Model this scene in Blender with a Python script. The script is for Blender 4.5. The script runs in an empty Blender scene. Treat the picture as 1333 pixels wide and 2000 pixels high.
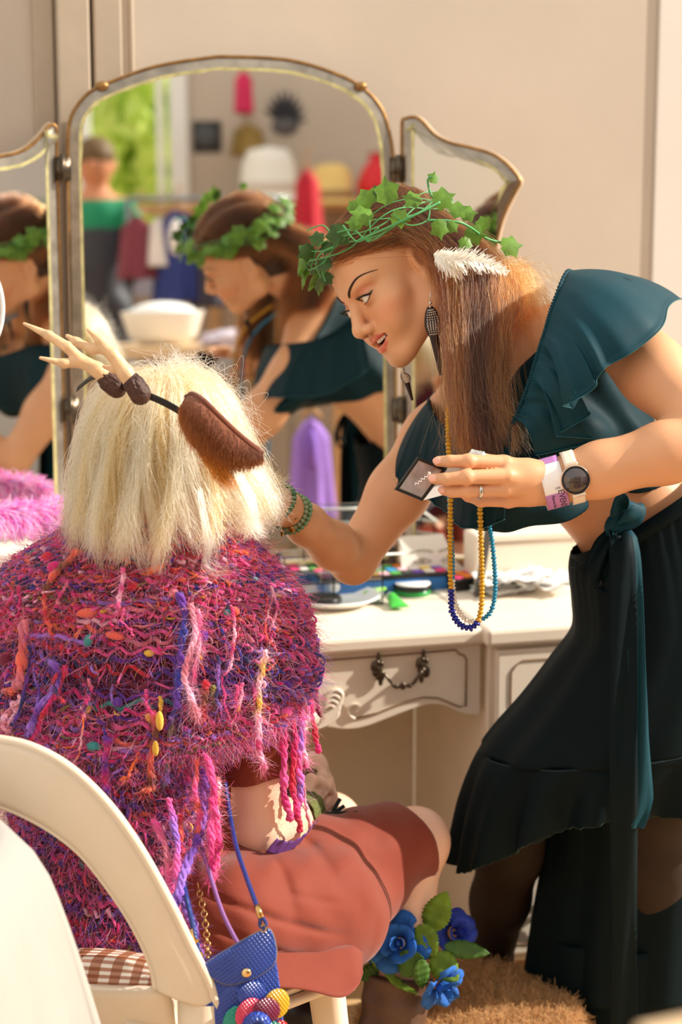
import bpy, bmesh, math, random
import numpy as np
from mathutils import Vector, Matrix, Quaternion
random.seed(7); RNG = np.random.default_rng(11)
SC = bpy.context.scene
COL = SC.collection
# ---------------------------------------------------------------- camera, sky, sun, exposure
CAM_H, PITCH, FPX = 1.69, math.radians(11.0), 4000.0
cam_d = bpy.data.cameras.new('camera'); cam = bpy.data.objects.new('camera', cam_d); COL.objects.link(cam)
cam.location = (0, 0, CAM_H); cam.rotation_euler = (math.pi / 2 - PITCH, 0, 0)
cam_d.sensor_fit = 'VERTICAL'; cam_d.sensor_height = 36; cam_d.lens = 72
cam_d.clip_start = 0.05; cam_d.clip_end = 200
cam_d.dof.use_dof = True; cam_d.dof.focus_distance = 3.14; cam_d.dof.aperture_fstop = 2.9
SC.camera = cam
world = bpy.data.worlds.new('sky'); SC.world = world; world.use_nodes = True
bg = world.node_tree.nodes['Background']; bg.inputs[0].default_value = (1.0, 0.97, 0.925, 1); bg.inputs[1].default_value = 0.95
sun_d = bpy.data.lights.new('sun', 'SUN'); sun_d.energy = 6.0; sun_d.angle = math.radians(0.6); sun_d.color = (1.0, 0.93, 0.82)
sun = bpy.data.objects.new('sun', sun_d); COL.objects.link(sun)
SUN_DIR = Vector((0.86, 0.05, 0.50)).normalized()
sun.rotation_euler = SUN_DIR.to_track_quat('Z', 'Y').to_euler()
SC.view_settings.view_transform = 'Standard'; SC.view_settings.look = 'None'
SC.view_settings.gamma = 1; SC.view_settings.use_curve_mapping = False
SC.view_settings.exposure = 0.28
# ---------------------------------------------------------------- helpers
V = Vector
def P(px, py, Y):
    """point at distance Y along the floor axis on the line of sight through a photo pixel"""
    u, v = (px - 666.5) / FPX, -(py - 1000) / FPX
    d = V((u, math.cos(PITCH) + v * math.sin(PITCH), -math.sin(PITCH) + v * math.cos(PITCH)))
    return V((0, 0, CAM_H)) + d * (Y / d.y)
def PZ(px, py, z):
    u, v = (px - 666.5) / FPX, -(py - 1000) / FPX
    d = V((u, math.cos(PITCH) + v * math.sin(PITCH), -math.sin(PITCH) + v * math.cos(PITCH)))
    return V((0, 0, CAM_H)) + d * ((z - CAM_H) / d.z)
def srgb(r, g, b):
    f = lambda c: ((c / 255) / 12.92) if c <= 10 else (((c / 255) + 0.055) / 1.055) ** 2.4
    return (f(r), f(g), f(b))
def proj(x):
    x = np.asarray(x, float) - np.array([0, 0, CAM_H]); c, s = math.cos(PITCH), math.sin(PITCH)
    d = x[:, 1] * c - x[:, 2] * s; v = x[:, 1] * s + x[:, 2] * c
    return 666.5 + FPX * x[:, 0] / d, 1000 - FPX * v / d
MATS = {}
def mat(name, rgb, rough=0.6, var=0.0, vscale=20, bump=0.0, bscale=80, metal=0.0, spec=0.4, attr=None, sss=0.0, trans=0.0,
        coat=0.0, sheen=0.0, emit=None, twosided_trans=0.0, btype='noise'):
    if name in MATS: return MATS[name]
    m = bpy.data.materials.new(name); m.use_nodes = True; MATS[name] = m
    nt = m.node_tree; b = nt.nodes['Principled BSDF']; L = nt.links.new
    b.inputs['Roughness'].default_value = rough; b.inputs['Metallic'].default_value = metal
    b.inputs['Specular IOR Level'].default_value = spec
    c4 = (*rgb, 1); b.inputs['Base Color'].default_value = c4
    src = None
    if attr:
        a = nt.nodes.new('ShaderNodeAttribute'); a.attribute_name = attr; src = a.outputs['Color']
    tc = nt.nodes.new('ShaderNodeTexCoord')
    if var > 0:
        n = nt.nodes.new('ShaderNodeTexNoise'); n.inputs['Scale'].default_value = vscale; n.inputs['Detail'].default_value = 5
        L(tc.outputs['Object'], n.inputs['Vector'])
        mr = nt.nodes.new('ShaderNodeMapRange'); mr.inputs[1].default_value = 0.25; mr.inputs[2].default_value = 0.75
        mr.inputs[3].default_value = 1 - var; mr.inputs[4].default_value = 1 + var
        L(n.outputs[0], mr.inputs[0])
        mx = nt.nodes.new('ShaderNodeVectorMath'); mx.operation = 'SCALE'
        if src: L(src, mx.inputs[0])
        else: mx.inputs[0].default_value = rgb
        L(mr.outputs[0], mx.inputs['Scale']); src = mx.outputs[0]
    if src: L(src, b.inputs['Base Color'])
    if bump > 0:
        if btype == 'noise':
            n2 = nt.nodes.new('ShaderNodeTexNoise'); n2.inputs['Scale'].default_value = bscale; n2.inputs['Detail'].default_value = 6
        else:
            n2 = nt.nodes.new('ShaderNodeTexWave'); n2.inputs['Scale'].default_value = bscale; n2.inputs['Distortion'].default_value = 2
        L(tc.outputs['Object'], n2.inputs['Vector'])
        bp = nt.nodes.new('ShaderNodeBump'); bp.inputs['Strength'].default_value = bump; bp.inputs['Distance'].default_value = 0.002
        L(n2.outputs[0], bp.inputs['Height']); L(bp.outputs[0], b.inputs['Normal'])
    if sss:
        b.inputs['Subsurface Weight'].default_value = sss; b.inputs['Subsurface Radius'].default_value = (0.008, 0.003, 0.0015)
        b.inputs['Subsurface Scale'].default_value = 1.0
    if trans: b.inputs['Transmission Weight'].default_value = trans
    if coat: b.inputs['Coat Weight'].default_value = coat
    if sheen:
        b.inputs['Sheen Weight'].default_value = sheen; b.inputs['Sheen Roughness'].default_value = 0.5
    if emit:
        b.inputs['Emission Color'].default_value = (*emit[0], 1); b.inputs['Emission Strength'].default_value = emit[1]
    if twosided_trans:
        t = nt.nodes.new('ShaderNodeBsdfTranslucent'); mix = nt.nodes.new('ShaderNodeMixShader'); mix.inputs[0].default_value = twosided_trans
        if src: L(src, t.inputs[0])
        else: t.inputs[0].default_value = c4
        L(b.outputs[0], mix.inputs[1]); L(t.outputs[0], mix.inputs[2]); L(mix.outputs[0], nt.nodes['Material Output'].inputs[0])
    return m
def smooth(me):
    me.polygons.foreach_set('use_smooth', np.ones(len(me.polygons), dtype=bool)); me.update()
def link(name, me, m=None, parent=None, sm=True):
    o = bpy.data.objects.new(name, me); COL.objects.link(o)
    if m is not None:
        if not me.materials: me.materials.append(m)
    if sm and len(me.polygons): smooth(me)
    if parent: o.parent = parent; o.matrix_parent_inverse = parent.matrix_world.inverted() if parent.matrix_world != Matrix() else Matrix()
    return o
def tag(o, label=None, cat=None, group=None, kind=None):
    if label: o['label'] = label
    if cat: o['category'] = cat
    if group: o['group'] = group
    if kind: o['kind'] = kind
    return o
def empty(name, loc, label=None, cat=None, group=None):
    o = bpy.data.objects.new(name, None); COL.objects.link(o); o.location = loc; o.empty_display_size = 0.02
    o.matrix_world = Matrix.Translation(V(loc))
    return tag(o, label, cat, group)
def part(name, me, m, parent, sm=True, label=None):
    """mesh given in world coordinates, parented so it stays in place"""
    o = bpy.data.objects.new(name, me); COL.objects.link(o)
    if m is not None and not me.materials: me.materials.append(m)
    if sm and len(me.polygons): smooth(me)
    o.parent = parent
    mw = parent_world(parent); o.matrix_parent_inverse = mw.inverted()
    if label: o['label'] = label
    return o
def parent_world(p):
    m = p.matrix_basis.copy(); q = p
    while q.parent:
        m = q.parent.matrix_basis @ q.matrix_parent_inverse @ m if False else (q.matrix_parent_inverse @ m); q = q.parent
        m = q.matrix_basis @ m
    return m
def mesh(name, vs, fs, cols=None, uv=None):
    me = bpy.data.meshes.new(name)
    if isinstance(vs, np.ndarray) and isinstance(fs, np.ndarray):
        nv, nf, k = len(vs), len(fs), fs.shape[1]
        me.vertices.add(nv); me.vertices.foreach_set('co', vs.astype(np.float32).ravel())
        me.loops.add(nf * k); me.loops.foreach_set('vertex_index', fs.astype(np.int32).ravel())
        me.polygons.add(nf); me.polygons.foreach_set('loop_start', np.arange(0, nf * k, k, dtype=np.int32))
        me.update(calc_edges=True)
    else:
        me.from_pydata([tuple(v) for v in vs], [], [tuple(f) for f in fs]); me.update()
    if cols is not None:
        a = me.attributes.new('col', 'FLOAT_COLOR', 'POINT')
        c = np.ones((len(me.vertices), 4), dtype=np.float32); c[:, :3] = cols
        a.data.foreach_set('color', c.ravel())
    if uv is not None:
        l = me.uv_layers.new(name='uv'); li = np.zeros(len(me.loops), dtype=np.int32); me.loops.foreach_get('vertex_index', li)
        l.data.foreach_set('uv', np.asarray(uv, dtype=np.float32)[li].ravel())
    return me
class MB:
    """collects shapes for one mesh"""
    def __init__(s): s.v = []; s.f = []; s.c = []
    def add(s, vs, fs, c=None):
        o = len(s.v); s.v += [tuple(v) for v in vs]; s.f += [tuple(i + o for i in f) for f in fs]
        s.c += [c or (1, 1, 1)] * len(vs)
        return s
    def box(s, c, sz, M=None, bev=0.0):
        bm = bmesh.new(); bmesh.ops.create_cube(bm, size=1)
        for v in bm.verts: v.co = V((v.co.x * sz[0], v.co.y * sz[1], v.co.z * sz[2]))
        if bev: bmesh.ops.bevel(bm, geom=bm.edges[:], offset=bev, segments=2, affect='EDGES', profile=0.5)
        R = M or Matrix.Identity(3)
        s.add([V(c) + R @ v.co for v in bm.verts], [[v.index for v in f.verts] for f in bm.faces] if not bm.verts.index_update() else 0)
        bm.free(); return s
    def sphere(s, c, r, seg=10, M=None, col=None):
        r = (r, r, r) if isinstance(r, (int, float)) else r
        vs, fs = usphere(seg, seg // 2 + 2); R = M or Matrix.Identity(3)
        s.add([V(c) + R @ V((v[0] * r[0], v[1] * r[1], v[2] * r[2])) for v in vs], fs, col); return s
    def tube(s, pts, rad, n=8, col=None, flat=1.0, closed=False, up=None):
        vs, fs = tube(pts, rad, n, flat, closed, up); s.add(vs, fs, col); return s
    def lathe(s, prof, c, M=None, n=24):
        vs, fs = lathe(prof, n); R = M or Matrix.Identity(3)
        s.add([V(c) + R @ V(v) for v in vs], fs); return s
    def build(s, name, m, parent=None, sm=True, label=None, cols=False):
        me = mesh(name, s.v, s.f, np.array(s.c) if cols else None)
        if parent is None: return link(name, me, m, None, sm)
        return part(name, me, m, parent, sm, label)
_sph = {}
def usphere(n, k):
    if (n, k) in _sph: return _sph[(n, k)]
    vs = [(0, 0, 1)]; fs = []
    for i in range(1, k):
        t = math.pi * i / k
        for j in range(n):
            a = 2 * math.pi * j / n; vs.append((math.sin(t) * math.cos(a), math.sin(t) * math.sin(a), math.cos(t)))
    vs.append((0, 0, -1)); e = len(vs) - 1
    for j in range(n): fs.append((0, 1 + j, 1 + (j + 1) % n))
    for i in range(k - 2):
        a = 1 + i * n; b = a + n
        for j in range(n): fs.append((a + j, b + j, b + (j + 1) % n, a + (j + 1) % n))
    a = 1 + (k - 2) * n
    for j in range(n): fs.append((a + j, e, a + (j + 1) % n))
    _sph[(n, k)] = (vs, fs); return vs, fs
def tube(pts, rad, n=8, flat=1.0, closed=False, up=None):
    pts = [V(p) for p in pts]; N = len(pts)
    rad = [rad] * N if isinstance(rad, (int, float)) else list(rad)
    vs = []; fs = []; nrm = None
    for i, p in enumerate(pts):
        if closed: t = pts[(i + 1) % N] - pts[i - 1]
        else: t = pts[min(i + 1, N - 1)] - pts[max(i - 1, 0)]
        t = t.normalized() if t.length > 1e-9 else V((0, 0, 1))
        if up is not None: nrm = V(up) - t * V(up).dot(t)
        elif nrm is None:
            a = V((0, 0, 1)) if abs(t.z) < 0.9 else V((1, 0, 0)); nrm = a - t * a.dot(t)
        else: nrm = nrm - t * nrm.dot(t)
        nrm = nrm.normalized() if nrm.length > 1e-9 else V((1, 0, 0))
        b = t.cross(nrm)
        for j in range(n):
            a = 2 * math.pi * j / n; vs.append(p + nrm * (math.cos(a) * rad[i] * flat) + b * (math.sin(a) * rad[i]))
    for i in range(N if closed else N - 1):
        a = i * n; c = ((i + 1) % N) * n
        for j in range(n): fs.append((a + j, a + (j + 1) % n, c + (j + 1) % n, c + j))
    if not closed:
        fs.append(tuple(range(n - 1, -1, -1))); fs.append(tuple((N - 1) * n + j for j in range(n)))
    return vs, fs
def lathe(prof, n=24):
    vs = []; fs = []; k = len(prof)
    for r, z in prof:
        for j in range(n):
            a = 2 * math.pi * j / n; vs.append((r * math.cos(a), r * math.sin(a), z))
    for i in range(k - 1):
        for j in range(n): fs.append((i * n + j, i * n + (j + 1) % n, (i + 1) * n + (j + 1) % n, (i + 1) * n + j))
    fs.append(tuple(range(n - 1, -1, -1))); fs.append(tuple((k - 1) * n + j for j in range(n)))
    return vs, fs
def spline(pts, n, closed=False):
    """Catmull-Rom through points of any dimension -> (n, dim) array"""
    p = np.array([list(q) for q in pts], dtype=float); N = len(p)
    if closed: idx = np.linspace(0, N, n, endpoint=False)
    else: idx = np.linspace(0, N - 1 - 1e-9, n)
    i = np.floor(idx).astype(int); t = (idx - i)[:, None]
    g = (lambda k: p[k % N]) if closed else (lambda k: p[np.clip(k, 0, N - 1)])
    a, b, c, d = g(i - 1), g(i), g(i + 1), g(i + 2)
    return 0.5 * (2 * b + (c - a) * t + (2 * a - 5 * b + 4 * c - d) * t ** 2 + (3 * b - a - 3 * c + d) * t ** 3)
def grid_mesh(name, pts, thick=0.0, closed_u=False, uv=True):
    """pts: (rows, cols, 3) -> quads; optional thickness along the normals (two skins and a rim)"""
    pts = np.asarray(pts, dtype=float); R, C = pts.shape[:2]
    fs = []
    for i in range(R - 1):
        for j in range(C if closed_u else C - 1):
            fs.append((i * C + j, i * C + (j + 1) % C, (i + 1) * C + (j + 1) % C, (i + 1) * C + j))
    v = pts.reshape(-1, 3)
    U = np.stack(np.meshgrid(np.linspace(0, 1, C), np.linspace(0, 1, R)), -1).reshape(-1, 2)
    if thick:
        du = (np.roll(pts, -1, 1) - np.roll(pts, 1, 1)) if closed_u else np.gradient(pts, axis=1)
        n = np.cross(du, np.gradient(pts, axis=0)); n /= np.linalg.norm(n, axis=2, keepdims=True) + 1e-12
        v2 = (pts - n * thick).reshape(-1, 3); o = len(v)
        fs2 = [tuple(o + k for k in reversed(f)) for f in fs]
        rim = []
        for j in range(C if closed_u else C - 1):
            k = (j + 1) % C
            rim.append((j + o, k + o, k, j)); a = (R - 1) * C; rim.append((a + j, a + k, a + k + o, a + j + o))
        if not closed_u:
            for i in range(R - 1):
                rim.append((i * C, (i + 1) * C, (i + 1) * C + o, i * C + o))
                rim.append((i * C + C - 1 + o, (i + 1) * C + C - 1 + o, (i + 1) * C + C - 1, i * C + C - 1))
        v = np.vstack([v, v2]); fs = fs + fs2 + rim; U = np.vstack([U, U])
    return mesh(name, v, np.array(fs), None, U if uv else None)
def prism(outline, depth, M=Matrix(), name='m', bev=0.0):
    """2D outline (x, z) -> solid from y=0 to y=depth"""
    bm = bmesh.new(); f = bm.faces.new([bm.verts.new((x, 0, z)) for x, z in outline])
    bm.normal_update()
    r = bmesh.ops.extrude_face_region(bm, geom=[f]); bmesh.ops.translate(bm, verts=[e for e in r['geom'] if isinstance(e, bmesh.types.BMVert)], vec=(0, depth, 0))
    bmesh.ops.recalc_face_normals(bm, faces=bm.faces[:])
    if bev: bmesh.ops.bevel(bm, geom=[e for e in bm.edges if len(e.link_faces) == 2 and e.calc_face_angle(0) > 0.6], offset=bev, segments=2, affect='EDGES', profile=0.5)
    bm.transform(M); me = bpy.data.meshes.new(name); bm.to_mesh(me); bm.free(); return me
def vnoise(p, scale, seed=0):
    """cheap smooth pseudo noise, (N,3)->(N,)"""
    r = np.random.default_rng(seed); o = np.zeros(len(p))
    for i in range(6):
        k = r.normal(size=3) * scale * (1 + 0.35 * i); o += np.sin(p @ k + r.uniform(0, 6.28)) / (1 + 0.3 * i)
    return o / 3.2
# ---------------------------------------------------------------- distance-field bodies
class SDF:
    def __init__(s): s.p = []
    def cone(s, a, b, ra, rb, k=0.02, op='add'):
        s.p.append(('c', np.array(a, float), np.array(b, float), ra, rb, k, op)); return s
    def ell(s, c, r, ax=None, k=0.02, op='add'):
        r = np.array(r if hasattr(r, '__len__') else (r, r, r), float)
        A = np.eye(3) if ax is None else np.array([list(a) for a in ax], float)
        s.p.append(('e', np.array(c, float), A, r, None, k, op)); return s
    def chain(s, pts, rs, k=0.02, op='add'):
        for i in range(len(pts) - 1): s.cone(pts[i], pts[i + 1], rs[i], rs[i + 1], k, op)
        return s
    def plane(s, c, n, k=0.004):
        n = np.array(n, float); s.p.append(('p', np.array(c, float), n / np.linalg.norm(n), None, None, k, 'clip')); return s
    @staticmethod
    def prim(q, x):
        if q[0] == 'c':
            _, a, b, ra, rb = q[:5]; ba = b - a; L = ba @ ba + 1e-12
            t = np.clip(((x - a) @ ba) / L, 0, 1); w = x - a - t[:, None] * ba
            return np.sqrt((w * w).sum(1)) - (ra + (rb - ra) * t)
        if q[0] == 'e':
            y = (x - q[1]) @ q[2].T; r = q[3]; a = y / r; k0 = np.sqrt((a * a).sum(1)); b = a / r; k1 = np.sqrt((b * b).sum(1)) + 1e-9
            return np.where(k0 < 1e-6, -r.min(), k0 * (k0 - 1) / k1)
        return (x - q[1]) @ q[2]
    def ev(s, x, use=None):
        d = np.full(len(x), 1e3)
        for i, q in enumerate(s.p):
            if use is not None and not use[i]: continue
            e = s.prim(q, x); k = q[5]
            if q[6] == 'add':
                h = np.maximum(k - np.abs(d - e), 0) / k; d = np.minimum(d, e) - h * h * k * 0.25
            else:
                e = e if q[6] == 'clip' else -e
                h = np.maximum(k - np.abs(d - e), 0) / k; d = np.maximum(d, e) + h * h * k * 0.25
        return d
    def bounds(s):
        lo = np.full(3, 1e9); hi = -lo
        for q in s.p:
            if q[6] != 'add': continue
            if q[0] == 'c':
                m = max(q[3], q[4]); lo = np.minimum(lo, np.minimum(q[1], q[2]) - m); hi = np.maximum(hi, np.maximum(q[1], q[2]) + m)
            elif q[0] == 'e':
                m = q[3].max(); lo = np.minimum(lo, q[1] - m); hi = np.maximum(hi, q[1] + m)
        return lo - 0.03, hi + 0.03
    def mesh(s, h, inside=None, outside=None, extra=None):
        """surface nets on sparse blocks. inside: [(centre, radius)] keeps only those blocks; outside drops blocks within"""
        S = 8; lo, hi = s.bounds(); bs = S * h
        if inside:
            lo2 = np.min([np.array(c) - r for c, r in inside], 0) - bs; hi2 = np.max([np.array(c) + r for c, r in inside], 0) + bs
            lo = np.maximum(lo, lo2); hi = np.minimum(hi, hi2)
        n = np.ceil((hi - lo) / bs).astype(int) + 1
        I = np.stack(np.meshgrid(*[np.arange(k) for k in n], indexing='ij'), -1).reshape(-1, 3)
        C = lo + (I + 0.5) * bs; br = bs * 0.87
        keep = np.ones(len(C), bool)
        if inside:
            keep[:] = False
            for c, r in inside: keep |= np.linalg.norm(C - np.array(c), axis=1) < r + bs
        if outside:
            for c, r in outside: keep &= np.linalg.norm(C - np.array(c), axis=1) > r - bs
        I = I[keep]; C = C[keep]
        d = s.ev(C); a = np.abs(d) < br * 1.5 + 0.006; I = I[a]; C = C[a]
        g = np.arange(S + 1) * h; G = np.stack(np.meshgrid(g, g, g, indexing='ij'), -1).reshape(-1, 3)
        vals = np.empty((len(I), (S + 1) ** 3), np.float32)
        order = np.arange(len(I)); CH = 256
        # group nearby blocks so far primitives can be skipped
        key = (I[:, 0] // 6) * 1000003 + (I[:, 1] // 6) * 1009 + (I[:, 2] // 6); order = np.argsort(key, kind='stable')
        ks = key[order]; cuts = np.flatnonzero(np.diff(ks)) + 1
        for grp in np.split(order, cuts):
            c0 = C[grp].mean(0); R = np.linalg.norm(C[grp] - c0, axis=1).max() + br
            pd = np.array([s.prim(q, c0[None])[0] for q in s.p]); 
            use = [(q[6] == 'clip') or (pd[i] < R * 1.8 + q[5] + 0.02) for i, q in enumerate(s.p)]
            if not any(u and q[6] == 'add' for u, q in zip(use, s.p)): vals[grp] = 1; continue
            X = (lo + I[grp] * bs)[:, None, :] + G[None]; sh = X.shape
            e = s.ev(X.reshape(-1, 3), use)
            if extra is not None: e = e + extra(X.reshape(-1, 3))
            vals[grp] = e.reshape(sh[:2])
        v = vals.reshape(-1, S + 1, S + 1, S + 1); neg = v < 0
        cnt = sum(neg[:, i:i + S, j:j + S, k:k + S].astype(np.int8) for i in (0, 1) for j in (0, 1) for k in (0, 1))
        mix = (cnt > 0) & (cnt < 8); b, i, j, k = np.nonzero(mix)
        acc = np.zeros((len(b), 3)); num = np.zeros(len(b))
        cs = [(p, q, r) for p in (0, 1) for q in (0, 1) for r in (0, 1)]
        for A in cs:
            for ax in range(3):
                if A[ax]: continue
                B = list(A); B[ax] = 1
                va = v[b, i + A[0], j + A[1], k + A[2]]; vb = v[b, i + B[0], j + B[1], k + B[2]]
                m = (va < 0) != (vb < 0); t = np.where(m, va / np.where(m, va - vb, 1), 0)
                p = np.array(A, float)[None].repeat(len(b), 0); p[:, ax] += t
                acc += p * m[:, None]; num += m
        gc = I[b] * S + np.stack([i, j, k], 1)
        pos = lo + (gc + acc / num[:, None]) * h
        N = (n * S + 4).astype(np.int64)
        K = lambda c: (c[:, 0].astype(np.int64) * N[1] + c[:, 1]) * N[2] + c[:, 2]
        keys = K(gc); o = np.argsort(keys); sk = keys[o]
        faces = []
        for ax in range(3):
            sl = [slice(0, S)] * 3; s2 = list(sl); s2[ax] = slice(1, S + 1)
            n0 = neg[(slice(None), *sl)]; n1 = neg[(slice(None), *s2)]
            b, i, j, k = np.nonzero(n0 != n1); g0 = I[b] * S + np.stack([i, j, k], 1); fl = n0[b, i, j, k]
            u, w = (ax + 1) % 3, (ax + 2) % 3; ids = []; ok = np.ones(len(g0), bool)
            for du, dw in ((-1, -1), (0, -1), (0, 0), (-1, 0)):
                c = g0.copy(); c[:, u] += du; c[:, w] += dw; kk = K(c)
                q = np.clip(np.searchsorted(sk, kk), 0, len(sk) - 1); ok &= sk[q] == kk; ids.append(o[q])
            f = np.stack(ids, 1); f[~fl] = f[~fl][:, ::-1]; faces.append(f[ok])
        F = np.vstack(faces)
        return pos, F
def join_sdf(parts):
    vs = []; fs = []; o = 0
    for v, f in parts: vs.append(v); fs.append(f + o); o += len(v)
    return np.vstack(vs), np.vstack(fs)
# ---------------------------------------------------------------- strands
def hair(name, paths, radius, cols, m, parent, tip=0.35, label=None):
    """paths: (N, K, 3); radius scalar or (N,); cols (N,3)"""
    N, K = paths.shape[:2]
    hc = bpy.data.hair_curves.new(name); hc.add_curves([K] * N)
    hc.position_data.foreach_set('vector', paths.reshape(-1).astype(np.float32))
    r = (np.broadcast_to(np.asarray(radius, float).reshape(-1, 1), (N, 1)) * np.linspace(1, tip, K)[None]).astype(np.float32)
    at = hc.attributes.get('radius') or hc.attributes.new('radius', 'FLOAT', 'POINT'); at.data.foreach_set('value', r.ravel())
    ac = hc.attributes.new('col', 'FLOAT_COLOR', 'CURVE'); c = np.ones((N, 4), np.float32); c[:, :3] = cols; ac.data.foreach_set('color', c.ravel())
    hc.materials.append(m)
    o = bpy.data.objects.new(name, hc); COL.objects.link(o); o['kind'] = 'stuff'
    if parent:
        o.parent = parent; o.matrix_parent_inverse = parent_world(parent).inverted()
    if label: o['label'] = label
    return o
def hair_mat(name, rough=0.3, radial=0.35):
    m = bpy.data.materials.new(name); m.use_nodes = True; nt = m.node_tree
    for n in list(nt.nodes):
        if n.type == 'BSDF_PRINCIPLED': nt.nodes.remove(n)
    h = nt.nodes.new('ShaderNodeBsdfHairPrincipled'); h.parametrization = 'COLOR'; a = nt.nodes.new('ShaderNodeAttribute'); a.attribute_name = 'col'
    h.inputs['Roughness'].default_value = rough; h.inputs['Radial Roughness'].default_value = radial; h.inputs['Random Roughness'].default_value = 0.2
    nt.links.new(a.outputs['Color'], h.inputs['Color']); nt.links.new(h.outputs[0], nt.nodes['Material Output'].inputs[0]); MATS[name] = m
    return m
def xyz(*ps): return [tuple(p) for p in ps]
def frame(c, ex, ey, ez):
    M = Matrix((ex, ey, ez)).transposed().to_4x4(); M.translation = V(c); return M
# ---------------------------------------------------------------- the setting
TH = math.radians(15); DT = V((math.cos(TH), math.sin(TH), 0)); DB = V((-math.sin(TH), math.cos(TH), 0)); UZ = V((0, 0, 1))
TABZ = 0.735
_A = P(935, 1225, 3.77); DO = V((_A.x, _A.y, 0)) - DT * 0.33      # middle of the dresser's front line, on the floor
def D(a, b, z): return DO + DT * a + DB * b + UZ * z
MD = frame(DO, DT, DB, UZ); M3 = MD.to_3x3()
def ray(px, py):
    p = P(px, py, 1.0); return V((0, 0, CAM_H)), (p - V((0, 0, CAM_H)))
def hit(px, py, c, n):
    o, d = ray(px, py); return o + d * ((V(c) - o).dot(V(n)) / d.dot(V(n)))
def Q(px, py, b):
    h = hit(px, py, D(0, b, 0), DB); return ((h - DO).dot(DT), h.z)
WALLB = 0.56
m_wall = mat('cream wall paint', srgb(199, 184, 167), 0.75, 0.05, 3, 0.15, 30)
m_wall2 = mat('pale wall paint', srgb(232, 218, 200), 0.75, 0.04, 3)
m_trim = mat('old cream gloss paint', srgb(182, 165, 144), 0.5, 0.10, 7, 0.2, 40)
m_gap = mat('dark gap', srgb(96, 74, 52), 0.9)
m_stain = mat('brown stain', srgb(178, 140, 98), 0.9, 0.2, 30)
MB().box(D(0.4, WALLB + 0.05, 1.5), (5.4, 0.1, 3.0), M3).build('wall_back', m_wall, None, False)['kind'] = 'structure'
def strip(name, px0, px1, proud, m, kind=True, z0=0, z1=3.0):
    a0, a1 = Q(px0, 100, WALLB)[0], Q(px1, 100, WALLB)[0]
    o = MB().box(D((a0 + a1) / 2, WALLB - proud / 2, (z0 + z1) / 2), (abs(a1 - a0), proud, z1 - z0), M3, 0.004).build(name, m, None, False)
    o['kind'] = 'structure'; return o
strip('trim_1', 108, 172, 0.03, m_trim); strip('trim_2', 172, 178, 0.012, m_gap); strip('trim_3', 181, 236, 0.022, m_trim)
strip('trim_4', 64, 104, 0.012, m_trim); strip('trim_5', 252, 262, 0.008, m_trim); strip('trim_6', 1284, 1420, 0.006, mat('grey white paint', srgb(222, 214, 204), 0.7, 0.04, 3))
fl = empty('floor', (0, 3, 0)); fl['kind'] = 'structure'
m_floor = mat('worn floorboard', srgb(206, 168, 120), 0.45, 0.18, 6, 0.2, 25)
for i in range(44):
    MB().box((0.6 + (i - 20) * 0.1205, 1.5, -0.0125), (0.1185, 9.0, 0.025), None, 0.002).build('floorboard' , m_floor, fl, False)
MB().box((0.6, 1.2, -0.05), (16, 16, 0.04)).build('subfloor', m_gap, fl, False)
# ---------------------------------------------------------------- dressing table
m_cream = mat('cream enamel', srgb(240, 226, 206), 0.38, 0.04, 9, 0.06, 50)
m_line = mat('worn brown line', srgb(150, 122, 92), 0.6, 0.2, 60)
m_bronze = mat('antique bronze', srgb(92, 80, 66), 0.32, 0.3, 60, 0.3, 120, metal=0.85)
dr = empty('dressing_table', DO, 'cream painted dressing table with curved apron drawer and dark bronze pulls', 'dressing table')
def dbox(name, a0, a1, b0, b1, z0, z1, m=None, bev=0.004, parent=None):
    return MB().box(D((a0 + a1) / 2, (b0 + b1) / 2, (z0 + z1) / 2), (a1 - a0, b1 - b0, z1 - z0), M3, bev).build(name, m or m_cream, parent or dr, False)
dbox('table_top', -0.355, 0.345, -0.02, 0.47, 0.705, TABZ, bev=0.008)
dbox('back_panel', -0.34, 0.34, 0.44, 0.455, 0.06, 0.70)
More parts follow.
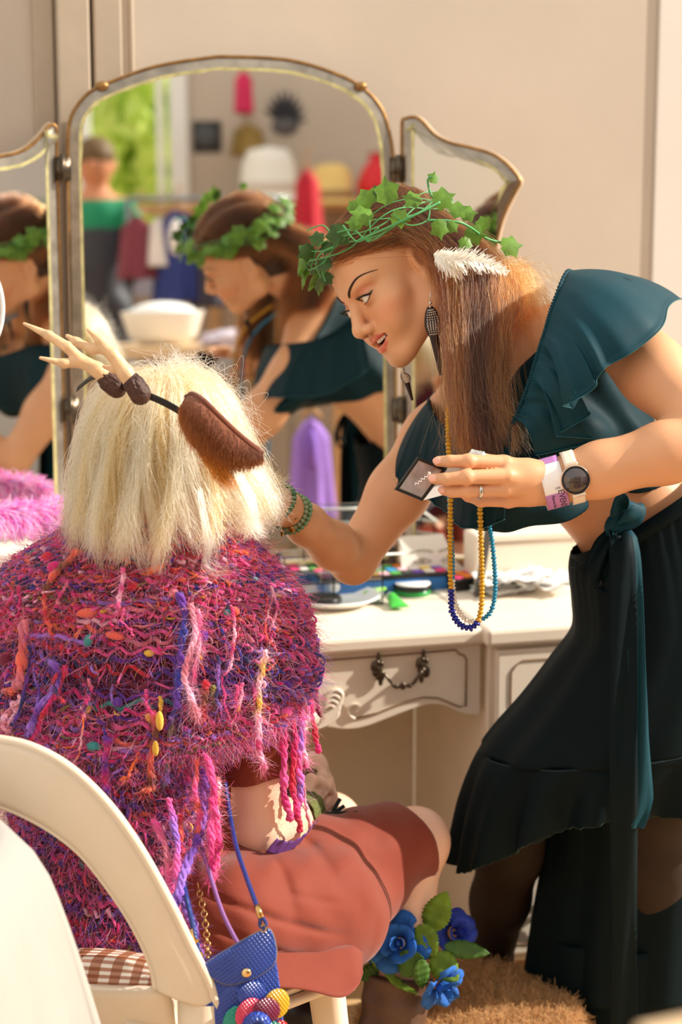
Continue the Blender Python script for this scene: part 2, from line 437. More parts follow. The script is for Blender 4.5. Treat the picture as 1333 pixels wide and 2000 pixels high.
for s in (-1, 1):
    a0, a1 = sorted((s * 0.345, s * 0.735))
    dbox('pedestal_top', a0 - 0.012, a1 + 0.012, -0.045, 0.47, 0.705, TABZ + 0.004, bev=0.008)
    dbox('pedestal', a0, a1, -0.018, 0.455, 0.06, 0.704)
    for k, (z0, z1) in enumerate(((0.545, 0.695), (0.31, 0.535), (0.08, 0.30))):
        dd = dbox('drawer', a0 + 0.012, a1 - 0.012, -0.035, -0.018, z0, z1, bev=0.004)
        c = 0.022; i0, i1, j0, j1 = a0 + 0.04, a1 - 0.04, z0 + 0.022, z1 - 0.022
        oc = [(i0 + c, j0), (i1 - c, j0), (i1 - c * .4, j0 + c * .4), (i1, j0 + c), (i1, j1 - c), (i1 - c * .4, j1 - c * .4), (i1 - c, j1), (i0 + c, j1), (i0 + c * .4, j1 - c * .4), (i0, j1 - c), (i0, j0 + c), (i0 + c * .4, j0 + c * .4)]
        MB().tube([D(a, -0.0355, z) for a, z in oc], 0.0018, 6, closed=True).build('panel_line', m_line, dd)
    for b in (0.0, 0.42):
        for a in (a0 + 0.04, a1 - 0.04):
            MB().lathe([(0.014, 0), (0.018, 0.01), (0.022, 0.06)], D(a, b, 0), M3, 12).build('foot', m_cream, dr)
    # raised jewel drawer unit
    jb = dbox('jewel_box', a0 + (0.07 if s > 0 else 0.01), a1 - (0.01 if s > 0 else .07), 0.275, 0.45, TABZ + 0.006, TABZ + 0.118, bev=0.006)
    a0 += .06 * (s > 0); a1 -= .06 * (s < 0)
    MB().tube([D(a, 0.2735, z) for a, z in ((a0 + .03, TABZ + .025), (a1 - .03, TABZ + .025), (a1 - .03, TABZ + .1), (a0 + .03, TABZ + .1))], 0.0014, 6, closed=True).build('panel_line', m_line, jb)
# centre drawer with serpentine apron
half = [(0, -0.135), (0.03, -0.142), (0.07, -0.150), (0.105, -0.148), (0.15, -0.135), (0.20, -0.120), (0.235, -0.114), (0.265, -0.119), (0.29, -0.132), (0.31, -0.140), (0.334, -0.142)]
hs = spline(half, 40); bot = [(-a, z) for a, z in hs[::-1]] + [(a, z) for a, z in hs[1:]]
outl = [(a, TABZ - 0.03 + z) for a, z in bot] + [(0.334, 0.7045), (-0.334, 0.7045)]
cd_ = part('drawer', prism(outl, 0.02, MD @ Matrix.Translation((0, -0.004, 0)), 'drawer', 0.002), m_cream, dr, False)
for s in (-1, 1):
    ln = [(0.085, -0.130), (0.13, -0.122), (0.18, -0.105), (0.22, -0.098), (0.25, -0.102), (0.275, -0.114), (0.292, -0.122), (0.305, -0.122), (0.305, -0.03), (0.300, -0.022), (0.290, -0.018), (0.284, -0.010), (0.15, -0.012), (0.0, -0.013)]
    MB().tube([D(s * a, -0.0055, TABZ - 0.03 + z) for a, z in ln], 0.0019, 6).build('panel_line', m_line, cd_)
    sc = [(0.085, -0.130), (0.075, -0.122), (0.074, -0.110), (0.082, -0.103), (0.092, -0.106), (0.093, -0.114), (0.087, -0.117)]
    MB().tube([D(s * a, -0.006, TABZ - 0.03 + z) for a, z in spline(sc, 24)], 0.0032, 8).build('scroll', m_cream, cd_)
    for q in range(4):
        lf = [(0.008 + 0.004 * q, -0.142 + 0.006 * q), (0.030 + 0.006 * q, -0.135 + 0.010 * q), (0.052 + 0.003 * q, -0.118 + 0.012 * q), (0.040 + 0.002 * q, -0.100 + 0.010 * q), (0.026, -0.104 + 0.006 * q)]
        MB().tube([D(s * a, -0.008, TABZ - 0.03 + z) for a, z in spline(lf, 16)], list(np.linspace(0.0045, 0.003, 16)), 8).build('carved_leaf', m_cream, cd_)
MB().sphere(D(0, -0.006, TABZ - 0.03 - 0.125), (0.02, 0.008, 0.016), 16, M3).build('carved_shell', m_cream, cd_)
def pull(a, z, b, w=0.088):
    h = empty('drawer_pull', D(a, b, z)); h.parent = dr; h.matrix_parent_inverse = parent_world(dr).inverted()
    for s in (-1, 1):
        m = MB(); ca = a + s * w / 2
        for q in range(7):
            an = q * 0.9; r = 0.006 + 0.004 * (q % 3 == 0)
            m.sphere(D(ca + 0.0085 * math.cos(an) * (q > 0), b - 0.004, z + 0.014 * math.sin(an) * (q > 0)), (r * .8, 0.005, r * 1.15), 10, M3)
        m.sphere(D(ca, b - 0.004, z + 0.024), (0.004, 0.004, 0.009), 10, M3); m.sphere(D(ca - s * .004, b - 0.004, z - 0.022), (0.005, 0.004, 0.010), 10, M3)
        m.sphere(D(ca - s * 0.004, b - 0.012, z - 0.004), 0.006, 10)
        m.build('rosette', m_bronze, h)
    bl = spline([(-w / 2 + .004, 0, -.016), (-w / 2 + .010, -.006, -.010 - .01), (-w / 2 + .02, -.006, -.034), (-.016, -.004, -.043), (0, -.004, -.044), (.016, -.004, -.043), (w / 2 - .02, -.006, -.034), (w / 2 - .010, -.006, -.02), (w / 2 - .004, 0, -.016)], 40)
    m = MB().tube([D(a + q[0], b - 0.012 + q[1], z + q[2] + 0.012) for q in bl], [0.0024 + 0.0012 * abs(math.sin(i * .6)) for i in range(40)], 8)
    for q, r in ((-.013, .0045), (0, .0065), (.013, .0045)): m.sphere(D(a + q, b - 0.017, z - 0.031), (r, .004, r * 1.2), 10, M3)
    m.build('bail', m_bronze, h)
def qa(px, py, b): return Q(px, py, b)
_a, _z = Q(784, 1305, -0.01); pull(_a, _z, -0.006); pull(-_a, _z, -0.006)
pull(0.54, 0.62, -0.037, 0.10); pull(-0.54, 0.62, -0.037, 0.10); pull(0.54, 0.42, -0.037, 0.10); pull(0.54, 0.19, -0.037, 0.10)
# ---------------------------------------------------------------- triple mirror
MB_B = 0.42
m_glass = mat('silvered mirror', (0.90, 0.91, 0.88), 0.015, metal=1.0)
def bevel_mat():
    m = mat('bevelled edge glass', (0.33, 0.28, 0.22), 0.32, 0.35, 26, metal=0.9, bump=0.08, bscale=40); return m
m_bev = bevel_mat(); m_edge = mat('foxed mirror edge', srgb(206, 196, 140), 0.4, 0.35, 40, metal=0.4)
m_gold = mat('aged brass edging', srgb(150, 112, 66), 0.4, 0.35, 50, metal=0.8); m_back = mat('cream mirror backing', srgb(206, 180, 150), 0.6, 0.1, 12)
tm = empty('triple_mirror', D(0, MB_B + 0.03, TABZ + 0.006), 'three-panel dressing mirror with an arched centre and shaped wings', 'mirror')
def inset(poly, d):
    n = len(poly); out = []
    for i in range(n):
        p, q, r = V(poly[i - 1]), V(poly[i]), V(poly[(i + 1) % n])
        e1, e2 = (q - p), (r - q); n1 = V((-e1.y, e1.x)).normalized() if e1.length > 1e-9 else V((0, 0)); n2 = V((-e2.y, e2.x)).normalized() if e2.length > 1e-9 else n1
        m = (n1 + n2); m = m.normalized() if m.length > 1e-6 else n1; k = d / max(0.5, m.dot(n1)); out.append((q.x + m.x * k, q.y + m.y * k))
    return out
def mirror_panel(poly, M, name, bw):
    """poly: counter-clockwise (a, z) outline in the panel's own plane; M: panel frame (x along, y away, z up)"""
    root = empty(name, M.translation); root.parent = tm; root.matrix_parent_inverse = parent_world(tm).inverted()
    inn = inset(poly, bw); jag = [(x + random.uniform(-.0015, .0015), z + random.uniform(-.0015, .0015)) for x, z in inset(poly, bw + 0.007)]
    w = lambda p, y: M @ V((p[0], y, p[1]))
    n = len(poly)
    gm = bmesh.new(); gm.faces.new([gm.verts.new(w(p, -0.006)) for p in jag]); bmesh.ops.triangulate(gm, faces=gm.faces[:]); me = bpy.data.meshes.new('mirror_glass'); gm.to_mesh(me); gm.free()
    part('mirror_glass', me, m_glass, root, False)
    q = lambda i: [i, (i + 1) % n, n + (i + 1) % n, n + i]
    part('foxed_edge', mesh('foxed_edge', [w(p, -0.006) for p in inn] + [w(p, -0.006) for p in jag], [q(i) for i in range(n)]), m_edge, root, False)
    part('bevel', mesh('bevel', [w(p, -0.0005) for p in poly] + [w(p, -0.006) for p in inn], [q(i) for i in range(n)]), m_bev, root, False)
    MB().tube([w(p, 0.0) for p in poly], 0.0038, 8, closed=True).build('edging', m_gold, root)
    ob = inset(poly, -0.004)
    part('backing', prism(ob, 0.018, M @ Matrix.Translation((0, 0.004, 0)), 'backing', 0.002), m_back, root, False)
    return root
def ccw(p):
    s = sum(p[i - 1][0] * p[i][1] - p[i][0] * p[i - 1][1] for i in range(len(p))); return p if s > 0 else p[::-1]
px_c = [(133, 318), (136, 240), (160, 195), (198, 168), (300, 131), (400, 114), (450, 111), (560, 117), (640, 138), (702, 167), (745, 212), (764, 275), (769, 330)]
MTH, MTILT = math.radians(12.2), 0.040
MX = V((math.cos(MTH), math.sin(MTH), 0)); MYh = V((-math.sin(MTH), math.cos(MTH), 0)); MY = (MYh - UZ * MTILT).normalized(); MZ = MX.cross(MY).normalized()
ZB = TABZ + 0.03; MO = D(0, MB_B, ZB); MC = frame(MO, MX, MY, MZ)
def MQ(px, py): h = hit(px, py, MO, MY); return ((h - MO).dot(MX), (h - MO).dot(MZ))
def MW(a, y, z): return MC @ V((a, y, z))
top = spline([MQ(x, y) for x, y in px_c], 60)
aL, aR = top[0][0], top[-1][0]
cpoly = ccw([tuple(p) for p in top] + [(aR + 0.004, 0), (aL - 0.004, 0)])

mirror_panel(cpoly, MC, 'centre_panel', 0.020)
def wing(side, fold, pxs, zs=0.0):
    hx = (aR + 0.020) if side > 0 else (aL - 0.022); hp = MW(hx, 0, 0)
    R = Matrix.Rotation(-math.radians(fold) * side, 3, MZ); ex = R @ MX; ey = R @ MY
    M = frame(hp, ex, ey, MZ); pl = []
    for x, y in pxs:
        h = hit(x, y, hp, ey); pl.append(((h - hp).dot(ex), (h - hp).dot(MZ)))
    s = spline(pl, 50); pl = [tuple(p) for p in s]
    e = pl[-1]; pl += [(e[0], zs), (pl[0][0], zs)]
    mirror_panel(ccw(pl), M, 'wing_panel', 0.020)
    for px, py in (((776, 330) if side > 0 else (122, 330)), ((780, 800) if side > 0 else (138, 800))):
        a, z = MQ(px, py)
        MB().tube([MW(a, -0.008, z - 0.028), MW(a, -0.008, z + 0.028)], 0.005, 10).box(MW(a, -0.003, z), (0.03, 0.004, 0.045), MC.to_3x3()).build('hinge', m_bronze, tm)
wing(1, 24, [(786, 300), (786, 240), (792, 232), (812, 229), (828, 240), (850, 264), (880, 279), (915, 287), (960, 300), (990, 320), (1012, 345), (1016, 358), (1005, 378), (985, 420), (972, 465), (965, 520), (962, 600)])
wing(-1, 18, [(111, 330), (110, 262), (108, 247), (98, 244), (84, 262), (60, 285), (36, 298), (10, 304), (-30, 312), (-75, 330), (-100, 352), (-108, 368), (-98, 390), (-84, 430), (-76, 480), (-72, 600)])
for px, py in ((199, 168), (704, 169)):
    a, z = MQ(px, py); MB().sphere(MW(a, -0.006, z), (0.013, 0.007, 0.009), 12, M3).build('clip', m_gold, tm)
MB().box(MW((aL + aR) / 2, .008, -.012), (aR - aL + .04, .045, .04), Matrix((MX, MYh, UZ)).transposed(), .004).build('mirror_base', m_back, tm, False)
# ---------------------------------------------------------------- things on the dressing table
m_white = mat('white plastic', srgb(246, 244, 240), 0.35); m_black = mat('black plastic', srgb(24, 22, 22), 0.3)
m_paper = mat('white tissue', srgb(248, 246, 242), 0.9, twosided_trans=0.25)
def top_at(px, py, z=TABZ): return PZ(px, py, z)
c = top_at(650, 1178); o = empty('plate', c, 'wide white plastic plate holding a round black paint pot', 'plate')
MB().lathe([(0.045, 0), (0.07, 0.003), (0.094, 0.016), (0.097, 0.018), (0.094, 0.0195), (0.068, 0.008), (0.001, 0.006)], c, None, 48).build('dish', m_white, o)
c = top_at(630, 1178, TABZ + .008); o = empty('paint_pot', c, 'round black face paint pot sitting in the white plate', 'paint pot')
MB().lathe([(0.036, 0), (0.038, 0.002), (0.038, 0.012), (0.036, 0.014), (0.034, 0.0125)], c, None, 40).build('pot', m_black, o)
MB().lathe([(0.001, 0.0115), (0.033, 0.0115), (0.034, 0.0128), (0.0335, 0.013)], c, None, 40).build('paint_cake', mat('dark paint', srgb(46, 40, 36), 0.6, 0.2, 90), o)
c = top_at(652, 1158, TABZ + .008); o = tag(MB().sphere(c + V((0, 0, .014)), (0.016, 0.016, 0.015), 16).build('makeup_sponge', m_white), 'small white rounded sponge at the back of the white plate', 'sponge')
c = top_at(806, 1160); o = empty('paint_jar', c, 'low round jar with white lid and black rim beside the green tube', 'paint jar')
MB().lathe([(0.034, 0), (0.037, 0.003), (0.037, 0.012)], c, None, 40).build('glass_base', mat('green jar', srgb(40, 150, 70), 0.2), o)
MB().lathe([(0.038, 0.0115), (0.039, 0.013), (0.039, 0.020), (0.0375, 0.022)], c, None, 40).build('rim', m_black, o)
MB().lathe([(0.0365, 0.021), (0.036, 0.0235), (0.034, 0.0245)], c, None, 40).build('lid', m_white, o)
# green tube: round neck to flat crimped end
p0, p1 = top_at(766, 1168, TABZ + .012), top_at(800, 1196, TABZ + .012); ax = (p1 - p0).normalized(); sd = ax.cross(UZ).normalized()
o = empty('paint_tube', p0, 'squeezed bright green paint tube lying at the table edge', 'paint tube')
rows = []
for i in range(12):
    t = i / 11; w = 0.010 + 0.010 * t; h = 0.011 * (1 - t) + 0.0008
    rows.append([p0 + ax * (t * 0.062) + sd * (w * math.cos(a)) + UZ * (h * math.sin(a) - 0.004 * t) for a in np.linspace(0, 2 * math.pi, 20, endpoint=False)])
part('tube_body', grid_mesh('tube_body', rows, 0, True), mat('green tube', srgb(70, 190, 70), 0.3, 0.1, 30), o)
MB().tube([p0 - ax * 0.016, p0 + ax * 0.002], 0.0085, 14).build('cap', m_white, o)
# colour palette tray with cakes
def palette(name, c0, ux, uy, nx, ny, sx, sy, cols, label, hb=.03, cb=srgb(40, 110, 180)):
    W, H = nx * sx + 0.008, ny * sy + 0.008; R = Matrix((ux, uy, UZ)).transposed()
    o = empty(name, c0 - UZ * (hb - .001), label, 'paint palette'); MB().box(c0 - UZ * (hb / 2), (W - .004, H - .004, hb - .001), R, 0.003).build('case', mat('case ' + label[:16], cb, .4), o, False)
    MB().box(c0 + UZ * 0.004, (W, H, 0.008), R, 0.002).build('tray', m_black, o, False)
    for i in range(nx):
        for j in range(ny):
            cc = cols[(i * 7 + j * 5 + (i * j) % 3) % len(cols)]
            MB().box(c0 + ux * ((i + .5) * sx - nx * sx / 2) + uy * ((j + .5) * sy - ny * sy / 2) + UZ * 0.0082, (sx * .84, sy * .84, 0.004), R, 0.001).build('paint_cake', mat('cake %d' % (cols.index(cc) + len(cols) * 0), cc, 0.6, 0.1, 90), o, False)
    return o
CC = [srgb(228, 60, 120), srgb(250, 140, 40), srgb(90, 170, 80), srgb(240, 230, 220), srgb(230, 60, 60), srgb(240, 190, 200), srgb(120, 80, 180), srgb(60, 150, 210), srgb(250, 210, 70), srgb(60, 60, 60)]
palette('paint_palette', top_at(742, 1122, TABZ + .032), DT, DB, 11, 3, 0.024, 0.03, CC, 'long black tray of bright face paint cakes behind the white plate')
palette('paint_palette', top_at(600, 1116, TABZ + .032), DT, DB, 4, 2, 0.02, 0.024, CC[5:8] + CC[:1], 'short tray of pink and purple paint cakes near the black stand')
palette('eyeshadow_palette', top_at(905, 1130, TABZ + .022), (DT + DB * .25).normalized(), (DB - DT * .25).normalized(), 3, 2, 0.024, 0.03, [srgb(40, 36, 36), srgb(70, 60, 56), srgb(30, 30, 34)], 'open black case of dark shades behind the necklaces', .02, srgb(30, 28, 28))
def brush(px0, py0, px1, py1, col, tipcol, label, z=0.012):
    a, b = top_at(px0, py0, TABZ + z), top_at(px1, py1, TABZ + z); d = b - a; o = empty('paint_brush', a, label, 'brush')
    MB().tube([a, a + d * .35, a + d * .72], [0.0028, 0.0058, 0.0045], 10).build('handle', mat('brush ' + label[:16], col, 0.3), o)
    MB().tube([a + d * .72, a + d * .82], 0.0045, 10).build('ferrule', mat('ferrule', srgb(190, 190, 190), 0.25, metal=1), o)
    MB().tube([a + d * .82, a + d * .93, b], [0.0045, 0.006, 0.001], 10).build('bristles', mat('bristle ' + label[:16], tipcol, 0.8), o)
brush(545, 1122, 640, 1138, srgb(240, 170, 40), srgb(240, 170, 40), 'yellow handled paint brush lying beside the black stand')
brush(612, 1138, 712, 1150, srgb(30, 110, 180), srgb(30, 90, 150), 'blue handled paint brush lying behind the white plate')
brush(782, 1145, 690, 1136, srgb(240, 120, 50), srgb(150, 220, 60), 'orange handled paint brush below the raised elbow')
brush(712, 1158, 790, 1142, srgb(150, 220, 60), srgb(150, 220, 60), 'lime green paint brush in front of the paint tray')
# clear organiser, black stand, face chart card, tissues
m_clear = mat('clear acrylic', (0.95, 0.97, 0.97), 0.06, trans=1.0); m_clear.node_tree.nodes['Principled BSDF'].inputs['IOR'].default_value = 1.2
oc_ = D(*[*Q(640, 1085, 0.27)][:1], 0.27, TABZ); o = empty('acrylic_organiser', oc_, 'clear acrylic cosmetics organiser with lidded trays in front of the mirror', 'organiser')
w, h, dd = 0.20, 0.105, 0.10; a0 = (oc_ - DO).dot(DT)
for (aa, bb, zz, sx, sy, sz) in ((0, 0, .003, w, dd, .004), (0, 0, .05, w, dd, .003), (-w / 2, 0, h / 2, .003, dd, h), (w / 2, 0, h / 2, .003, dd, h), (0, dd / 2, h / 2, w, .003, h), (0, -dd / 2, .028, w, .003, .05), (0, 0, h / 2, .003, dd, h)):
    MB().box(D(a0 + aa, 0.27 + bb, TABZ + zz), (sx, sy, sz), M3).build('acrylic_panel', m_clear, o, False)
lid = MB().box(D(a0 + .06, 0.245, TABZ + h + .02), (w * .8, .004, .09), M3 @ Matrix.Rotation(math.radians(62), 3, 'X')).build('lid', m_clear, o, False)
MB().tube([D(a0 + .06 + sx * w * .4, 0.245 + sy * .04, TABZ + h + .02 + sy * .02) for sx, sy in ((-1, -1), (1, -1), (1, 1), (-1, 1))], .0028, 8, closed=True).build('lid_rim', mat('pale plastic rim', srgb(214, 214, 206), 0.3), o)
c = D(Q(545, 1118, .16)[0], .16, TABZ); o = empty('pen_stand', c, 'thin black upright stand beside the wig', 'stand')
MB().tube([c, c + UZ * .13], .0052, 10).build('post', m_black, o); MB().lathe([(.03, 0), (.03, .004), (.006, .006)], c, None, 20).build('base', m_black, o)
ac_ = Q(868, 1100, .3)[0]; o = empty('face_chart_card', D(ac_, .3, TABZ), 'white face chart card with printed eyes propped against the mirror', 'card')
Rt = M3 @ Matrix.Rotation(math.radians(-14), 3, 'X'); cc = D(ac_, .355, TABZ + .056)
MB().box(cc, (0.15, .003, .10), Rt).build('sheet', mat('card white', srgb(240, 232, 220), 0.6), o, False)
m_ink = mat('grey print', srgb(176, 166, 152), 0.8)
for s in (-1, 1):
    e = cc + Rt @ V((s * .030, -.0022, -.004)); m = MB()
    m.tube([e + Rt @ V((x * .019, 0, .006 * (1 - x * x))) for x in np.linspace(-1, 1, 9)], .0013, 6); m.tube([e + Rt @ V((x * .019, 0, -.004 * (1 - x * x))) for x in np.linspace(-1, 1, 9)], .0009, 6)
    m.sphere(e, (.006, .0006, .0055), 10, Rt); m.tube([e + Rt @ V((x * .024, 0, .019 + .004 * (1 - x * x))) for x in np.linspace(-1, 1, 9)], .0018, 6); m.build('printed_eye', m_ink, o)
a, z = Q(944, 1075, .22); o = empty('brush_holder_strut', D(a, .22, TABZ), 'dark slanting prop between the card and the jewel drawers', 'prop')
MB().box(D(a, .22, TABZ + .07), (.016, .006, .14), M3 @ Matrix.Rotation(math.radians(9), 3, 'Y'), .002).build('strut', mat('dark grey', srgb(84, 78, 72), 0.5), o, False)
def crumple(c, rx, ry, rz, seed, name, label, cat, m, group=None):
    r = np.random.default_rng(seed); vs, fs = usphere(40, 22); v = np.array(vs)
    n = vnoise(v, 3.2, seed) * .30 + np.abs(vnoise(v, 7, seed + 1)) * .30
    v = v * (1 + n[:, None]) * np.array([rx, ry, rz]); v[:, 2] = np.maximum(v[:, 2], -rz * .35)
    me = mesh(name, v + np.array(c) + np.array([0, 0, rz * .37]), fs); o = link(name, me, m); return tag(o, label, cat, group)
def tsheet(c, sx, sy, ang, seed, label):
    u = np.linspace(-1, 1, 16); g = np.stack(np.meshgrid(u, u), -1); p = np.zeros((16, 16, 3)); ca, sa = math.cos(ang), math.sin(ang)
    p[..., 0] = g[..., 0] * sx * ca - g[..., 1] * sy * sa; p[..., 1] = g[..., 0] * sx * sa + g[..., 1] * sy * ca
    p[..., 2] = np.abs(vnoise(p.reshape(-1, 3), 45, seed).reshape(16, 16)) * .020
    return tag(link('tissue', grid_mesh('tissue', p + np.array(c), .0008), m_paper), label, 'tissue', 'tissues heaped on the dressing table')
tc_ = top_at(1020, 1152, TABZ + .006)
for i in range(6):
    tsheet(tc_ + V((random.uniform(-.04, .05), random.uniform(-.025, .01), .002 + .006 * i)), .065, .045, random.uniform(-.5, .6), i, ['lowest white tissue of the flat heap near the table edge', 'second white tissue from the bottom of the flat heap', 'third white tissue up in the flat heap', 'white tissue just above the middle of the flat heap', 'white tissue just under the top of the flat heap', 'topmost white tissue of the flat heap'][i])
c = top_at(1000, 1140, TABZ + .006); crumple(c, .055, .032, .032, 5, 'crumpled_tissue', 'larger scrunched white tissue behind the flat heap', 'tissue', m_paper)
# left end: feather boa, plastic bag, white bowl, oval mirror
o = empty('feather_boa', D(-.55, .1, TABZ + .01), 'pink and lilac feather boa lying along the left end of the dressing table', 'feather boa')
NP = 4200; t = RNG.random(NP); base = spline([P(-60, 1010, 3.62), P(20, 1000, 3.68), P(90, 1000, 3.74), P(150, 985, 3.82), P(230, 1000, 3.86)], 200)
b0 = base[(t * 199).astype(int)]; dirs = RNG.normal(size=(NP, 3)); dirs /= np.linalg.norm(dirs, axis=1)[:, None]
K = np.linspace(0, 1, 5)[None, :, None]; pth = b0[:, None] + dirs[:, None] * K * (.028 + .022 * RNG.random((NP, 1, 1))) + np.array([0, 0, -.016])[None, None] * K ** 2
bc = np.array([srgb(255, 170, 215), srgb(246, 178, 230), srgb(216, 196, 240), srgb(255, 214, 232), srgb(244, 130, 214)])[RNG.integers(0, 5, NP)]
m_fluff = mat('feather fluff', (1, 1, 1), 0.8, attr='col', twosided_trans=0.4)
hair('feathers', pth, .0016, bc, m_fluff, o, .3)
part('cord', mesh('cord', *tube(base[::6], .004, 8)), mat('pink cord', srgb(240, 130, 190), .8), o)
bag_m = mat('white film', srgb(240, 244, 240), 0.3, twosided_trans=0.4)
crumple(D(Q(112, 965, .3)[0], .30, TABZ + .03), .045, .035, .085, 9, 'plastic_bag', 'crumpled white plastic bag behind the feather boa', 'bag', bag_m)
c = P(-30, 1070, 3.5); o = empty('wide_bowl', V((c.x, c.y, TABZ)), 'upturned white bowl at the left end of the dressing table', 'bowl')
MB().lathe([(.004, .075), (.05, .072), (.09, .045), (.105, .002), (.101, .002), (.085, .04), (.04, .066)], V((c.x, c.y, TABZ)), None, 40).build('shell', m_white, o)
c = P(-70, 600, 3.6); o = empty('oval_mirror', V((c.x, c.y, TABZ)), 'white rimmed oval hand mirror on a stand at the far left edge', 'mirror')
ring = [c + V((.066 * math.cos(a), .01 * math.cos(a), .095 * math.sin(a))) for a in np.linspace(0, 2 * math.pi, 48, endpoint=False)]
MB().tube(ring, .004, 10, closed=True).build('rim', m_white, o)
part('mirror_glass', mesh('mirror_glass', ring, [tuple(range(48))]), m_glass, o, False)
MB().tube([c - UZ * .095, V((c.x, c.y, TABZ + .01))], .006, 10).lathe([(.05, 0), (.05, .008), (.008, .014)], V((c.x, c.y, TABZ)), None, 24).build('stand', m_white, o)
# ---------------------------------------------------------------- the far side of the room, seen in the mirrors
MN = -MY; MP = MO + MN * 0.006; MNh = -MYh
def refl(p): p = V(p); return p - 2 * (p - MP).dot(MN) * MN
def RV(px, py, Yv): return refl(P(px, py, Yv))
EX = V((1, 0, 0)) - 2 * MNh.x * MNh; EY = V((0, 1, 0)) - 2 * MNh.y * MNh       # sideways and depth of the far end of the room
R3 = Matrix((EX, EY, UZ)).transposed()
def fbox(m, c, sz, bev=0.0):
    bm = bmesh.new(); bmesh.ops.create_cube(bm, size=1)
    for v in bm.verts: v.co = V(c) + R3 @ V((v.co.x * sz[0], v.co.y * sz[1], v.co.z * sz[2]))
    bmesh.ops.reverse_faces(bm, faces=bm.faces[:]); bm.verts.index_update()
    m.add([v.co.copy() for v in bm.verts], [[v.index for v in f.verts] for f in bm.faces]); bm.free(); return m
YW = 10.6
def wx(px): return P(px, 222, YW).x
def fw(x, z, y=YW): return refl((x, y, z))
DZ = fw(0, 1.6).z - 1.6
def fa(x, zr, y=YW): q = refl((x, y, 1.6)); return V((q.x, q.y, zr))
x0, x1, z0, z1 = wx(165), wx(338), 1.12 + DZ, 2.25 + DZ
w = empty('wall_far', fa((x0 + x1) / 2, 0)); w['kind'] = 'structure'
m = MB(); XL, XR, H = wx(-700), wx(1200), 3.3
fbox(m, fa((XL + x0) / 2, H / 2, YW + .06), (x0 - XL, .12, H)); fbox(m, fa((x1 + XR) / 2, H / 2, YW + .06), (XR - x1, .12, H))
fbox(m, fa((x0 + x1) / 2, z0 / 2, YW + .06), (x1 - x0, .12, z0)); fbox(m, fa((x0 + x1) / 2, (z1 + H) / 2, YW + .06), (x1 - x0, .12, H - z1))
m.build('wall_surface', m_wall, w, False)
wn = empty('window_1', fa((x0 + x1) / 2, z0)); wn['kind'] = 'structure'
m_wp = mat('white gloss paint', srgb(240, 238, 232), 0.4)
m = MB()
for xx in (x0 - .02, x1 + .03): fbox(m, fa(xx, (z0 + z1) / 2, YW - .01), (.09, .05, z1 - z0 + .1))
fbox(m, fa((x0 + x1) / 2, z0 - .03, YW - .03), (x1 - x0 + .2, .12, .05)); fbox(m, fa((x0 + x1) / 2, z1 + .03, YW - .01), (x1 - x0 + .2, .05, .08))
m.build('window_frame', m_wp, wn, False)
m = MB(); fbox(m, fa(x1 - .07, (z0 + z1) / 2, YW + .05), (.035, .04, z1 - z0)); m.build('glazing_bar', m_wp, wn, False)
# shrubs outside that window: leaves as real blades
m_leafg = mat('outdoor leaf', srgb(226, 240, 150), 0.5, 0.2, 3, twosided_trans=0.5)
def bush(c, r, n, seed, label, size=.12):
    g = np.random.default_rng(seed); d = g.normal(size=(n, 3)); d /= np.linalg.norm(d, axis=1)[:, None]; p = np.array(c) + d * (r * g.random((n, 1)) ** .4)
    u = g.normal(size=(n, 3)); u /= np.linalg.norm(u, axis=1)[:, None]; v = np.cross(u, g.normal(size=(n, 3))); v /= np.linalg.norm(v, axis=1)[:, None]
    s = size * (.6 + .8 * g.random((n, 1))); q = np.stack([p - u * s, p + v * s * .45, p + u * s, p - v * s * .45], 1).reshape(-1, 3)
    f = np.arange(n * 4).reshape(-1, 4); o = empty('garden_shrub', V(c) - UZ * r, label, 'shrub', 'shrubs outside the far window')
    f_ = part('foliage', mesh('foliage', q, f), m_leafg, o, False); f_['kind'] = 'stuff'
    MB().tube([V(c) - UZ * (r + .6), V(c)], [.05, .02], 8).build('stem', mat('bark', srgb(96, 74, 54), .9), o)
bush(fw(wx(250), 1.55, 12.4), .8, 2200, 1, 'sunlit green shrub just outside the far window')
bush(fw(wx(260), 2.4, 15.6), 1.5, 2600, 3, 'taller green shrub further back beyond the far window')
MB().box(fa(wx(250), -.06, 14), (9, 9, .1), None).build('ground', mat('garden ground', srgb(170, 180, 110), .9, .2, 4), None, False)['kind'] = 'structure'
# shelf along that wall and what stands on it
m_wood = mat('tan wood', srgb(196, 150, 104), 0.5, 0.2, 8)
o = empty('wall_shelf', fw(wx(480), 1.22, 10.3), 'long tan wooden shelf under the far window', 'shelf'); m = MB(); fbox(m, fw(wx(430), 1.225, 10.35), (2.6, .42, .04)); m.build('board', m_wood, o, False)
for q in (150, 420, 700):
    m = MB(); zs_ = (1.205 + DZ); fbox(m, fa(wx(q), zs_ / 2, 10.35), (.05, .38, zs_)); m.build('upright', m_wood, o, False)
def sm_box(name, px, py, Yv, sz, col, label, cat, bev=.01, parts=None):
    c = RV(px, py, Yv); o = empty(name, c - UZ * sz[2] / 2, label, cat); m = MB(); fbox(m, c, sz); m.build('body', mat(label[:24], col, .6, .1, 6), o, False)
    if parts: parts(o, c)
    return o
ZS = 1.246
def on(px, Yv=10.25): x = P(px, 300, Yv).x; return fw(x, ZS, Yv)
o = empty('straw_hat', on(648), 'yellow straw hat on the far shelf', 'hat'); MB().lathe([(.12, .0), (.17, .004), (.15, .02), (.11, .03), (.10, .16), (.06, .2), (.002, .205)], on(648), None, 28).build('hat_body', mat('straw', srgb(232, 196, 120), .8, .1, 30), o)
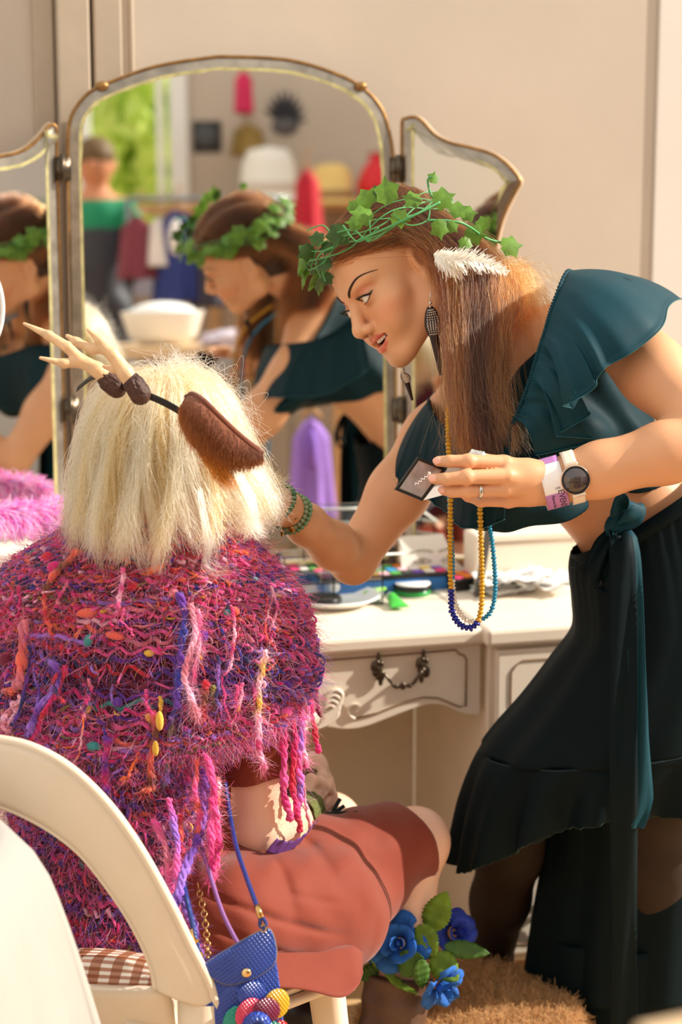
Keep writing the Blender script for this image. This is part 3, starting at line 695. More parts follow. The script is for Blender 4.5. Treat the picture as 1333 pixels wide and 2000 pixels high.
MB().lathe([(.112, .03), (.116, .035), (.108, .07), (.104, .068)], on(648), None, 28).build('hat_band', mat('band', srgb(150, 110, 70), .7), o)
o = empty('red_vase', on(742), 'red rounded vase at the right end of the far shelf', 'vase'); MB().lathe([(.06, 0), (.1, .04), (.115, .1), (.08, .18), (.045, .22), (.055, .25)], on(742), None, 28).build('vase_body', mat('red glaze', srgb(214, 24, 34), .3), o)
MB().lathe([(.052, .245), (.06, .255), (.046, .25)], on(742), None, 28).build('lip', mat('dark red', srgb(160, 20, 26), .3), o)
o = empty('sun_hat', on(525), 'large white draped hat on the far shelf', 'hat'); MB().lathe([(.13, 0), (.19, .01), (.17, .04), (.14, .06), (.13, .2), (.1, .27), (.002, .29)], on(525), None, 28).build('hat_body', mat('white felt', srgb(240, 232, 220), .9), o)
MB().lathe([(.142, .06), (.146, .07), (.136, .11), (.13, .1)], on(525), None, 28).build('hat_band', mat('hat ribbon', srgb(210, 190, 170), .7), o)
def speaker(o, c):
    MB().lathe([(.05, 0), (.055, .01), (.045, .015)], c - EY * .09, Matrix((EX, -UZ, -EY)).transposed(), 20).build('cone', mat('grey cone', srgb(70, 70, 70), .5), o)
def wbox(px, py, w, h, d, name, col, label, cat, deco=None, Y=10.3):
    c = RV(px, py, Y); o = empty(name, c - UZ * h / 2, label, cat); m = MB(); fbox(m, c, (w, d, h)); m.build('body', mat(label[:20], col, .6, .1, 8), o, False)
    if deco: deco(o, c)
    return o
o = wbox(405, 268, .14, .15, .14, 'loudspeaker', srgb(40, 38, 38), 'small dark box loudspeaker on the far wall', 'loudspeaker', speaker)
c = RV(557, 235, 10.3); o = empty('feather_mask', c, 'black feathered mask hanging on the far wall', 'mask')
m = MB()
for q in range(9):
    an = -1.2 + q * .35; m.tube([c, c + EX * (.06 * math.sin(an)) + UZ * (.08 * math.cos(an)), c + EX * (.11 * math.sin(an)) + UZ * (.15 * math.cos(an))], [.02, .018, .004], 6)
m.build('feathers', mat('black feather', srgb(38, 38, 44), .7), o); MB().sphere(c - UZ * .03, (.07, .03, .05), 14, R3).build('face_piece', mat('mask grey', srgb(80, 76, 76), .5), o)
def cloth_hang(px, py0, py1, Yv, w, col, name, label, cat, group=None, col2=None, folds=7, rail=None, flare=1.4):
    """hanging cloth: closed gathered tube, with shoulders and a hanger"""
    ct, cb = RV(px, py0, Yv), RV(px, py1, Yv); H = ct.z - cb.z; n, k = 48, 16; rows = []
    for i in range(k):
        t = i / (k - 1); r = []
        for j in range(n):
            a = 2 * math.pi * j / n; ww = w * .5 * (0.55 + .45 * min(1, t * 5)) * (1 + (flare - 1) * t); f = 1 + .12 * t * math.sin(folds * a + px)
            r.append(ct - UZ * (H * t + .02 * (1 - min(1, t * 6)) * abs(math.cos(a))) + EX * (ww * math.cos(a) * f) + EY * (.05 * (1 + t) * math.sin(a) * f))
        rows.append(r)
    o = empty(name, cb, label, cat, group); part('fabric', grid_mesh('fabric', rows, .003, True), mat(label[:22], col, .8, .15, 10), o)
    MB().tube([ct + EX * (-w * .3), ct + UZ * .03, ct + EX * (w * .3)], .006, 8).tube([ct + UZ * .03, ct + UZ * .08, ct + UZ * .1 + EX * .02, ct + UZ * .08 + EX * .035], .004, 6).build('hanger', m_wood, o)
    if col2: MB().sphere(ct - UZ * (H * .3) - EY * .07, (w * .2, .03, H * .2), 14, R3).build('sash', mat(label[:18] + 's', col2, .8), o)
    return o
rl = empty('clothes_rail', RV(400, 400, 8.6), 'metal clothes rail in the far part of the room', 'rail')
c0, c1 = RV(250, 388, 8.6), RV(560, 388, 8.6); MB().tube([c0, c1], .012, 10).build('bar', mat('rail steel', srgb(150, 150, 150), .3, metal=1), rl)
for c in (c0, c1): MB().tube([c, V((c.x, c.y, .02))], .012, 10).lathe([(.12, 0), (.12, .02), (.013, .03)], V((c.x, c.y, 0)), None, 16).build('upright', mat('rail steel', srgb(150, 150, 150), .3), rl)
G = 'costumes on the clothes rail'
cloth_hang(268, 420, 545, 8.6, .12, srgb(122, 52, 66), 'costume', 'maroon costume on the rail at its left end', 'costume', G)
cloth_hang(345, 410, 590, 8.6, .15, srgb(44, 56, 120), 'costume', 'navy blue dress on the rail with a white sash', 'costume', G, srgb(236, 230, 226))
cloth_hang(405, 420, 600, 8.6, .10, srgb(60, 56, 70), 'costume', 'charcoal costume on the rail next to the navy dress', 'costume', G)
cloth_hang(308, 425, 520, 8.6, .07, srgb(230, 220, 214), 'costume', 'short white costume on the rail between maroon and navy', 'costume', G)
cloth_hang(476, 138, 222, 10.35, .085, srgb(206, 40, 86), 'scarf', 'crimson scarf hanging high on the far wall', 'scarf', None, None, 5, None, 1.1)
cloth_hang(484, 240, 305, 10.4, .13, srgb(150, 120, 60), 'scarf', 'olive brown scarf hanging below the crimson one', 'scarf')
cloth_hang(600, 330, 470, 9.6, .10, srgb(196, 30, 50), 'costume', 'narrow red costume hanging behind the straw hat', 'costume')
cloth_hang(608, 815, 1010, 6.0, .10, srgb(150, 110, 200), 'costume', 'lilac purple costume hanging nearest the dressing mirror', 'costume', None, srgb(130, 90, 190))
G = 'storage crates under the far window'
for i, (px, py) in enumerate(((160, 475), (255, 475), (210, 545), (305, 550), (115, 545))):
    c = RV(px, py, 9.7); o = empty('storage_crate', c - UZ * .06, ['grey lilac storage crate, top left of the stack', 'pale grey storage crate, top right of the stack', 'blue grey storage crate low in the stack', 'pale grey crate at the right foot of the stack', 'blue grey crate at the left foot of the stack'][i], 'crate', G)
    m = MB(); fbox(m, c, (.19, .25, .13)); m.build('bin', mat('crate %d' % (i % 3), [srgb(160, 156, 172), srgb(186, 182, 184), srgb(136, 148, 170)][i % 3], .6), o, False); m = MB(); fbox(m, c + UZ * .07, (.2, .26, .02)); m.build('lid', m_wp, o, False)
# table in the middle of the room with a white basin
c = RV(330, 672, 7.2); TZ = c.z; o = empty('room_table', V((c.x, c.y, 0)), 'tan topped table in the middle of the room', 'table')
m = MB(); fbox(m, c - UZ * .02 + EX * .1, (1.1, .6, .035)); m.build('table_top', mat('table tan', srgb(222, 190, 150), .5, .1, 6), o, False)
for sx in (-.42, .6):
    for sy in (-.25, .25):
        m = MB(); fbox(m, V((c.x, c.y, (TZ - .04) / 2)) + EX * sx + EY * sy, (.045, .045, TZ - .04)); m.build('leg', m_wood, o, False)
o = empty('basin', c, 'large white basin on the tan table', 'basin'); MB().lathe([(.08, 0), (.12, .03), (.145, .11), (.15, .115), (.14, .115), (.11, .04), (.002, .02)], V((c.x, c.y, TZ)) + EX * -.02, None, 36).build('bowl_wall', m_white, o)
MB().sphere(V((c.x, c.y, TZ + .1)) + EX * -.02, (.125, .125, .05), 20).build('folded_cloth', mat('white cotton', srgb(250, 248, 244), .9), o)
c = RV(455, 668, 7.0); crumple(V((c.x, c.y, TZ)), .10, .07, .035, 21, 'heap_of_cloth', 'pale lilac and white cloth heaped on the tan table', 'cloth', mat('pale lilac cloth', srgb(226, 214, 228), .9))
# a child by the window
b = SDF(); hc_ = RV(186, 322, 9.0); kx = 1.0
X = lambda a, d, z: np.array(hc_ + EX * a + EY * d + UZ * z)
b.ell(X(0, 0, .01), (.078, .088, .105), (EX, EY, UZ), .02).cone(X(0, .01, -.08), X(0, .02, -.16), .045, .05, .03).cone(X(-.12, .02, -.2), X(.12, .02, -.2), .06, .06, .05)
b.cone(X(0, .02, -.22), X(0, .03, -.6), .11, .10, .05).cone(X(.15, .0, -.22), X(.2, -.06, -.45), .042, .035, .03).cone(X(.2, -.06, -.45), X(.16, -.24, -.5), .034, .026, .02).ell(X(.16, -.27, -.5), (.03, .045, .02), (EX, EY, UZ), .015)
b.cone(X(-.15, .0, -.22), X(-.19, -.04, -.45), .042, .035, .03).cone(X(-.19, -.04, -.45), X(-.12, -.22, -.5), .034, .026, .02).ell(X(-.12, -.25, -.5), (.03, .045, .02), (EX, EY, UZ), .015)
for s in (-1, 1): b.cone(X(s * .07, .02, -.62), X(s * .08, 0, -.95), .075, .055, .04).cone(X(s * .08, 0, -.95), X(s * .08, .03, -1.28), .055, .04, .03).ell(X(s * .08, -.05, -1.31), (.045, .11, .035), (EX, EY, UZ), .03)
b.ell(X(0, -.088, -.01), (.012, .016, .018), (EX, EY, UZ), .015)
for s in (-1, 1): b.ell(X(s * .08, .01, 0), (.012, .02, .03), (EX, EY, UZ), .006)
v, f = b.mesh(.012); f = f[:, ::1]; rel = (v - np.array(hc_)); cz = rel[:, 2]; ro = np.abs(rel @ np.array(EX))
colv = np.where((cz < -.15)[:, None], srgb(20, 140, 96), srgb(206, 138, 100)); colv = np.where((cz < -.27)[:, None], srgb(60, 60, 68), colv)
ch = empty('person', V((hc_.x, hc_.y, 0)), 'child with short sandy hair and a green collar beside the far window', 'person')
part('body', mesh('body', v, f, colv), mat('child skin and clothes', (1, 1, 1), .6, attr='col'), ch)
MB().sphere(hc_ + UZ * .038 + EY * .008, (.088, .100, .088), 20, R3).build('hair', mat('sandy hair', srgb(104, 78, 44), .6, .3, 30), ch)
for s in (-1, 1): MB().sphere(hc_ + EX * (s * .03) - EY * .084, (.009, .006, .006), 8, R3).build('eye', m_black, ch)
# left-hand side of the room, seen in the right wing
wr_ = MB().box((4.7, .4, 1.3), (.12, 3.4, 2.6)).build('wall_right', mat('grey lilac paint', srgb(196, 188, 186), .8, .05, 3), None, False); wr_['kind'] = 'structure'
wl = MB().box((-2.9, -.6, 1.3), (.12, 4.0, 2.6)).build('wall_left', m_wall, None, False); wl['kind'] = 'structure'
wb = MB().box((-1.3, -3.6, 1.3), (3.4, .12, 2.6)).build('wall_rear', m_wall2, None, False); wb['kind'] = 'structure'
# ---------------------------------------------------------------- the standing woman
A3 = lambda v: np.array(v, float)
m_skin = mat('tanned skin', (1, 1, 1), 0.42, attr='col', sss=0.12, bump=0.12, bscale=700, spec=0.35)
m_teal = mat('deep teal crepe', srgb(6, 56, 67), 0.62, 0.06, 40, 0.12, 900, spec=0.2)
m_teal2 = mat('shade darkened teal crepe', srgb(4, 21, 25), 0.66, 0.08, 30, 0.12, 900, spec=0.12)  # darker copy of the teal, the skirt's shade put into the colour
m_teal3 = mat('shade toned teal crepe', srgb(5, 40, 48), 0.64, 0.06, 30, 0.12, 900, spec=0.15)  # mid copy of the teal, shade on bodice and far sleeve coloured in
m_legging = mat('dark brown leggings', srgb(44, 30, 20), 0.75, 0.12, 90, 0.1, 400)
wm = empty('person', V((P(1150, 1500, 3.5).x, 3.5, 0)), 'woman in teal off-shoulder top and skirt leaning over to paint a face', 'person')
# head frame: l = her left, f = forward, u = up
HL = V((.28, -.88, .38)).normalized(); HF = V((-.759, -.446, -.473)); HF = (HF - HL * HF.dot(HL)).normalized(); HU = (HL.cross(HF) * -1).normalized()
if HU.z < 0: HU = -HU
_q = Quaternion(HU, math.radians(5)); HL, HF = _q @ HL, _q @ HF
HS = 1.10
HO = P(718, 577, 3.31) - (HL * .032 + HF * .075) * HS
def hh(x, y, z): return HO + (HL * x + HF * y + HU * z) * HS
def hl(v):
    d = (np.asarray(v) - np.array(HO)) / HS; return np.stack([d @ np.array(HL), d @ np.array(HF), d @ np.array(HU)], 1)
HAX = (HL, HF, HU)
def head(b, female=1.0):
    e = lambda c, r, k=.02, op='add', ax=HAX: b.ell(hh(*c), tuple(q * HS for q in r), ax, k, op)
    c = lambda p, q, ra, rb, k=.015, op='add': b.cone(hh(*p), hh(*q), ra * HS, rb * HS, k, op)
    e((0, -.015, .032), (.071, .092, .077), .02); e((0, .032, .036), (.058, .050, .052), .03); e((0, .036, -.035), (.054, .046, .060), .03)
    for s in (-1, 1):
        e((s * .040, .052, -.026), (.021, .022, .018), .026)                     # cheekbone
        c((s * .054, -.004, -.060), (s * .018, .064, -.096), .018, .016, .028); c((s * .056, -.006, -.030), (s * .054, -.004, -.062), .014, .016, .024)     # jaw
        e((s * .034, .064, -.050), (.018, .018, .020), .024)                     # smiling cheek
        c((s * .010, .081, .019), (s * .043, .064, .022), .009, .009, .014)       # brow ridge
    e((0, .074, -.098), (.017, .016, .015), .018)                                 # chin
    e((0, .070, -.062), (.027, .022, .026), .02)                                  # muzzle
    for s in (-1, 1): e((s * .031, .091, .000), (.017, .014, .0095), .012, 'cut') # eye hollow
    c((0, .079, .012), (0, .101, -.030), .0075, .0095, .012); e((0, .1035, -.036), (.0105, .0105, .0095), .008)   # nose
    for s in (-1, 1): e((s * .0115, .093, -.0405), (.0075, .0105, .0075), .006)
    for s in (-1, 1): e((s * .0062, .099, -.0485), (.0038, .0055, .0040), .003, 'cut')
    for s in (-1, 1): e((s * .031, .0715, -.002), (.0150, .0140, .0135), .006)    # lid ball
    for s in (-1, 1):
        ey = (HL * math.cos(.10 * s) + HU * math.sin(.10 * s), HF, HU * math.cos(.10 * s) - HL * math.sin(.10 * s))
        e((s * .0315, .0865, -.002), (.0138, .010, .0058), .0016, 'cut', ey)       # opening of the lids
    c((0, .089, -.050), (0, .086, -.058), .004, .004, .006)                        # philtrum
    for s in (-1, 1): e((s * .0315, .067, -.056), (.005, .005, .006), .006, 'cut')  # mouth corner dimple
    lip_u, lip_l = LIPS
    e((0, .092, -.0655), (.0200, .024, .0068), .003, 'cut'); 
    for s in (-1, 1): e((s * .018, .082, -.0620), (.0095, .018, .0048), .003, 'cut'); c((s * .0215, .079, -.045), (s * .036, .066, -.056), .0010, .0012, .006, 'cut')
    for L_ in (lip_u, lip_l):
        for i in range(len(L_) - 1): c(L_[i][:3], L_[i + 1][:3], L_[i][3], L_[i + 1][3], .0035)
    for s in (-1, 1):                                                              # ears
        e((s * .070, -.014, -.004), (.008, .017, .028), .006, 'add'); e((s * .078, -.010, .000), (.005, .009, .015), .004, 'cut'); e((s * .070, -.006, -.028), (.006, .008, .009), .006)
LIPS = ([(-.0300, .0690, -.0555, .0022), (-.018, .0835, -.0570, .0033), (-.006, .0905, -.0560, .0041), (0, .0912, -.0570, .0036), (.006, .0905, -.0560, .0041), (.018, .0835, -.0570, .0033), (.0300, .0690, -.0555, .0022)],
        [(-.0295, .0690, -.0570, .0022), (-.019, .0815, -.0690, .0034), (-.007, .0880, -.0755, .0045), (0, .0888, -.0765, .0048), (.007, .0880, -.0755, .0045), (.019, .0815, -.0690, .0034), (.0295, .0690, -.0570, .0022)])
# trunk frame
NB, LS, RS = P(990, 655, 3.38), P(1185, 628, 3.22), P(850, 855, 3.50)
CH, WA, PE = P(1065, 800, 3.38), P(1232, 1000, 3.40), P(1295, 1115, 3.42)
TU = (NB - WA).normalized(); TL = (LS - RS); TL = (TL - TU * TL.dot(TU)).normalized(); TF = TL.cross(TU).normalized()
if TF.y > 0: TF = -TF
TAX = (TL, TF, TU)
def trunk(b, g=0.0, low=True):
    E = lambda c, r, k=.05: b.ell(c, tuple(q + g for q in r), TAX, k)
    E(CH, (.140, .092, .15)); E((CH + WA) / 2, (.122, .088, .12)); E(WA, (.112, .088, .09))
    if low: E(PE, (.155, .115, .11))
    E(CH + TL * .068 + TF * .080 - TU * .035, (.058, .052, .056), .03); E(CH - TL * .068 + TF * .080 - TU * .035, (.058, .052, .056), .03)
def shoulders(b, g=0.0):
    b.cone(NB - TU * .02, LS, .052 + g, .050 + g, .05).cone(NB - TU * .02, RS, .052 + g, .050 + g, .05)
LE, LW = P(1398, 858, 3.03), P(1078, 943, 3.03); RE, RW = P(690, 1095, 3.42), P(556, 992, 3.24)
wb_ = SDF(); trunk(wb_); shoulders(wb_)
wb_.cone(hh(0, -.035, -.060), NB, .050, .056, .03).cone(hh(0, -.045, -.02), NB - TF * .03, .045, .05, .03)
wb_.chain([LS, (LS * .55 + LE * .45), LE], [.056, .050, .041], .03).chain([LE, LE * .7 + LW * .3, LE * .3 + LW * .7, LW], [.041, .045, .040, .0345], .02)
wb_.chain([RS, (RS * .55 + RE * .45), RE], [.054, .049, .038], .03).chain([RE, RE * .7 + RW * .3, RE * .3 + RW * .7, RW], [.037, .038, .032, .026], .02)
hipR, hipL, knR, knL, anR = P(1252, 1150, 3.46), P(1340, 1150, 3.36), P(1018, 1560, 3.50), P(1290, 1560, 3.38), P(953, 1880, 3.70)
anL = V((knL.x + .02, 3.55, .085)); ft = V((-.9, -.35, 0)).normalized()
legs = [(hipR, knR, anR), (hipL, knL, anL)]
for h_, k_, a_ in legs:
    md_ = h_ * .55 + k_ * .45 + (V((.035, 0, .0)) if k_ is knR else V((0, 0, 0)))
    wb_.chain([h_, md_, k_], [.074, .064, .054], .04).chain([k_, k_ * .65 + a_ * .35, a_], [.052, .050, .032], .02)
    wb_.chain([a_ - UZ * .02, V((a_.x, a_.y, .035)) + ft * .08, V((a_.x, a_.y, .025)) + ft * .15], [.034, .028, .02], .02)
def hand(b, W, mcps, fingers, thumb, q=1.0):
    for m_ in mcps: b.cone(W, m_, .0220 * q, .0120 * q, .014 * q)
    b.cone((W + mcps[0]) / 2, (W + mcps[3]) / 2, .018 * q, .017 * q, .02 * q)
    for m_, f in zip(mcps, fingers):
        pts = [m_] + f[0]; rs = f[1]
        for i in range(len(pts) - 1): b.cone(pts[i], pts[i + 1], rs[i] * .95, rs[i + 1] * .95, .0025)
        b.ell(pts[1], rs[1] * 1.04, None, .004)
    b.chain(thumb[0], thumb[1], .007)
LM = [P(988, 905, 3.005), P(992, 930, 2.99), P(988, 956, 2.995), P(994, 978, 3.02)]
LF = [([P(916, 901, 2.985), P(880, 901, 2.985), P(857, 901, 2.993)], [.0120, .0108, .0098, .0082]), ([P(912, 932, 2.972), P(872, 936, 2.974), P(848, 935, 2.982)], [.0124, .0112, .0102, .0084]),
      ([P(914, 959, 2.982), P(884, 960, 2.985), P(868, 958, 2.995)], [.0118, .0106, .0096, .0080]), ([P(940, 978, 3.035), P(915, 970, 3.055), P(900, 960, 3.06)], [.0105, .0094, .0084, .0072])]
hand(wb_, LW, LM, LF, ([P(1040, 925, 3.05), P(985, 908, 3.055), P(940, 900, 3.050), P(912, 903, 3.043)], [.016, .014, .0112, .009]))
RM = [P(508, 958, 3.18), P(512, 974, 3.17), P(516, 988, 3.175), P(522, 1002, 3.19)]
RF = [([q + V((-.03, -.01, .006)), q + V((-.045, .012, -.004)), q + V((-.04, .03, -.012))], [.010, .0092, .0086, .0074]) for q in RM]
hand(wb_, RW, RM, RF, ([P(530, 962, 3.22), P(512, 940, 3.20), P(496, 930, 3.19), P(484, 930, 3.18)], [.014, .012, .010, .008]))
head(wb_)
hc0 = A3(hh(0, .02, -.01)); hand_c = A3(P(955, 940, 3.01)); eyeR = [(hc0, .165), (hand_c, .125)]
mv = [wb_.mesh(.0042, None, [(c, r - .012) for c, r in eyeR]), wb_.mesh(.00125, [(hc0, .150)]), wb_.mesh(.0017, [(hand_c, .115)])]
wv, wf = join_sdf(mv)
def skin_cols(v):
    base = np.tile(np.array(srgb(222, 164, 122)), (len(v), 1)); base *= 1 + .05 * vnoise(v, 30, 3)[:, None]
    L_ = hl(v); near = np.linalg.norm(L_, axis=1) < .2
    def blend(mask, col): return base * (1 - mask[:, None]) + np.array(col) * mask[:, None]
    def g(c, r): return np.exp(-(((L_ - np.array(c)) / np.array(r)) ** 2).sum(1)) * near
    ax_ = np.abs(L_[:, 0]); Lm = np.stack([ax_, L_[:, 1], L_[:, 2]], 1)
    gm = lambda c, r: np.exp(-(((Lm - np.array(c)) / np.array(r)) ** 2).sum(1)) * near
    base = blend(.55 * gm((.046, .058, -.036), (.020, .03, .016)), srgb(222, 120, 84))
    base = blend(.70 * gm((.037, .080, .010), (.017, .02, .0065)), srgb(196, 96, 60))
    base = blend(.45 * gm((.030, .084, -.012), (.014, .02, .004)), srgb(170, 110, 84))
    def dl(lip):
        d = np.full(len(v), 9.0)
        for i in range(len(lip) - 1):
            a, b = np.array(lip[i][:3]), np.array(lip[i + 1][:3]); t = np.clip(((L_ - a) @ (b - a)) / ((b - a) @ (b - a)), 0, 1)
            d = np.minimum(d, np.linalg.norm(L_ - a - t[:, None] * (b - a), axis=1) - (lip[i][3] + .0004))
        return d
    ml = np.clip(1 - (np.minimum(dl(LIPS[0]), dl(LIPS[1])) / .0012), 0, 1) * near
    base = blend(.9 * ml, srgb(200, 74, 70))
    ins = near & (L_[:, 1] < .079) & (L_[:, 1] > .03) & (np.abs(L_[:, 2] + .0645) < .009) & (ax_ < .025) & (L_[:, 1] > .0505) & (ml < .5)
    base[ins] = srgb(70, 18, 18)
    base = blend(.85 * gm((.0062, .096, -.0475), (.0042, .006, .0038)), srgb(110, 50, 30))
    # scalp under the hair
    zl = np.interp(L_[:, 1], [-.11, -.035, -.025, .005, .03, .055, .08], [-.08, -.06, .016, .034, .042, .054, .068]); sc = np.clip((L_[:, 2] - zl) / .006, 0, 1) * near
    base = blend(sc, srgb(60, 34, 20))
    return base
part('body', mesh('body', wv, wf, skin_cols(wv)), m_skin, wm)
# eyes, brows, lashes, teeth
def snap(p, d, off=0.0):
    """slide a point onto the woman's skin along d"""
    p = np.array(p, float) - np.array(d) * .03; d = np.array(d)
    for _ in range(14): p = p + d * (wb_.ev(p[None])[0] - off) * .8
    return V(p)
m_scl = mat('eye white', srgb(236, 230, 224), 0.2); m_iris = mat('hazel iris', srgb(96, 84, 60), 0.25, 0.2, 900); m_pup = mat('pupil', (.004, .004, .004), 0.1)
m_brow = mat('dark brow hair', srgb(52, 30, 20), 0.7); m_lash = mat('black lash', srgb(16, 10, 8), 0.6); m_teeth = mat('teeth', srgb(250, 244, 232), 0.25)
GAZE = (hh(0, .5, -.12) - hh(0, 0, 0)).normalized(); GAZE = (GAZE + HL * .34 + HU * .03).normalized()
for s in (-1, 1):
    ec = hh(s * .031, .0712, -.002); e = MB().sphere(ec, .0122 * HS, 24).build('eyeball', m_scl, wm)
    gq = GAZE.to_track_quat('Z', 'Y').to_matrix()
    MB().lathe([(.0001, .01245), (.0030, .0122), (.0064, .01085), (.0066, .0104)][::-1], ec, gq * 1.0, 24).build('iris', m_iris, e)
    MB().lathe([(.0026, .01235), (.0018, .0126), (.0001, .0127)], ec, gq, 16).build('pupil', m_pup, e)
    up = [(-.0135, .0785, -.0035), (-.008, .0865, .0030), (0, .0892, .0046), (.008, .0870, .0036), (.0145, .0790, .0005), (.0185, .0735, .0030)]
    lo = [(-.0125, .0790, -.0050), (-.006, .0855, -.0068), (.002, .0868, -.0070), (.009, .0835, -.0052), (.0145, .0785, -.0005)]
    f_ = lambda q: hh(s * (.0315 + q[0]), q[1] - .0015, q[2] - .0015)
    us = spline(up, 24); MB().tube([f_(q) for q in us], list(np.linspace(.0008, .0017, 18)) + list(np.linspace(.0016, .0004, 6)), 8).build('upper_lash_line', m_lash, wm)
    MB().tube([f_(q) for q in spline(lo, 16)], .0006, 6).build('lower_lash_line', m_lash, wm)
    m = MB()
    for i in range(3, 22):
        q = us[i]; p0 = f_(q); d = (HF * .7 + HU * .35 + HL * (s * (-.3 + i * .05))).normalized(); m.tube([p0, p0 + d * .004 + HU * .0004, p0 + d * .0065 + HU * .0025], [.0004, .0003, .0001], 4)
    m.build('eyelashes', m_lash, wm)
    br = spline([(.011, .0895, .0135), (.018, .0895, .0195), (.028, .0855, .0250), (.039, .0760, .0285), (.050, .0640, .0265), (.060, .0520, .0205)], 30)
    MB().tube([snap(hh(s * q[0], q[1], q[2]), -(HF * .8 + HL * (s * .5)).normalized(), .0002) for q in br], [.0024 * (1 - (i / 29) ** 2 * .82) * (1 if i > 2 else .7) for i in range(30)], 8, flat=.8).build('eyebrow', m_brow, wm)
m = MB()
for i in range(-5, 6):
    a = i * .0062 if abs(i) < 2 else i * .0056; y = .0855 - .020 * (i / 5) ** 2; Rz = Matrix((HL, HF, HU)).transposed()
    m.box(hh(a, y - .0018, -.0620 + .0010 * abs(i) * .5), (.0064, .005, .0085 if abs(i) < 3 else .007), Rz, .0015)
m.build('teeth', m_teeth, wm)
m = MB()
for fi in (0, 1, 2):
    t_, d_ = V(LF[fi][0][2]), V(LF[fi][0][1]); ax = (t_ - d_).normalized(); nrm = V((0, -.9, .25)); nrm = (nrm - ax * nrm.dot(ax)).normalized(); sd = ax.cross(nrm)
    m = MB().sphere(t_ - ax * .001 + nrm * .0066, (.0078, .0060, .0028), 14, Matrix((ax, sd, nrm)).transposed()); m.build('fingernail', mat('bare nail', srgb(240, 182, 160), 0.22), wm)
# leggings
lg = SDF()
for h_, k_, a_ in legs: lg.cone(h_ * .55 + k_ * .45 + (V((.035, 0, 0)) if k_ is knR else V((0, 0, 0))), k_, .068, .060, .03).chain([k_, k_ * .72 + a_ * .28, k_ * .4 + a_ * .6, a_, a_ - (k_ - a_).normalized() * .02], [.060, .062, .052, .041, .040], .03)
for k_ in range(7):
    q = anR + (knR - anR) * (.02 + .03 * k_); lg.ell(q, (.0435 + .002 * (k_ % 2),) * 2 + (.006,), None, .008)
part('leggings', mesh('leggings', *lg.mesh(.005)), m_legging, wm)
for h_, k_, a_ in legs:
    bt = SDF().chain([a_ - UZ * .01, V((a_.x, a_.y, .04)) + ft * .08, V((a_.x, a_.y, .032)) + ft * .16], [.042, .037, .030], .02); part('shoe', mesh('shoe', *bt.mesh(.006)), mat('dark shoe', srgb(34, 26, 22), .5), wm)
# bodice
bd = SDF(); trunk(bd, .014, False); shoulders(bd, .012)
bd.cone(LS, LS * .9 + LE * .1, .064, .056, .03); bd.cone(RS, RS * .8 + RE * .2, .064, .062, .03)
bd.ell(P(985, 965, 3.24), (.085, .06, .055), TAX, .04).ell(P(1065, 1000, 3.26), (.075, .06, .05), None, .04)
Np = [A3(P(*q)) for q in ((1108, 532, 3.25), (1078, 600, 3.15), (1045, 710, 3.12), (1000, 830, 3.16), (835, 790, 3.45), (1060, 556, 3.50))]
cN = np.mean(Np, 0) - np.array(TU) * .028; nN = np.linalg.svd(np.array(Np) - cN)[2][2]; nN = nN * np.sign(nN @ np.array(TU))
bd.plane(cN, nN, .006)
h1, h2 = P(985, 1036, 3.22), P(1333, 920, 3.34); dd_ = (h2 - h1).normalized(); nH = dd_.cross(V((0, 1, .10)).normalized()); nH = nH if nH.z < 0 else -nH
bd.plane(h1, nH, .006)
fold = lambda x: .0035 * np.sin(x @ np.array([55, 20, 12.]) + 2.5 * np.sin(x @ np.array([3, 9, 21.]))) + .002 * np.sin(x @ np.array([-40, 70, 60.]))
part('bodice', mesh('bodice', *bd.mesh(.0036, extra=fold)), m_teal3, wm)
def flounce(name, pairs, rows, cols, bulge, m, wav=0.0, nw=0, th=.0012):
    N_ = spline([P(*p[0]) for p in pairs], cols); H_ = spline([P(*p[1]) for p in pairs], cols); g = np.zeros((rows, cols, 3))
    for i in range(rows):
        t = i / (rows - 1); s = np.linspace(0, 1, cols)
        off = bulge * math.sin(math.pi * min(1, t * 1.05)) ** .8
        g[i] = N_ * (1 - t) + H_ * t + np.array([0, -.75, .65])[None] * off
        w = ((np.sin(s * nw * 2 * math.pi + 1.5 * np.sin(s * 9)) * .7 + .45 * np.sin(s * nw * 5.2 * math.pi + 1)) * wav * (.25 + t ** .7) + np.sin(s * 95) * .0022 * (1 - t) ** 3)[:, None]; g[i] += np.array([0.25, -.85, .3])[None] * w
    o = part(name, grid_mesh(name, g, th), m, wm); e = MB().tube([V(q) - V((0, .0006, 0)) for q in H_ + (g[-1] - H_)], .0009, 6); e.build('frayed_hem', mat('frayed teal edge', srgb(30, 84, 90), .8), o)
    MB().tube([V(q) for q in N_], [.0032 + .0012 * math.sin(i * 1.9) for i in range(cols)], 6).build('elastic_edge', m, o); return o
lp = [((1150, 545, 3.44), (1335, 585, 3.44)), ((1122, 533, 3.34), (1326, 585, 3.33)), ((1109, 531, 3.25), (1311, 596, 3.20)), ((1098, 551, 3.19), (1287, 645, 3.08)), ((1088, 577, 3.16), (1232, 690, 3.05)),
      ((1079, 600, 3.145), (1186, 716, 3.035)), ((1072, 622, 3.135), (1171, 738, 3.035)), ((1067, 640, 3.13), (1160, 760, 3.035)), ((1062, 657, 3.125), (1120, 784, 3.04)), ((1057, 672, 3.12), (1099, 794, 3.055)),
      ((1052, 688, 3.12), (1135, 799, 3.085)), ((1047, 704, 3.12), (1152, 810, 3.09)), ((1042, 720, 3.12), (1118, 832, 3.08)), ((1037, 738, 3.12), (1088, 852, 3.085)), ((1030, 758, 3.125), (1140, 856, 3.115)), ((1022, 780, 3.13), (1163, 862, 3.12)), ((1013, 802, 3.14), (1090, 880, 3.12)), ((1003, 826, 3.15), (1045, 890, 3.13))]
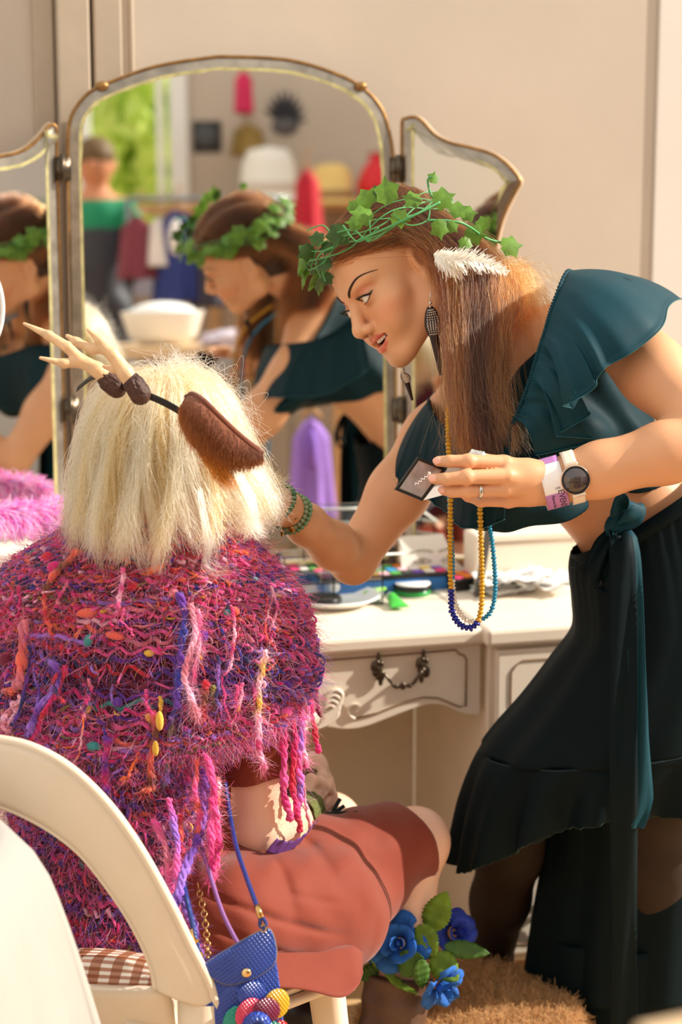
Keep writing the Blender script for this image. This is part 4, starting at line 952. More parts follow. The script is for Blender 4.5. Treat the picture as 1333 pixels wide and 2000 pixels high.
flounce('left_sleeve', lp, 26, 220, .032, m_teal, .006, 5)
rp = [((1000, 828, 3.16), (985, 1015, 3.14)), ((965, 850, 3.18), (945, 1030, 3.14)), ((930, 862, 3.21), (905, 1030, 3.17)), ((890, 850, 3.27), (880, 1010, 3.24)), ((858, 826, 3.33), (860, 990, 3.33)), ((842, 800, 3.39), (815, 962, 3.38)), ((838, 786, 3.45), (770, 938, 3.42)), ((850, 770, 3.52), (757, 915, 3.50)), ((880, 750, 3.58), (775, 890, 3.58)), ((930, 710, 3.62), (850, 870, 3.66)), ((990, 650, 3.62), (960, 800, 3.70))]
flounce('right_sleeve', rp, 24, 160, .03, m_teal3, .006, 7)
# skirt
lev = [((1118, 1085), (1425, 885), 3.38, .105), ((1113, 1120), (1440, 955), 3.385, .118), ((1119, 1180), (1455, 1050), 3.39, .135), ((1118, 1238), (1465, 1140), 3.39, .145), ((1078, 1295), (1470, 1225), 3.395, .155),
       ((1020, 1372), (1475, 1305), 3.40, .165), ((940, 1468), (1480, 1400), 3.41, .18), ((903, 1560), (1485, 1500), 3.43, .19), ((882, 1690), (1490, 1650), 3.45, .20)]
def skirt_fn(lev):
    Ls = spline([tuple(P(*a, Y)) + tuple(P(*b, Y)) + (B,) for a, b, Y, B in lev], 200)
    def f(tau, phi):
        q = Ls[np.clip((np.asarray(tau) / (len(lev) - 1) * 199), 0, 199).astype(int)]; L_, R_, B = q[:, :3], q[:, 3:6], q[:, 6:7]
        c = (L_ + R_) / 2; ex = (R_ - L_) / 2; return c + ex * np.cos(phi)[:, None] + np.array([0, 1, 0])[None] * B * np.sin(phi)[:, None]
    return f
def skirt(name, f, t0, t1, rows, cols, amp, nf, m, hem=None, ph=0.0):
    phi = np.linspace(0, 2 * math.pi, cols, endpoint=False); g = np.zeros((rows, cols, 3))
    for i in range(rows):
        s = i / (rows - 1); tau = t0 + (t1 - t0) * s if hem is None else t0 + (hem(phi) - t0) * s
        p = f(tau * np.ones(cols), phi); c = p.mean(0); d = p - c; d[:, 2] *= .2
        a0, a1 = amp; w = (a0 + (a1 - a0) * s ** 1.2) * (np.sin(nf * phi + ph + 1.2 * np.sin(3 * phi)) * .7 + .5 * np.sin((nf * 1.7 // 1) * phi + 2 + s))
        if a0 > 0 and t0 == 0: w = w + .010 * np.exp(-s * 5) * np.sin(46 * phi)
        g[i] = p + d * w[:, None]
    return part(name, grid_mesh(name, g, .0012, True), m, wm), g
F1 = skirt_fn(lev)
hemf = lambda phi: np.where(np.sin(phi) < 0, 7.02 + .98 * np.clip(-np.cos(phi), 0, 1) ** 2.2 + .45 * np.clip(np.cos(phi), 0, 1) ** 1.5, 8.0) 
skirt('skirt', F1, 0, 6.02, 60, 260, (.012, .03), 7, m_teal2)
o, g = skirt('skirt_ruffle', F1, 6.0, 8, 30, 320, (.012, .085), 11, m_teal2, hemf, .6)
MB().tube([V(q) for q in g[-1]], .0012, 6, closed=True).build('hem_edge', mat('dark hem thread', srgb(40, 70, 66), .8), o)
MB().tube([V(q) for q in g[0]], .0018, 6, closed=True).build('seam', mat('teal seam', srgb(8, 34, 40), .8), o)
lev2 = [((1080, 1480), (1480, 1420), 3.50, .13), ((1066, 1640), (1485, 1600), 3.54, .14), ((1045, 1780), (1490, 1760), 3.56, .15), ((1030, 1910), (1495, 1890), 3.57, .16), ((1018, 2020), (1500, 2000), 3.57, .16), ((1012, 2080), (1500, 2060), 3.57, .16)]
F2 = skirt_fn(lev2); skirt('underskirt', F2, 0, 3.0, 30, 220, (.02, .06), 8, m_teal2); skirt('underskirt_hem', F2, 2.2, 5.0, 24, 220, (.03, -.03), 7, m_teal2, None, 1.0)
def ribbon(name, pts, w, m, parent, side=None, th=.0012, n=40, tw=None):
    """pts: (point, half width); flat band facing the viewer"""
    c = spline([tuple(q) for q in pts], n); g = np.zeros((n, 7, 3)); W = np.interp(np.linspace(0, 1, n), np.linspace(0, 1, len(w)), w)
    for i in range(n):
        t = V(c[min(i + 1, n - 1)] - c[max(i - 1, 0)]).normalized(); sd = V(side) if side else V((0, -1, .1)).cross(t).normalized(); sd = (sd - t * sd.dot(t)).normalized(); nr = sd.cross(t)
        for j in range(7):
            x = (j - 3) / 3; g[i, j] = V(c[i]) + sd * (x * W[i]) + nr * (.004 * math.cos(x * 3 + i * .15))
    return part(name, grid_mesh(name, g, th), m, parent)
kn = P(1207, 1032, 3.235); sash = MB().sphere(kn, (.022, .016, .026), 18).build('sash_knot', m_teal, wm)
wl_ = F1(np.zeros(90), np.linspace(math.pi, 2 * math.pi, 90)); ribbon('waist_tie', [V(q) - V((0, .010, .006)) for q in wl_[::6]], [.013] * 3, m_teal2, wm, (0, 0.1, 1))
ribbon('sash_loop', [kn, P(1216, 1005, 3.225), P(1226, 984, 3.225), P(1240, 990, 3.22), P(1236, 1012, 3.215), P(1212, 1030, 3.22)], [.012, .020, .024, .022, .018, .010], m_teal, wm, (.75, .1, -.4))
ribbon('sash_loop', [kn, P(1180, 1060, 3.215), P(1158, 1110, 3.21), P(1160, 1140, 3.21), P(1180, 1142, 3.205), P(1192, 1110, 3.2), P(1203, 1045, 3.21)], [.010, .016, .016, .013, .016, .014, .010], m_teal2, wm, (.8, -.6, .1))
ribbon('sash_tail', [kn, P(1214, 1065, 3.195), P(1218, 1150, 3.18), P(1218, 1400, 3.165), P(1219, 1560, 3.16), P(1219, 1800, 3.22), P(1219, 2040, 3.27)], [.014, .020, .0225, .0225, .0225, .0225], m_teal2, wm, (1, 0, 0), n=80)
ribbon('sash_tail', [kn, P(1222, 1055, 3.205), P(1236, 1120, 3.19), P(1243, 1280, 3.18), P(1248, 1440, 3.172), P(1252, 1560, 3.17), P(1245, 1618, 3.17)], [.012, .020, .0165, .0145, .016, .022, .010], m_teal, wm, (1, .1, 0), n=80)
# hair
mh_brown = hair_mat('brown hair', .28, .4)
def skull(d, k=1.0):
    """point on the skull along a head-local direction"""
    d = d / np.linalg.norm(d, axis=-1, keepdims=True); c = np.array([0, -.015, .034]); r = np.array([.0735, .0955, .081]) * k
    return c + d * r
def toW(q): q = np.asarray(q); return np.array(HO) + HS * (q[..., 0:1] * np.array(HL) + q[..., 1:2] * np.array(HF) + q[..., 2:3] * np.array(HU))
def path(ctrl, K):
    """(N, C, 3) control points -> (N, K, 3) smooth strands"""
    N, C = ctrl.shape[:2]; idx = np.linspace(0, C - 1 - 1e-9, K); i = idx.astype(int); t = (idx - i)[None, :, None]
    a, b, c, d = [ctrl[:, np.clip(i + o, 0, C - 1)] for o in (-1, 0, 1, 2)]
    return .5 * (2 * b + (c - a) * t + (2 * a - 5 * b + 4 * c - d) * t ** 2 + (3 * b - a - 3 * c + d) * t ** 3)
NH = 21000; g = np.random.default_rng(5)
d = g.normal(size=(NH * 4, 3)); d /= np.linalg.norm(d, axis=1)[:, None]
_s = skull(d); zl = np.interp(_s[:, 1], [-.11, -.035, -.025, .005, .03, .055, .08], [-.08, -.06, .012, .026, .034, .046, .058]); hairline = _s[:, 2] > zl + .005
earz = np.zeros(len(d), bool)
d = d[hairline & ~earz][:NH]; NH = len(d)
side = d[:, 0] + .15 > 0                                          # parted slightly to her right
root = skull(d, 1.0)
fr = np.clip((d[:, 1] + 1) / 2, 0, 1); hi = np.clip((d[:, 2] + .6) / 1.6, 0, 1)
s = np.clip(.05 + .75 * (1 - fr) * .8 + .35 * hi - .12 + g.normal(size=NH) * .13, 0, 1)    # where in the falling curtain it ends up
tgt = np.where(side[:, None], np.array([.86, -.42, -.05]), np.array([-.55, -.85, -.15])) + g.normal(size=(NH, 3)) * .12 + np.array([0, -.25, .35]) * (s[:, None] - .3)
def slerp(a, b, t): v = a * (1 - t) + b * t; return v / np.linalg.norm(v, axis=1)[:, None]
lay = 1.03 + .10 * g.random((NH, 1)) + .05 * hi[:, None]
p1 = skull(slerp(d, tgt, .35), lay + .01); p2 = skull(slerp(d, tgt, .72), lay + .025)
W0, W1, W2 = toW(root), toW(p1), toW(p2)
dep = g.normal(size=NH) * .018 + .03 * (s - .5)
yb = np.where(side, 3.255, 3.47)
PXY = lambda x, y, Y: np.array([P(a, b, c) for a, b, c in zip(x, y, Y)])
x3 = 866 + 136 * s + g.normal(size=NH) * 9; c3 = PXY(x3, 548 + 10 * s + g.normal(size=NH) * 22, yb + dep + .02)
x4 = 870 + 126 * s + g.normal(size=NH) * 8; c4 = PXY(x4, np.full(NH, 650.), yb + dep - .03)
x5 = 880 + 110 * s + g.normal(size=NH) * 9; c5 = PXY(x5, np.full(NH, 770.), yb + dep - .07)
ln = 845 + 48 * g.random(NH) - 70 * (g.random(NH) < .25) * g.random(NH); x6 = 890 + 118 * s + g.normal(size=NH) * 13; c6 = PXY(x6, ln, yb + dep - .10)
pth = path(np.stack([W0, W1, W2, c3, c4, c5, c6], 1), 26)
kk = np.linspace(0, 1, 26)[None, :, None]; ph = g.random((NH, 1, 1)) * 6.28; cl = np.round(s * 26)[:, None, None]
pth += np.sin(kk * 9 + cl * 2.1) * np.array([.0035, .003, 0]) * kk + np.sin(kk * 17 + ph) * np.array([.0016, .0016, .001]) * kk
tone = g.random(NH)[:, None]; clt = (np.sin(np.round(s * 22) * 12.9898) * .5 + .5)[:, None]
hcol = np.array(srgb(34, 15, 8)) * (1 - tone) + np.array(srgb(78, 36, 15)) * tone
hcol = np.where((clt > .68) & (tone > .3), np.array(srgb(140, 70, 24)), hcol); hcol = np.where(clt < .2, hcol * .6, hcol)
hair('hair', pth, .00028, hcol, mh_brown, wm, .5)
nf = 700; ii = g.integers(0, NH, nf); fl_ = pth[ii].copy(); am = g.normal(size=(nf, 1, 3)) * .022; fl_ += am * kk ** 1.5 + np.sin(kk * 12 + g.random((nf, 1, 1)) * 6) * .006 * kk * g.normal(size=(nf, 1, 3))
fl_[:, :, 0] += (.035 * kk[:, :, 0] ** 2 * (g.random((nf, 1)) < .4))
hair('hair_flyaways', fl_, .00022, np.tile(srgb(160, 94, 44), (nf, 1)), mh_brown, wm, .4)
# nape frizz, its sunlit look put into a paler strand colour
nf = 900; a = PXY(930 + 90 * g.random(nf), 505 + 70 * g.random(nf), 3.27 + .06 * g.random(nf)); dr_ = np.stack([.6 + .5 * g.random(nf), g.normal(size=nf) * .3, -.4 + .5 * g.normal(size=nf)], 1); dr_ /= np.linalg.norm(dr_, axis=1)[:, None]
K = np.linspace(0, 1, 10)[None, :, None]; fz = a[:, None] + dr_[:, None] * K * (.03 + .05 * g.random((nf, 1, 1))) + np.array([.0, 0, -.04]) * K ** 2 + np.sin(K * 7 + g.random((nf, 1, 1)) * 6) * .004
hair('hair_frizz', fz, .0003, np.tile(srgb(150, 84, 36), (nf, 1)) * (.7 + .5 * g.random((nf, 1))), mh_brown, wm, .4)
# ---------------------------------------------------------------- plastic chair
m_chair = mat('cream moulded plastic', srgb(226, 208, 184), 0.42, 0.05, 8, 0.05, 60)
_c8 = P(8, 1600, 2.765); cB = V((_c8.x, 2.765, 0)); cR = P(390, 1955, 2.65); ce = V((cR.x - cB.x, cR.y - cB.y, 0)).normalized(); cf = V((-ce.y, ce.x, 0))
if cf.y < 0: cf = -cf
ch_ = empty('plastic_chair', V((cB.x, cB.y, 0)) + cf * .2, 'cream plastic chair with hooped open back under the seated person', 'chair')
def cs(px, py, off=0.0):
    h = hit(px, py, cB - cf * off, cf); return ((h - cB).dot(ce), h.z)
outer = spline([cs(*q) for q in ((8, 1429), (80, 1445), (150, 1488), (215, 1563), (270, 1660), (318, 1775), (352, 1870), (378, 1940), (392, 2000))], 40)
inner = spline([cs(*q) for q in ((8, 1556), (60, 1578), (115, 1613), (165, 1660), (208, 1725), (243, 1790), (268, 1850), (284, 1905), (288, 1945))], 40)
def cw(s, z, y=0.0):
    rec = -(z - .45) * .10 - .10 * (s / .27) ** 2 * 0                       # slight recline
    return cB + ce * s + cf * (y + rec + .04 * (s / .27) ** 2) + UZ * z
rows = []
outer[0, 0] = 0; inner[0, 0] = 0
full_o = [(-s, z) for s, z in outer[::-1]] + [tuple(q) for q in outer[1:]]; full_i = [(-s, z) for s, z in inner[::-1]] + [tuple(q) for q in inner[1:]]
for k in range(9):
    t = k / 8; y = -.008 * math.sin(math.pi * t) - .002; rows.append([cw(o[0] * (1 - t) + i[0] * t, o[1] * (1 - t) + i[1] * t, y) for o, i in zip(full_o, full_i)])
part('backrest', grid_mesh('backrest', rows, -.013), m_chair, ch_)
MB().tube([cw(s, z, .004) for s, z in full_o], .0075, 8).build('back_rim', m_chair, ch_); MB().tube([cw(s, z, .004) for s, z in full_i], .0065, 8).build('inner_rim', m_chair, ch_)
zr = cs(200, 1950)[1]; sr = inner[-1][0] + .015
rows = [[cw(s, zr - .10 * t + .012 * (s / sr) ** 2, .004 + .03 * t) for s in np.linspace(-sr, sr, 30)] for t in np.linspace(0, 1, 8)]
part('back_rail', grid_mesh('back_rail', rows, -.012), m_chair, ch_)
SZ = .412; fr_ = P(680, 1905, 2.95); fs_ = (V((fr_.x, fr_.y, 0)) - cB).dot(ce); fl2 = (V((fr_.x, fr_.y, 0)) - cB).dot(cf)
rows = []
for i in range(20):
    t = i / 19; hw = .20 + (fs_ - .20) * t ** .8; rows.append([cB + ce * (hw * x) + cf * (.04 + (fl2 - .02) * t) + UZ * (SZ - .012 * (1 - x * x) * math.sin(math.pi * min(1, t * 1.1)) - .03 * max(0, t - .88) / .12 * .4 - .02 * (abs(x) ** 8)) for x in np.linspace(-1, 1, 24)])
part('seat', grid_mesh('seat', rows, -.012), m_chair, ch_)
rim = rows[-1] ; MB().tube([r[-1] - UZ * .012 for r in rows] + [p - UZ * .008 for p in rows[-1][::-1]] + [r[0] - UZ * .012 for r in rows[::-1]], .008, 8, flat=1.2).build('seat_rim', m_chair, ch_)
def leg(a, b, w0, w1, name='leg'):
    rows = []
    for t in np.linspace(0, 1, 12):
        c = a + (b - a) * t; w = w0 + (w1 - w0) * t; rows.append([c + ce * (w * x) + cf * y for x, y in ((-1, .012), (-.8, -.010), (-.3, -.016), (.3, -.016), (.8, -.010), (1, .012), (.5, .016), (-.5, .016))])
    part(name, grid_mesh('leg', rows, 0, True), m_chair, ch_)
leg(cB + ce * (fs_ - .035) + cf * (fl2 - .02) + UZ * (SZ - .01), cB + ce * (fs_ - .005) + cf * (fl2 + .03) + UZ * 0, .030, .022); leg(cB - ce * (fs_ - .035) + cf * (fl2 - .02) + UZ * (SZ - .01), cB - ce * (fs_ - .005) + cf * (fl2 + .03), .030, .022)
sl_ = outer[-1][0] - .03
leg(cw(sl_, .46, .012), cB + ce * (sl_ + .035) - cf * .04, .034, .024); leg(cw(-sl_, .46, .012), cB - ce * (sl_ + .035) - cf * .04, .036, .024)
# gingham cushion
m = bpy.data.materials.new('gingham'); m.use_nodes = True; nt = m.node_tree; b = nt.nodes['Principled BSDF']; b.inputs['Roughness'].default_value = .35
uvn = nt.nodes.new('ShaderNodeUVMap'); sp = nt.nodes.new('ShaderNodeSeparateXYZ'); nt.links.new(uvn.outputs[0], sp.inputs[0]); sq = []
for ax in (0, 1):
    mu = nt.nodes.new('ShaderNodeMath'); mu.operation = 'MULTIPLY'; mu.inputs[1].default_value = (22, 11)[ax]; nt.links.new(sp.outputs[ax], mu.inputs[0])
    fr = nt.nodes.new('ShaderNodeMath'); fr.operation = 'FRACT'; nt.links.new(mu.outputs[0], fr.inputs[0]); gt = nt.nodes.new('ShaderNodeMath'); gt.operation = 'GREATER_THAN'; gt.inputs[1].default_value = .5; nt.links.new(fr.outputs[0], gt.inputs[0]); sq.append(gt)
ad = nt.nodes.new('ShaderNodeMath'); nt.links.new(sq[0].outputs[0], ad.inputs[0]); nt.links.new(sq[1].outputs[0], ad.inputs[1])
ha = nt.nodes.new('ShaderNodeMath'); ha.operation = 'MULTIPLY'; ha.inputs[1].default_value = .5; nt.links.new(ad.outputs[0], ha.inputs[0])
cr = nt.nodes.new('ShaderNodeValToRGB'); cr.color_ramp.interpolation = 'CONSTANT'; cr.color_ramp.elements[0].color = (*srgb(236, 226, 212), 1); cr.color_ramp.elements[1].position = .75; cr.color_ramp.elements[1].color = (*srgb(140, 80, 44), 1)
e = cr.color_ramp.elements.new(.3); e.color = (*srgb(176, 124, 98), 1); nt.links.new(ha.outputs[0], cr.inputs[0]); nt.links.new(cr.outputs[0], b.inputs['Base Color']); MATS['gingham'] = m
cc = P(196, 1905, 2.80); n1, n2 = 48, 24; pts = np.zeros((n2, n1, 3))
for i in range(n2):
    v = -math.pi / 2 + math.pi * i / (n2 - 1)
    for j in range(n1):
        u = 2 * math.pi * j / n1; sx = math.copysign(abs(math.cos(v)) ** .7, 1); k = 1 + .05 * math.sin(5 * u + i * .3)
        pts[i, j] = cc + ce * (.125 * math.sin(v)) + cf * (.042 * sx * math.cos(u) * k) + UZ * (.037 * sx * math.sin(u) * k + .012 * math.sin(v * 1.2))
cu = empty('gingham_cushion', cc - UZ * .04, 'brown and white gingham cushion wedged at the chair back', 'cushion'); part('cover', grid_mesh('cover', pts, 0, True), m, cu)
MB().tube([cc - ce * .128 + UZ * q for q in (-.03, 0, .03)], .006, 8).build('tied_end', mat('brown ribbon', srgb(150, 96, 66), .5), cu)
# white table cloth in front
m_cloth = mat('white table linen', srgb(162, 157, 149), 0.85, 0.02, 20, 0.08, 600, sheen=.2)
tz = .788; X0, X1, Y0, Y1 = -1.5, -.425, 1.7, 2.60; rr = .12; ol = []
for cx, cy, a0 in ((X1 - rr, Y1 - rr, 0), (X0 + rr, Y1 - rr, 90), (X0 + rr, Y0 + rr, 180), (X1 - rr, Y0 + rr, 270)):
    for k in range(9): a = math.radians(a0 + k * 11.25); ol.append((cx + rr * math.cos(a), cy + rr * math.sin(a)))
ol = spline(ol + [ol[0]], 480)[:-1]; seg = np.linalg.norm(np.diff(np.vstack([ol, ol[:1]]), axis=0), axis=1); ss = np.concatenate([[0], np.cumsum(seg)[:-1]])
tg = np.roll(ol, -1, 0) - np.roll(ol, 1, 0); nr = np.stack([tg[:, 1], -tg[:, 0]], 1); nr /= np.linalg.norm(nr, axis=1)[:, None]
rows = []
cxy = ol.mean(0)
for t in (0.02, .5, .9, .985, 1): rows.append(np.column_stack([cxy + (ol - cxy) * t, np.full(len(ol), tz - .002 * (t > .95))]))
corner = np.exp(-(((ol - np.array([X1, Y1])) ** 2).sum(1)) / .06)
for k in range(1, 22):
    t = k / 21; w = np.sin(ss * 36 + 1.2 * np.sin(ss * 9) + .6) * .034 * t ** .7 + .014 * np.sin(ss * 82 + 1) * t ** .6 + .022 * t + (.10 * corner + .03) * t ** .65
    rows.append(np.column_stack([ol + nr * (w + .016 * min(1, t * 10) ** .5)[:, None], np.full(len(ol), tz - .002 - .66 * t)]))
tb = empty('side_table', V(((X0 + X1) / 2, 2.15, 0)), 'small table in the near left corner under the white cloth', 'table')
_c = ol.mean(0); part('table_top', grid_mesh('table_top', [np.column_stack([_c + (ol - _c) * k_, np.full(len(ol), zz)]) for k_, zz in ((.01, tz - .034), (.97, tz - .034), (.97, tz - .006), (.01, tz - .006))], 0, True), m_wood, tb, False)
for sx in (X0 + .12, X1 - .12):
    for sy in (Y0 + .12, Y1 - .12): MB().box((sx, sy, (tz - .035) / 2), (.05, .05, tz - .035)).build('leg', m_wood, tb, False)
tag(link('tablecloth', grid_mesh('tablecloth', rows, -.0015, True), m_cloth), 'white cloth hanging in folds over the table in the near left corner', 'tablecloth')
# ---------------------------------------------------------------- the seated person
m_pale = mat('pale skin', (1, 1, 1), 0.45, attr='col', sss=0.12, bump=0.1, bscale=700, spec=0.3)
m_rust = mat('rust crepe', srgb(124, 48, 28), 0.7, 0.05, 30, 0.25, 700, spec=.2, sheen=.2)
st = empty('person', V((P(420, 1700, 3.05).x, 3.0, 0)), 'seated person from behind in platinum wig, multicoloured yarn poncho and rust dress', 'person')
sPE, sCH, sNB, sHD = P(325, 1735, 3.06), P(312, 1330, 3.06), P(320, 1085, 3.05), P(325, 880, 3.06)
sRS, sLS, sRE = P(508, 1195, 3.06), P(118, 1195, 3.08), P(503, 1622, 3.04)
sRW, sLW = P(600, 1588, 3.24), P(612, 1497, 3.36); sLE = P(330, 1560, 3.36)
sRH, sLH, sRK, sLK = P(415, 1755, 3.05), P(310, 1735, 3.16), P(806, 1648, 3.33), P(640, 1615, 3.56)
sRA = V((P(770, 1960, 3.22).x - .01, 3.24, .09)); sLA = V((P(600, 1980, 3.2).x, 3.30, .09))
sb = SDF(); sx, sy, sz_ = V((1, 0, 0)), V((0, 1, 0)), UZ
sb.ell(sPE, (.150, .110, .11), None, .05).ell((sPE + sCH) / 2, (.115, .09, .16), None, .05).ell(sCH, (.135, .095, .16), None, .05)
sb.cone(sNB, sRS, .05, .052, .04).cone(sNB, sLS, .05, .052, .04).cone(sHD - UZ * .08, sNB, .048, .055, .03)
sb.ell(sHD, (.075, .095, .11), None, .02).ell(sHD + V((0, .02, -.06)), (.058, .075, .06), None, .03).ell(sHD + V((0, .10, -.02)), (.012, .016, .02), None, .015)
for s in (-1, 1): sb.ell(sHD + V((s * .075, .005, -.02)), (.01, .018, .03), None, .006).ell(sHD + V((s * .032, .088, .004)), (.016, .012, .009), None, .01, 'cut')
sb.chain([sRS, sRS * .5 + sRE * .5, sRE], [.050, .046, .040], .03).chain([sRE, sRE * .6 + sRW * .4, sRW], [.039, .040, .026], .02)
sb.chain([sLS, sLS * .5 + sLE * .5, sLE], [.050, .046, .040], .03).chain([sLE, sLE * .6 + sLW * .4, sLW], [.039, .038, .026], .02)
for h_, k_, a_ in ((sRH, sRK, sRA), (sLH, sLK, sLA)):
    sb.cone(h_, k_, .082, .054, .04).chain([k_, k_ * .68 + a_ * .32, a_], [.053, .050, .032], .02).ell(k_ + UZ * .004 + (k_ - h_).normalized() * .012, .050, None, .03)
    fd = V((k_.x - h_.x, k_.y - h_.y, 0)).normalized(); sb.cone(a_ - UZ * .03, V((a_.x, a_.y, .03)) + fd * .14, .034, .024, .03)
# clasped hands
hR = [P(606, 1548, 3.285), P(612, 1560, 3.28), P(614, 1572, 3.28), P(612, 1583, 3.285)]; hL = [P(636, 1514, 3.36), P(644, 1524, 3.355), P(645, 1537, 3.35), P(639, 1548, 3.35)]
fr_8 = [.0080, .0075, .0070, .0062]
hand(sb, sRW, hR, [([q + V((.014, .025, .012)), q + V((.012, .045, .004)), q + V((.002, .055, -.002))], fr_8) for q in hR], ([P(598, 1545, 3.26), P(608, 1524, 3.275), P(626, 1530, 3.305), P(638, 1541, 3.318)], [.012, .0105, .0095, .008]), .8)
hand(sb, sLW, hL, [([P(*a), P(*b_), P(*c_)], fr_8) for a, b_, c_ in (((650, 1552, 3.34), (636, 1568, 3.325), (618, 1574, 3.315)), ((652, 1562, 3.34), (634, 1578, 3.325), (616, 1583, 3.315)), ((646, 1572, 3.34), (628, 1586, 3.33), (610, 1590, 3.32)), ((638, 1576, 3.345), (622, 1592, 3.335), (606, 1596, 3.33)))], ([P(622, 1502, 3.35), P(630, 1516, 3.335), P(640, 1532, 3.33), P(646, 1544, 3.33)], [.010, .009, .0082, .0072]), .6)
hz = A3(P(628, 1545, 3.32))
sv, sf = join_sdf([sb.mesh(.0055, None, [(hz, .08)]), sb.mesh(.0020, [(hz, .085)])])
part('body', mesh('body', sv, sf, np.tile(np.array(srgb(236, 190, 162)), (len(sv), 1)) * (1 + .04 * vnoise(sv, 25, 2)[:, None])), m_pale, st)
for s in (-1, 1): MB().sphere(sHD + V((s * .032, .084, .002)), .011, 12).build('eye', m_scl, st)
m_lace = mat('olive lace', srgb(88, 92, 40), .8, .5, 160, .8, 260)
for a, b_, r0, r1 in ((sRW * .72 + sRE * .28, sRW * .6 + hR[1] * .4, .038, .028), (sLW * .72 + sLE * .28, sLW * .55 + hL[1] * .45, .040, .027)):
    n = 24; pts = []
    for i in range(14):
        t = i / 13; c = a + (b_ - a) * t; ax = (b_ - a).normalized(); u = ax.orthogonal().normalized(); w_ = ax.cross(u); r = (r0 + (r1 - r0) * t)
        pts.append([c + (u * math.cos(q) + w_ * math.sin(q)) * (r + .0012 * math.sin(q * 9 + i * 2)) for q in np.linspace(0, 2 * math.pi, n, endpoint=False)])
    part('lace_glove', grid_mesh('lace_glove', pts, .001, True), m_lace, st)
# rust dress: skirt over the thighs, sleeve, bodice
dv = SDF(); kd = (sRK - sRH).normalized()
dv.cone(sRH + UZ * .005, sRK + UZ * .005, .100, .074, .05).cone(sLH + UZ * .01, sLK, .098, .074, .05).ell(sPE, (.160, .118, .12), None, .05)
dv.cone(P(440, 1830, 2.93), P(680, 1815, 3.10), .085, .062, .06).cone(P(450, 1780, 2.92), P(640, 1745, 3.08), .075, .07, .05).cone(P(690, 1770, 3.16), P(735, 1740, 3.24), .055, .050, .04)
dv.ell((sPE + sCH) / 2, (.122, .098, .17), None, .05)
dv.plane(P(802, 1655, 3.33), kd * .92 + UZ * .28, .006)
def dfold(x):
    px, py = proj(x); cx, cy = 455., 1545.; ang = np.arctan2(py - cy, px - cx); R_ = np.hypot(px - cx, py - cy)
    v1 = np.exp(-(np.sin(ang * 7.5 + 1.1 + .8 * np.sin(R_ * .012)) / .45) ** 2); g1 = np.clip((R_ - 130) / 60, 0, 1) * np.clip((330 - R_) / 120, 0, 1) * np.clip((px - 480) / 60, 0, 1)
    u = py - .30 * (px - 400) - 28 * np.sin((px - 380) / 300 * math.pi); v2 = np.exp(-(np.sin(u * math.pi / 62 + .5 * np.sin(px * .015)) / .42) ** 2); g2 = np.clip((py - 1715 - .12 * (px - 400)) / 40, 0, 1) * np.clip((690 - px) / 70, 0, 1)
    v3 = np.sin(ang * 16 + .5) * np.clip((R_ - 300) / 80, 0, 1)
    return .0062 * v1 * g1 + .0058 * v2 * g2 + .0016 * v3 + .0010 * np.sin(px * .09 + 2 * np.sin(py * .03))
part('dress', mesh('dress', *dv.mesh(.0042, extra=dfold)), m_rust, st)
rows = []
e0 = spline([P(470, 1850, 2.86), P(540, 1855, 2.90), P(610, 1856, 2.95), P(660, 1848, 2.99), P(690, 1846, 3.02), P(706, 1850, 3.06)], 60); e1 = spline([P(470, 1925, 2.80), P(545, 1929, 2.825), P(610, 1938, 2.85), P(668, 1947, 2.88), P(698, 1930, 2.91), P(710, 1898, 2.96)], 60)
for t in np.linspace(0, 1, 10): rows.append(e0 * (1 - t) + e1 * t + np.array([0, -.010, 0]) * math.sin(math.pi * t)); rows[-1] += np.array([0, -.003, 0])[None] * np.sin(np.linspace(0, 14, 60))[:, None] * t
part('dress_hem', grid_mesh('dress_hem', rows, .002), m_rust, st)
sl = SDF(); se = sRS * .24 + sRE * .76; sl.chain([sRS, sRS * .5 + sRE * .5, sRE], [.064, .058, .056], .02); sl.plane(P(500, 1530, 3.0), (sRE - sRS).normalized() + V((.18, 0, -.12)), .003)
part('dress_sleeve', mesh('dress_sleeve', *sl.mesh(.004, extra=lambda x: .002 * np.sin(x @ np.array([60, 50, 22.])))), m_rust, st)
m_purple = mat('purple ribbon', srgb(92, 54, 124), .5); rows = []
c0 = spline([P(530, 1650, 2.985), P(560, 1655, 3.02), P(590, 1638, 3.06), P(612, 1612, 3.10)], 50)
for t in np.linspace(-1, 1, 8): rows.append([V(q) + V((.008 * t, -.004, .011 * t)) + V((0, -.003, .002)) * math.sin(i * .9) * t for i, q in enumerate(c0)])
part('ribbon_trim', grid_mesh('ribbon_trim', rows, .001), m_purple, st)
m_boot = mat('brown leather', srgb(92, 66, 50), .5, .2, 30, .3, 90); m_boot2 = mat('black leather', srgb(26, 22, 22), .35)
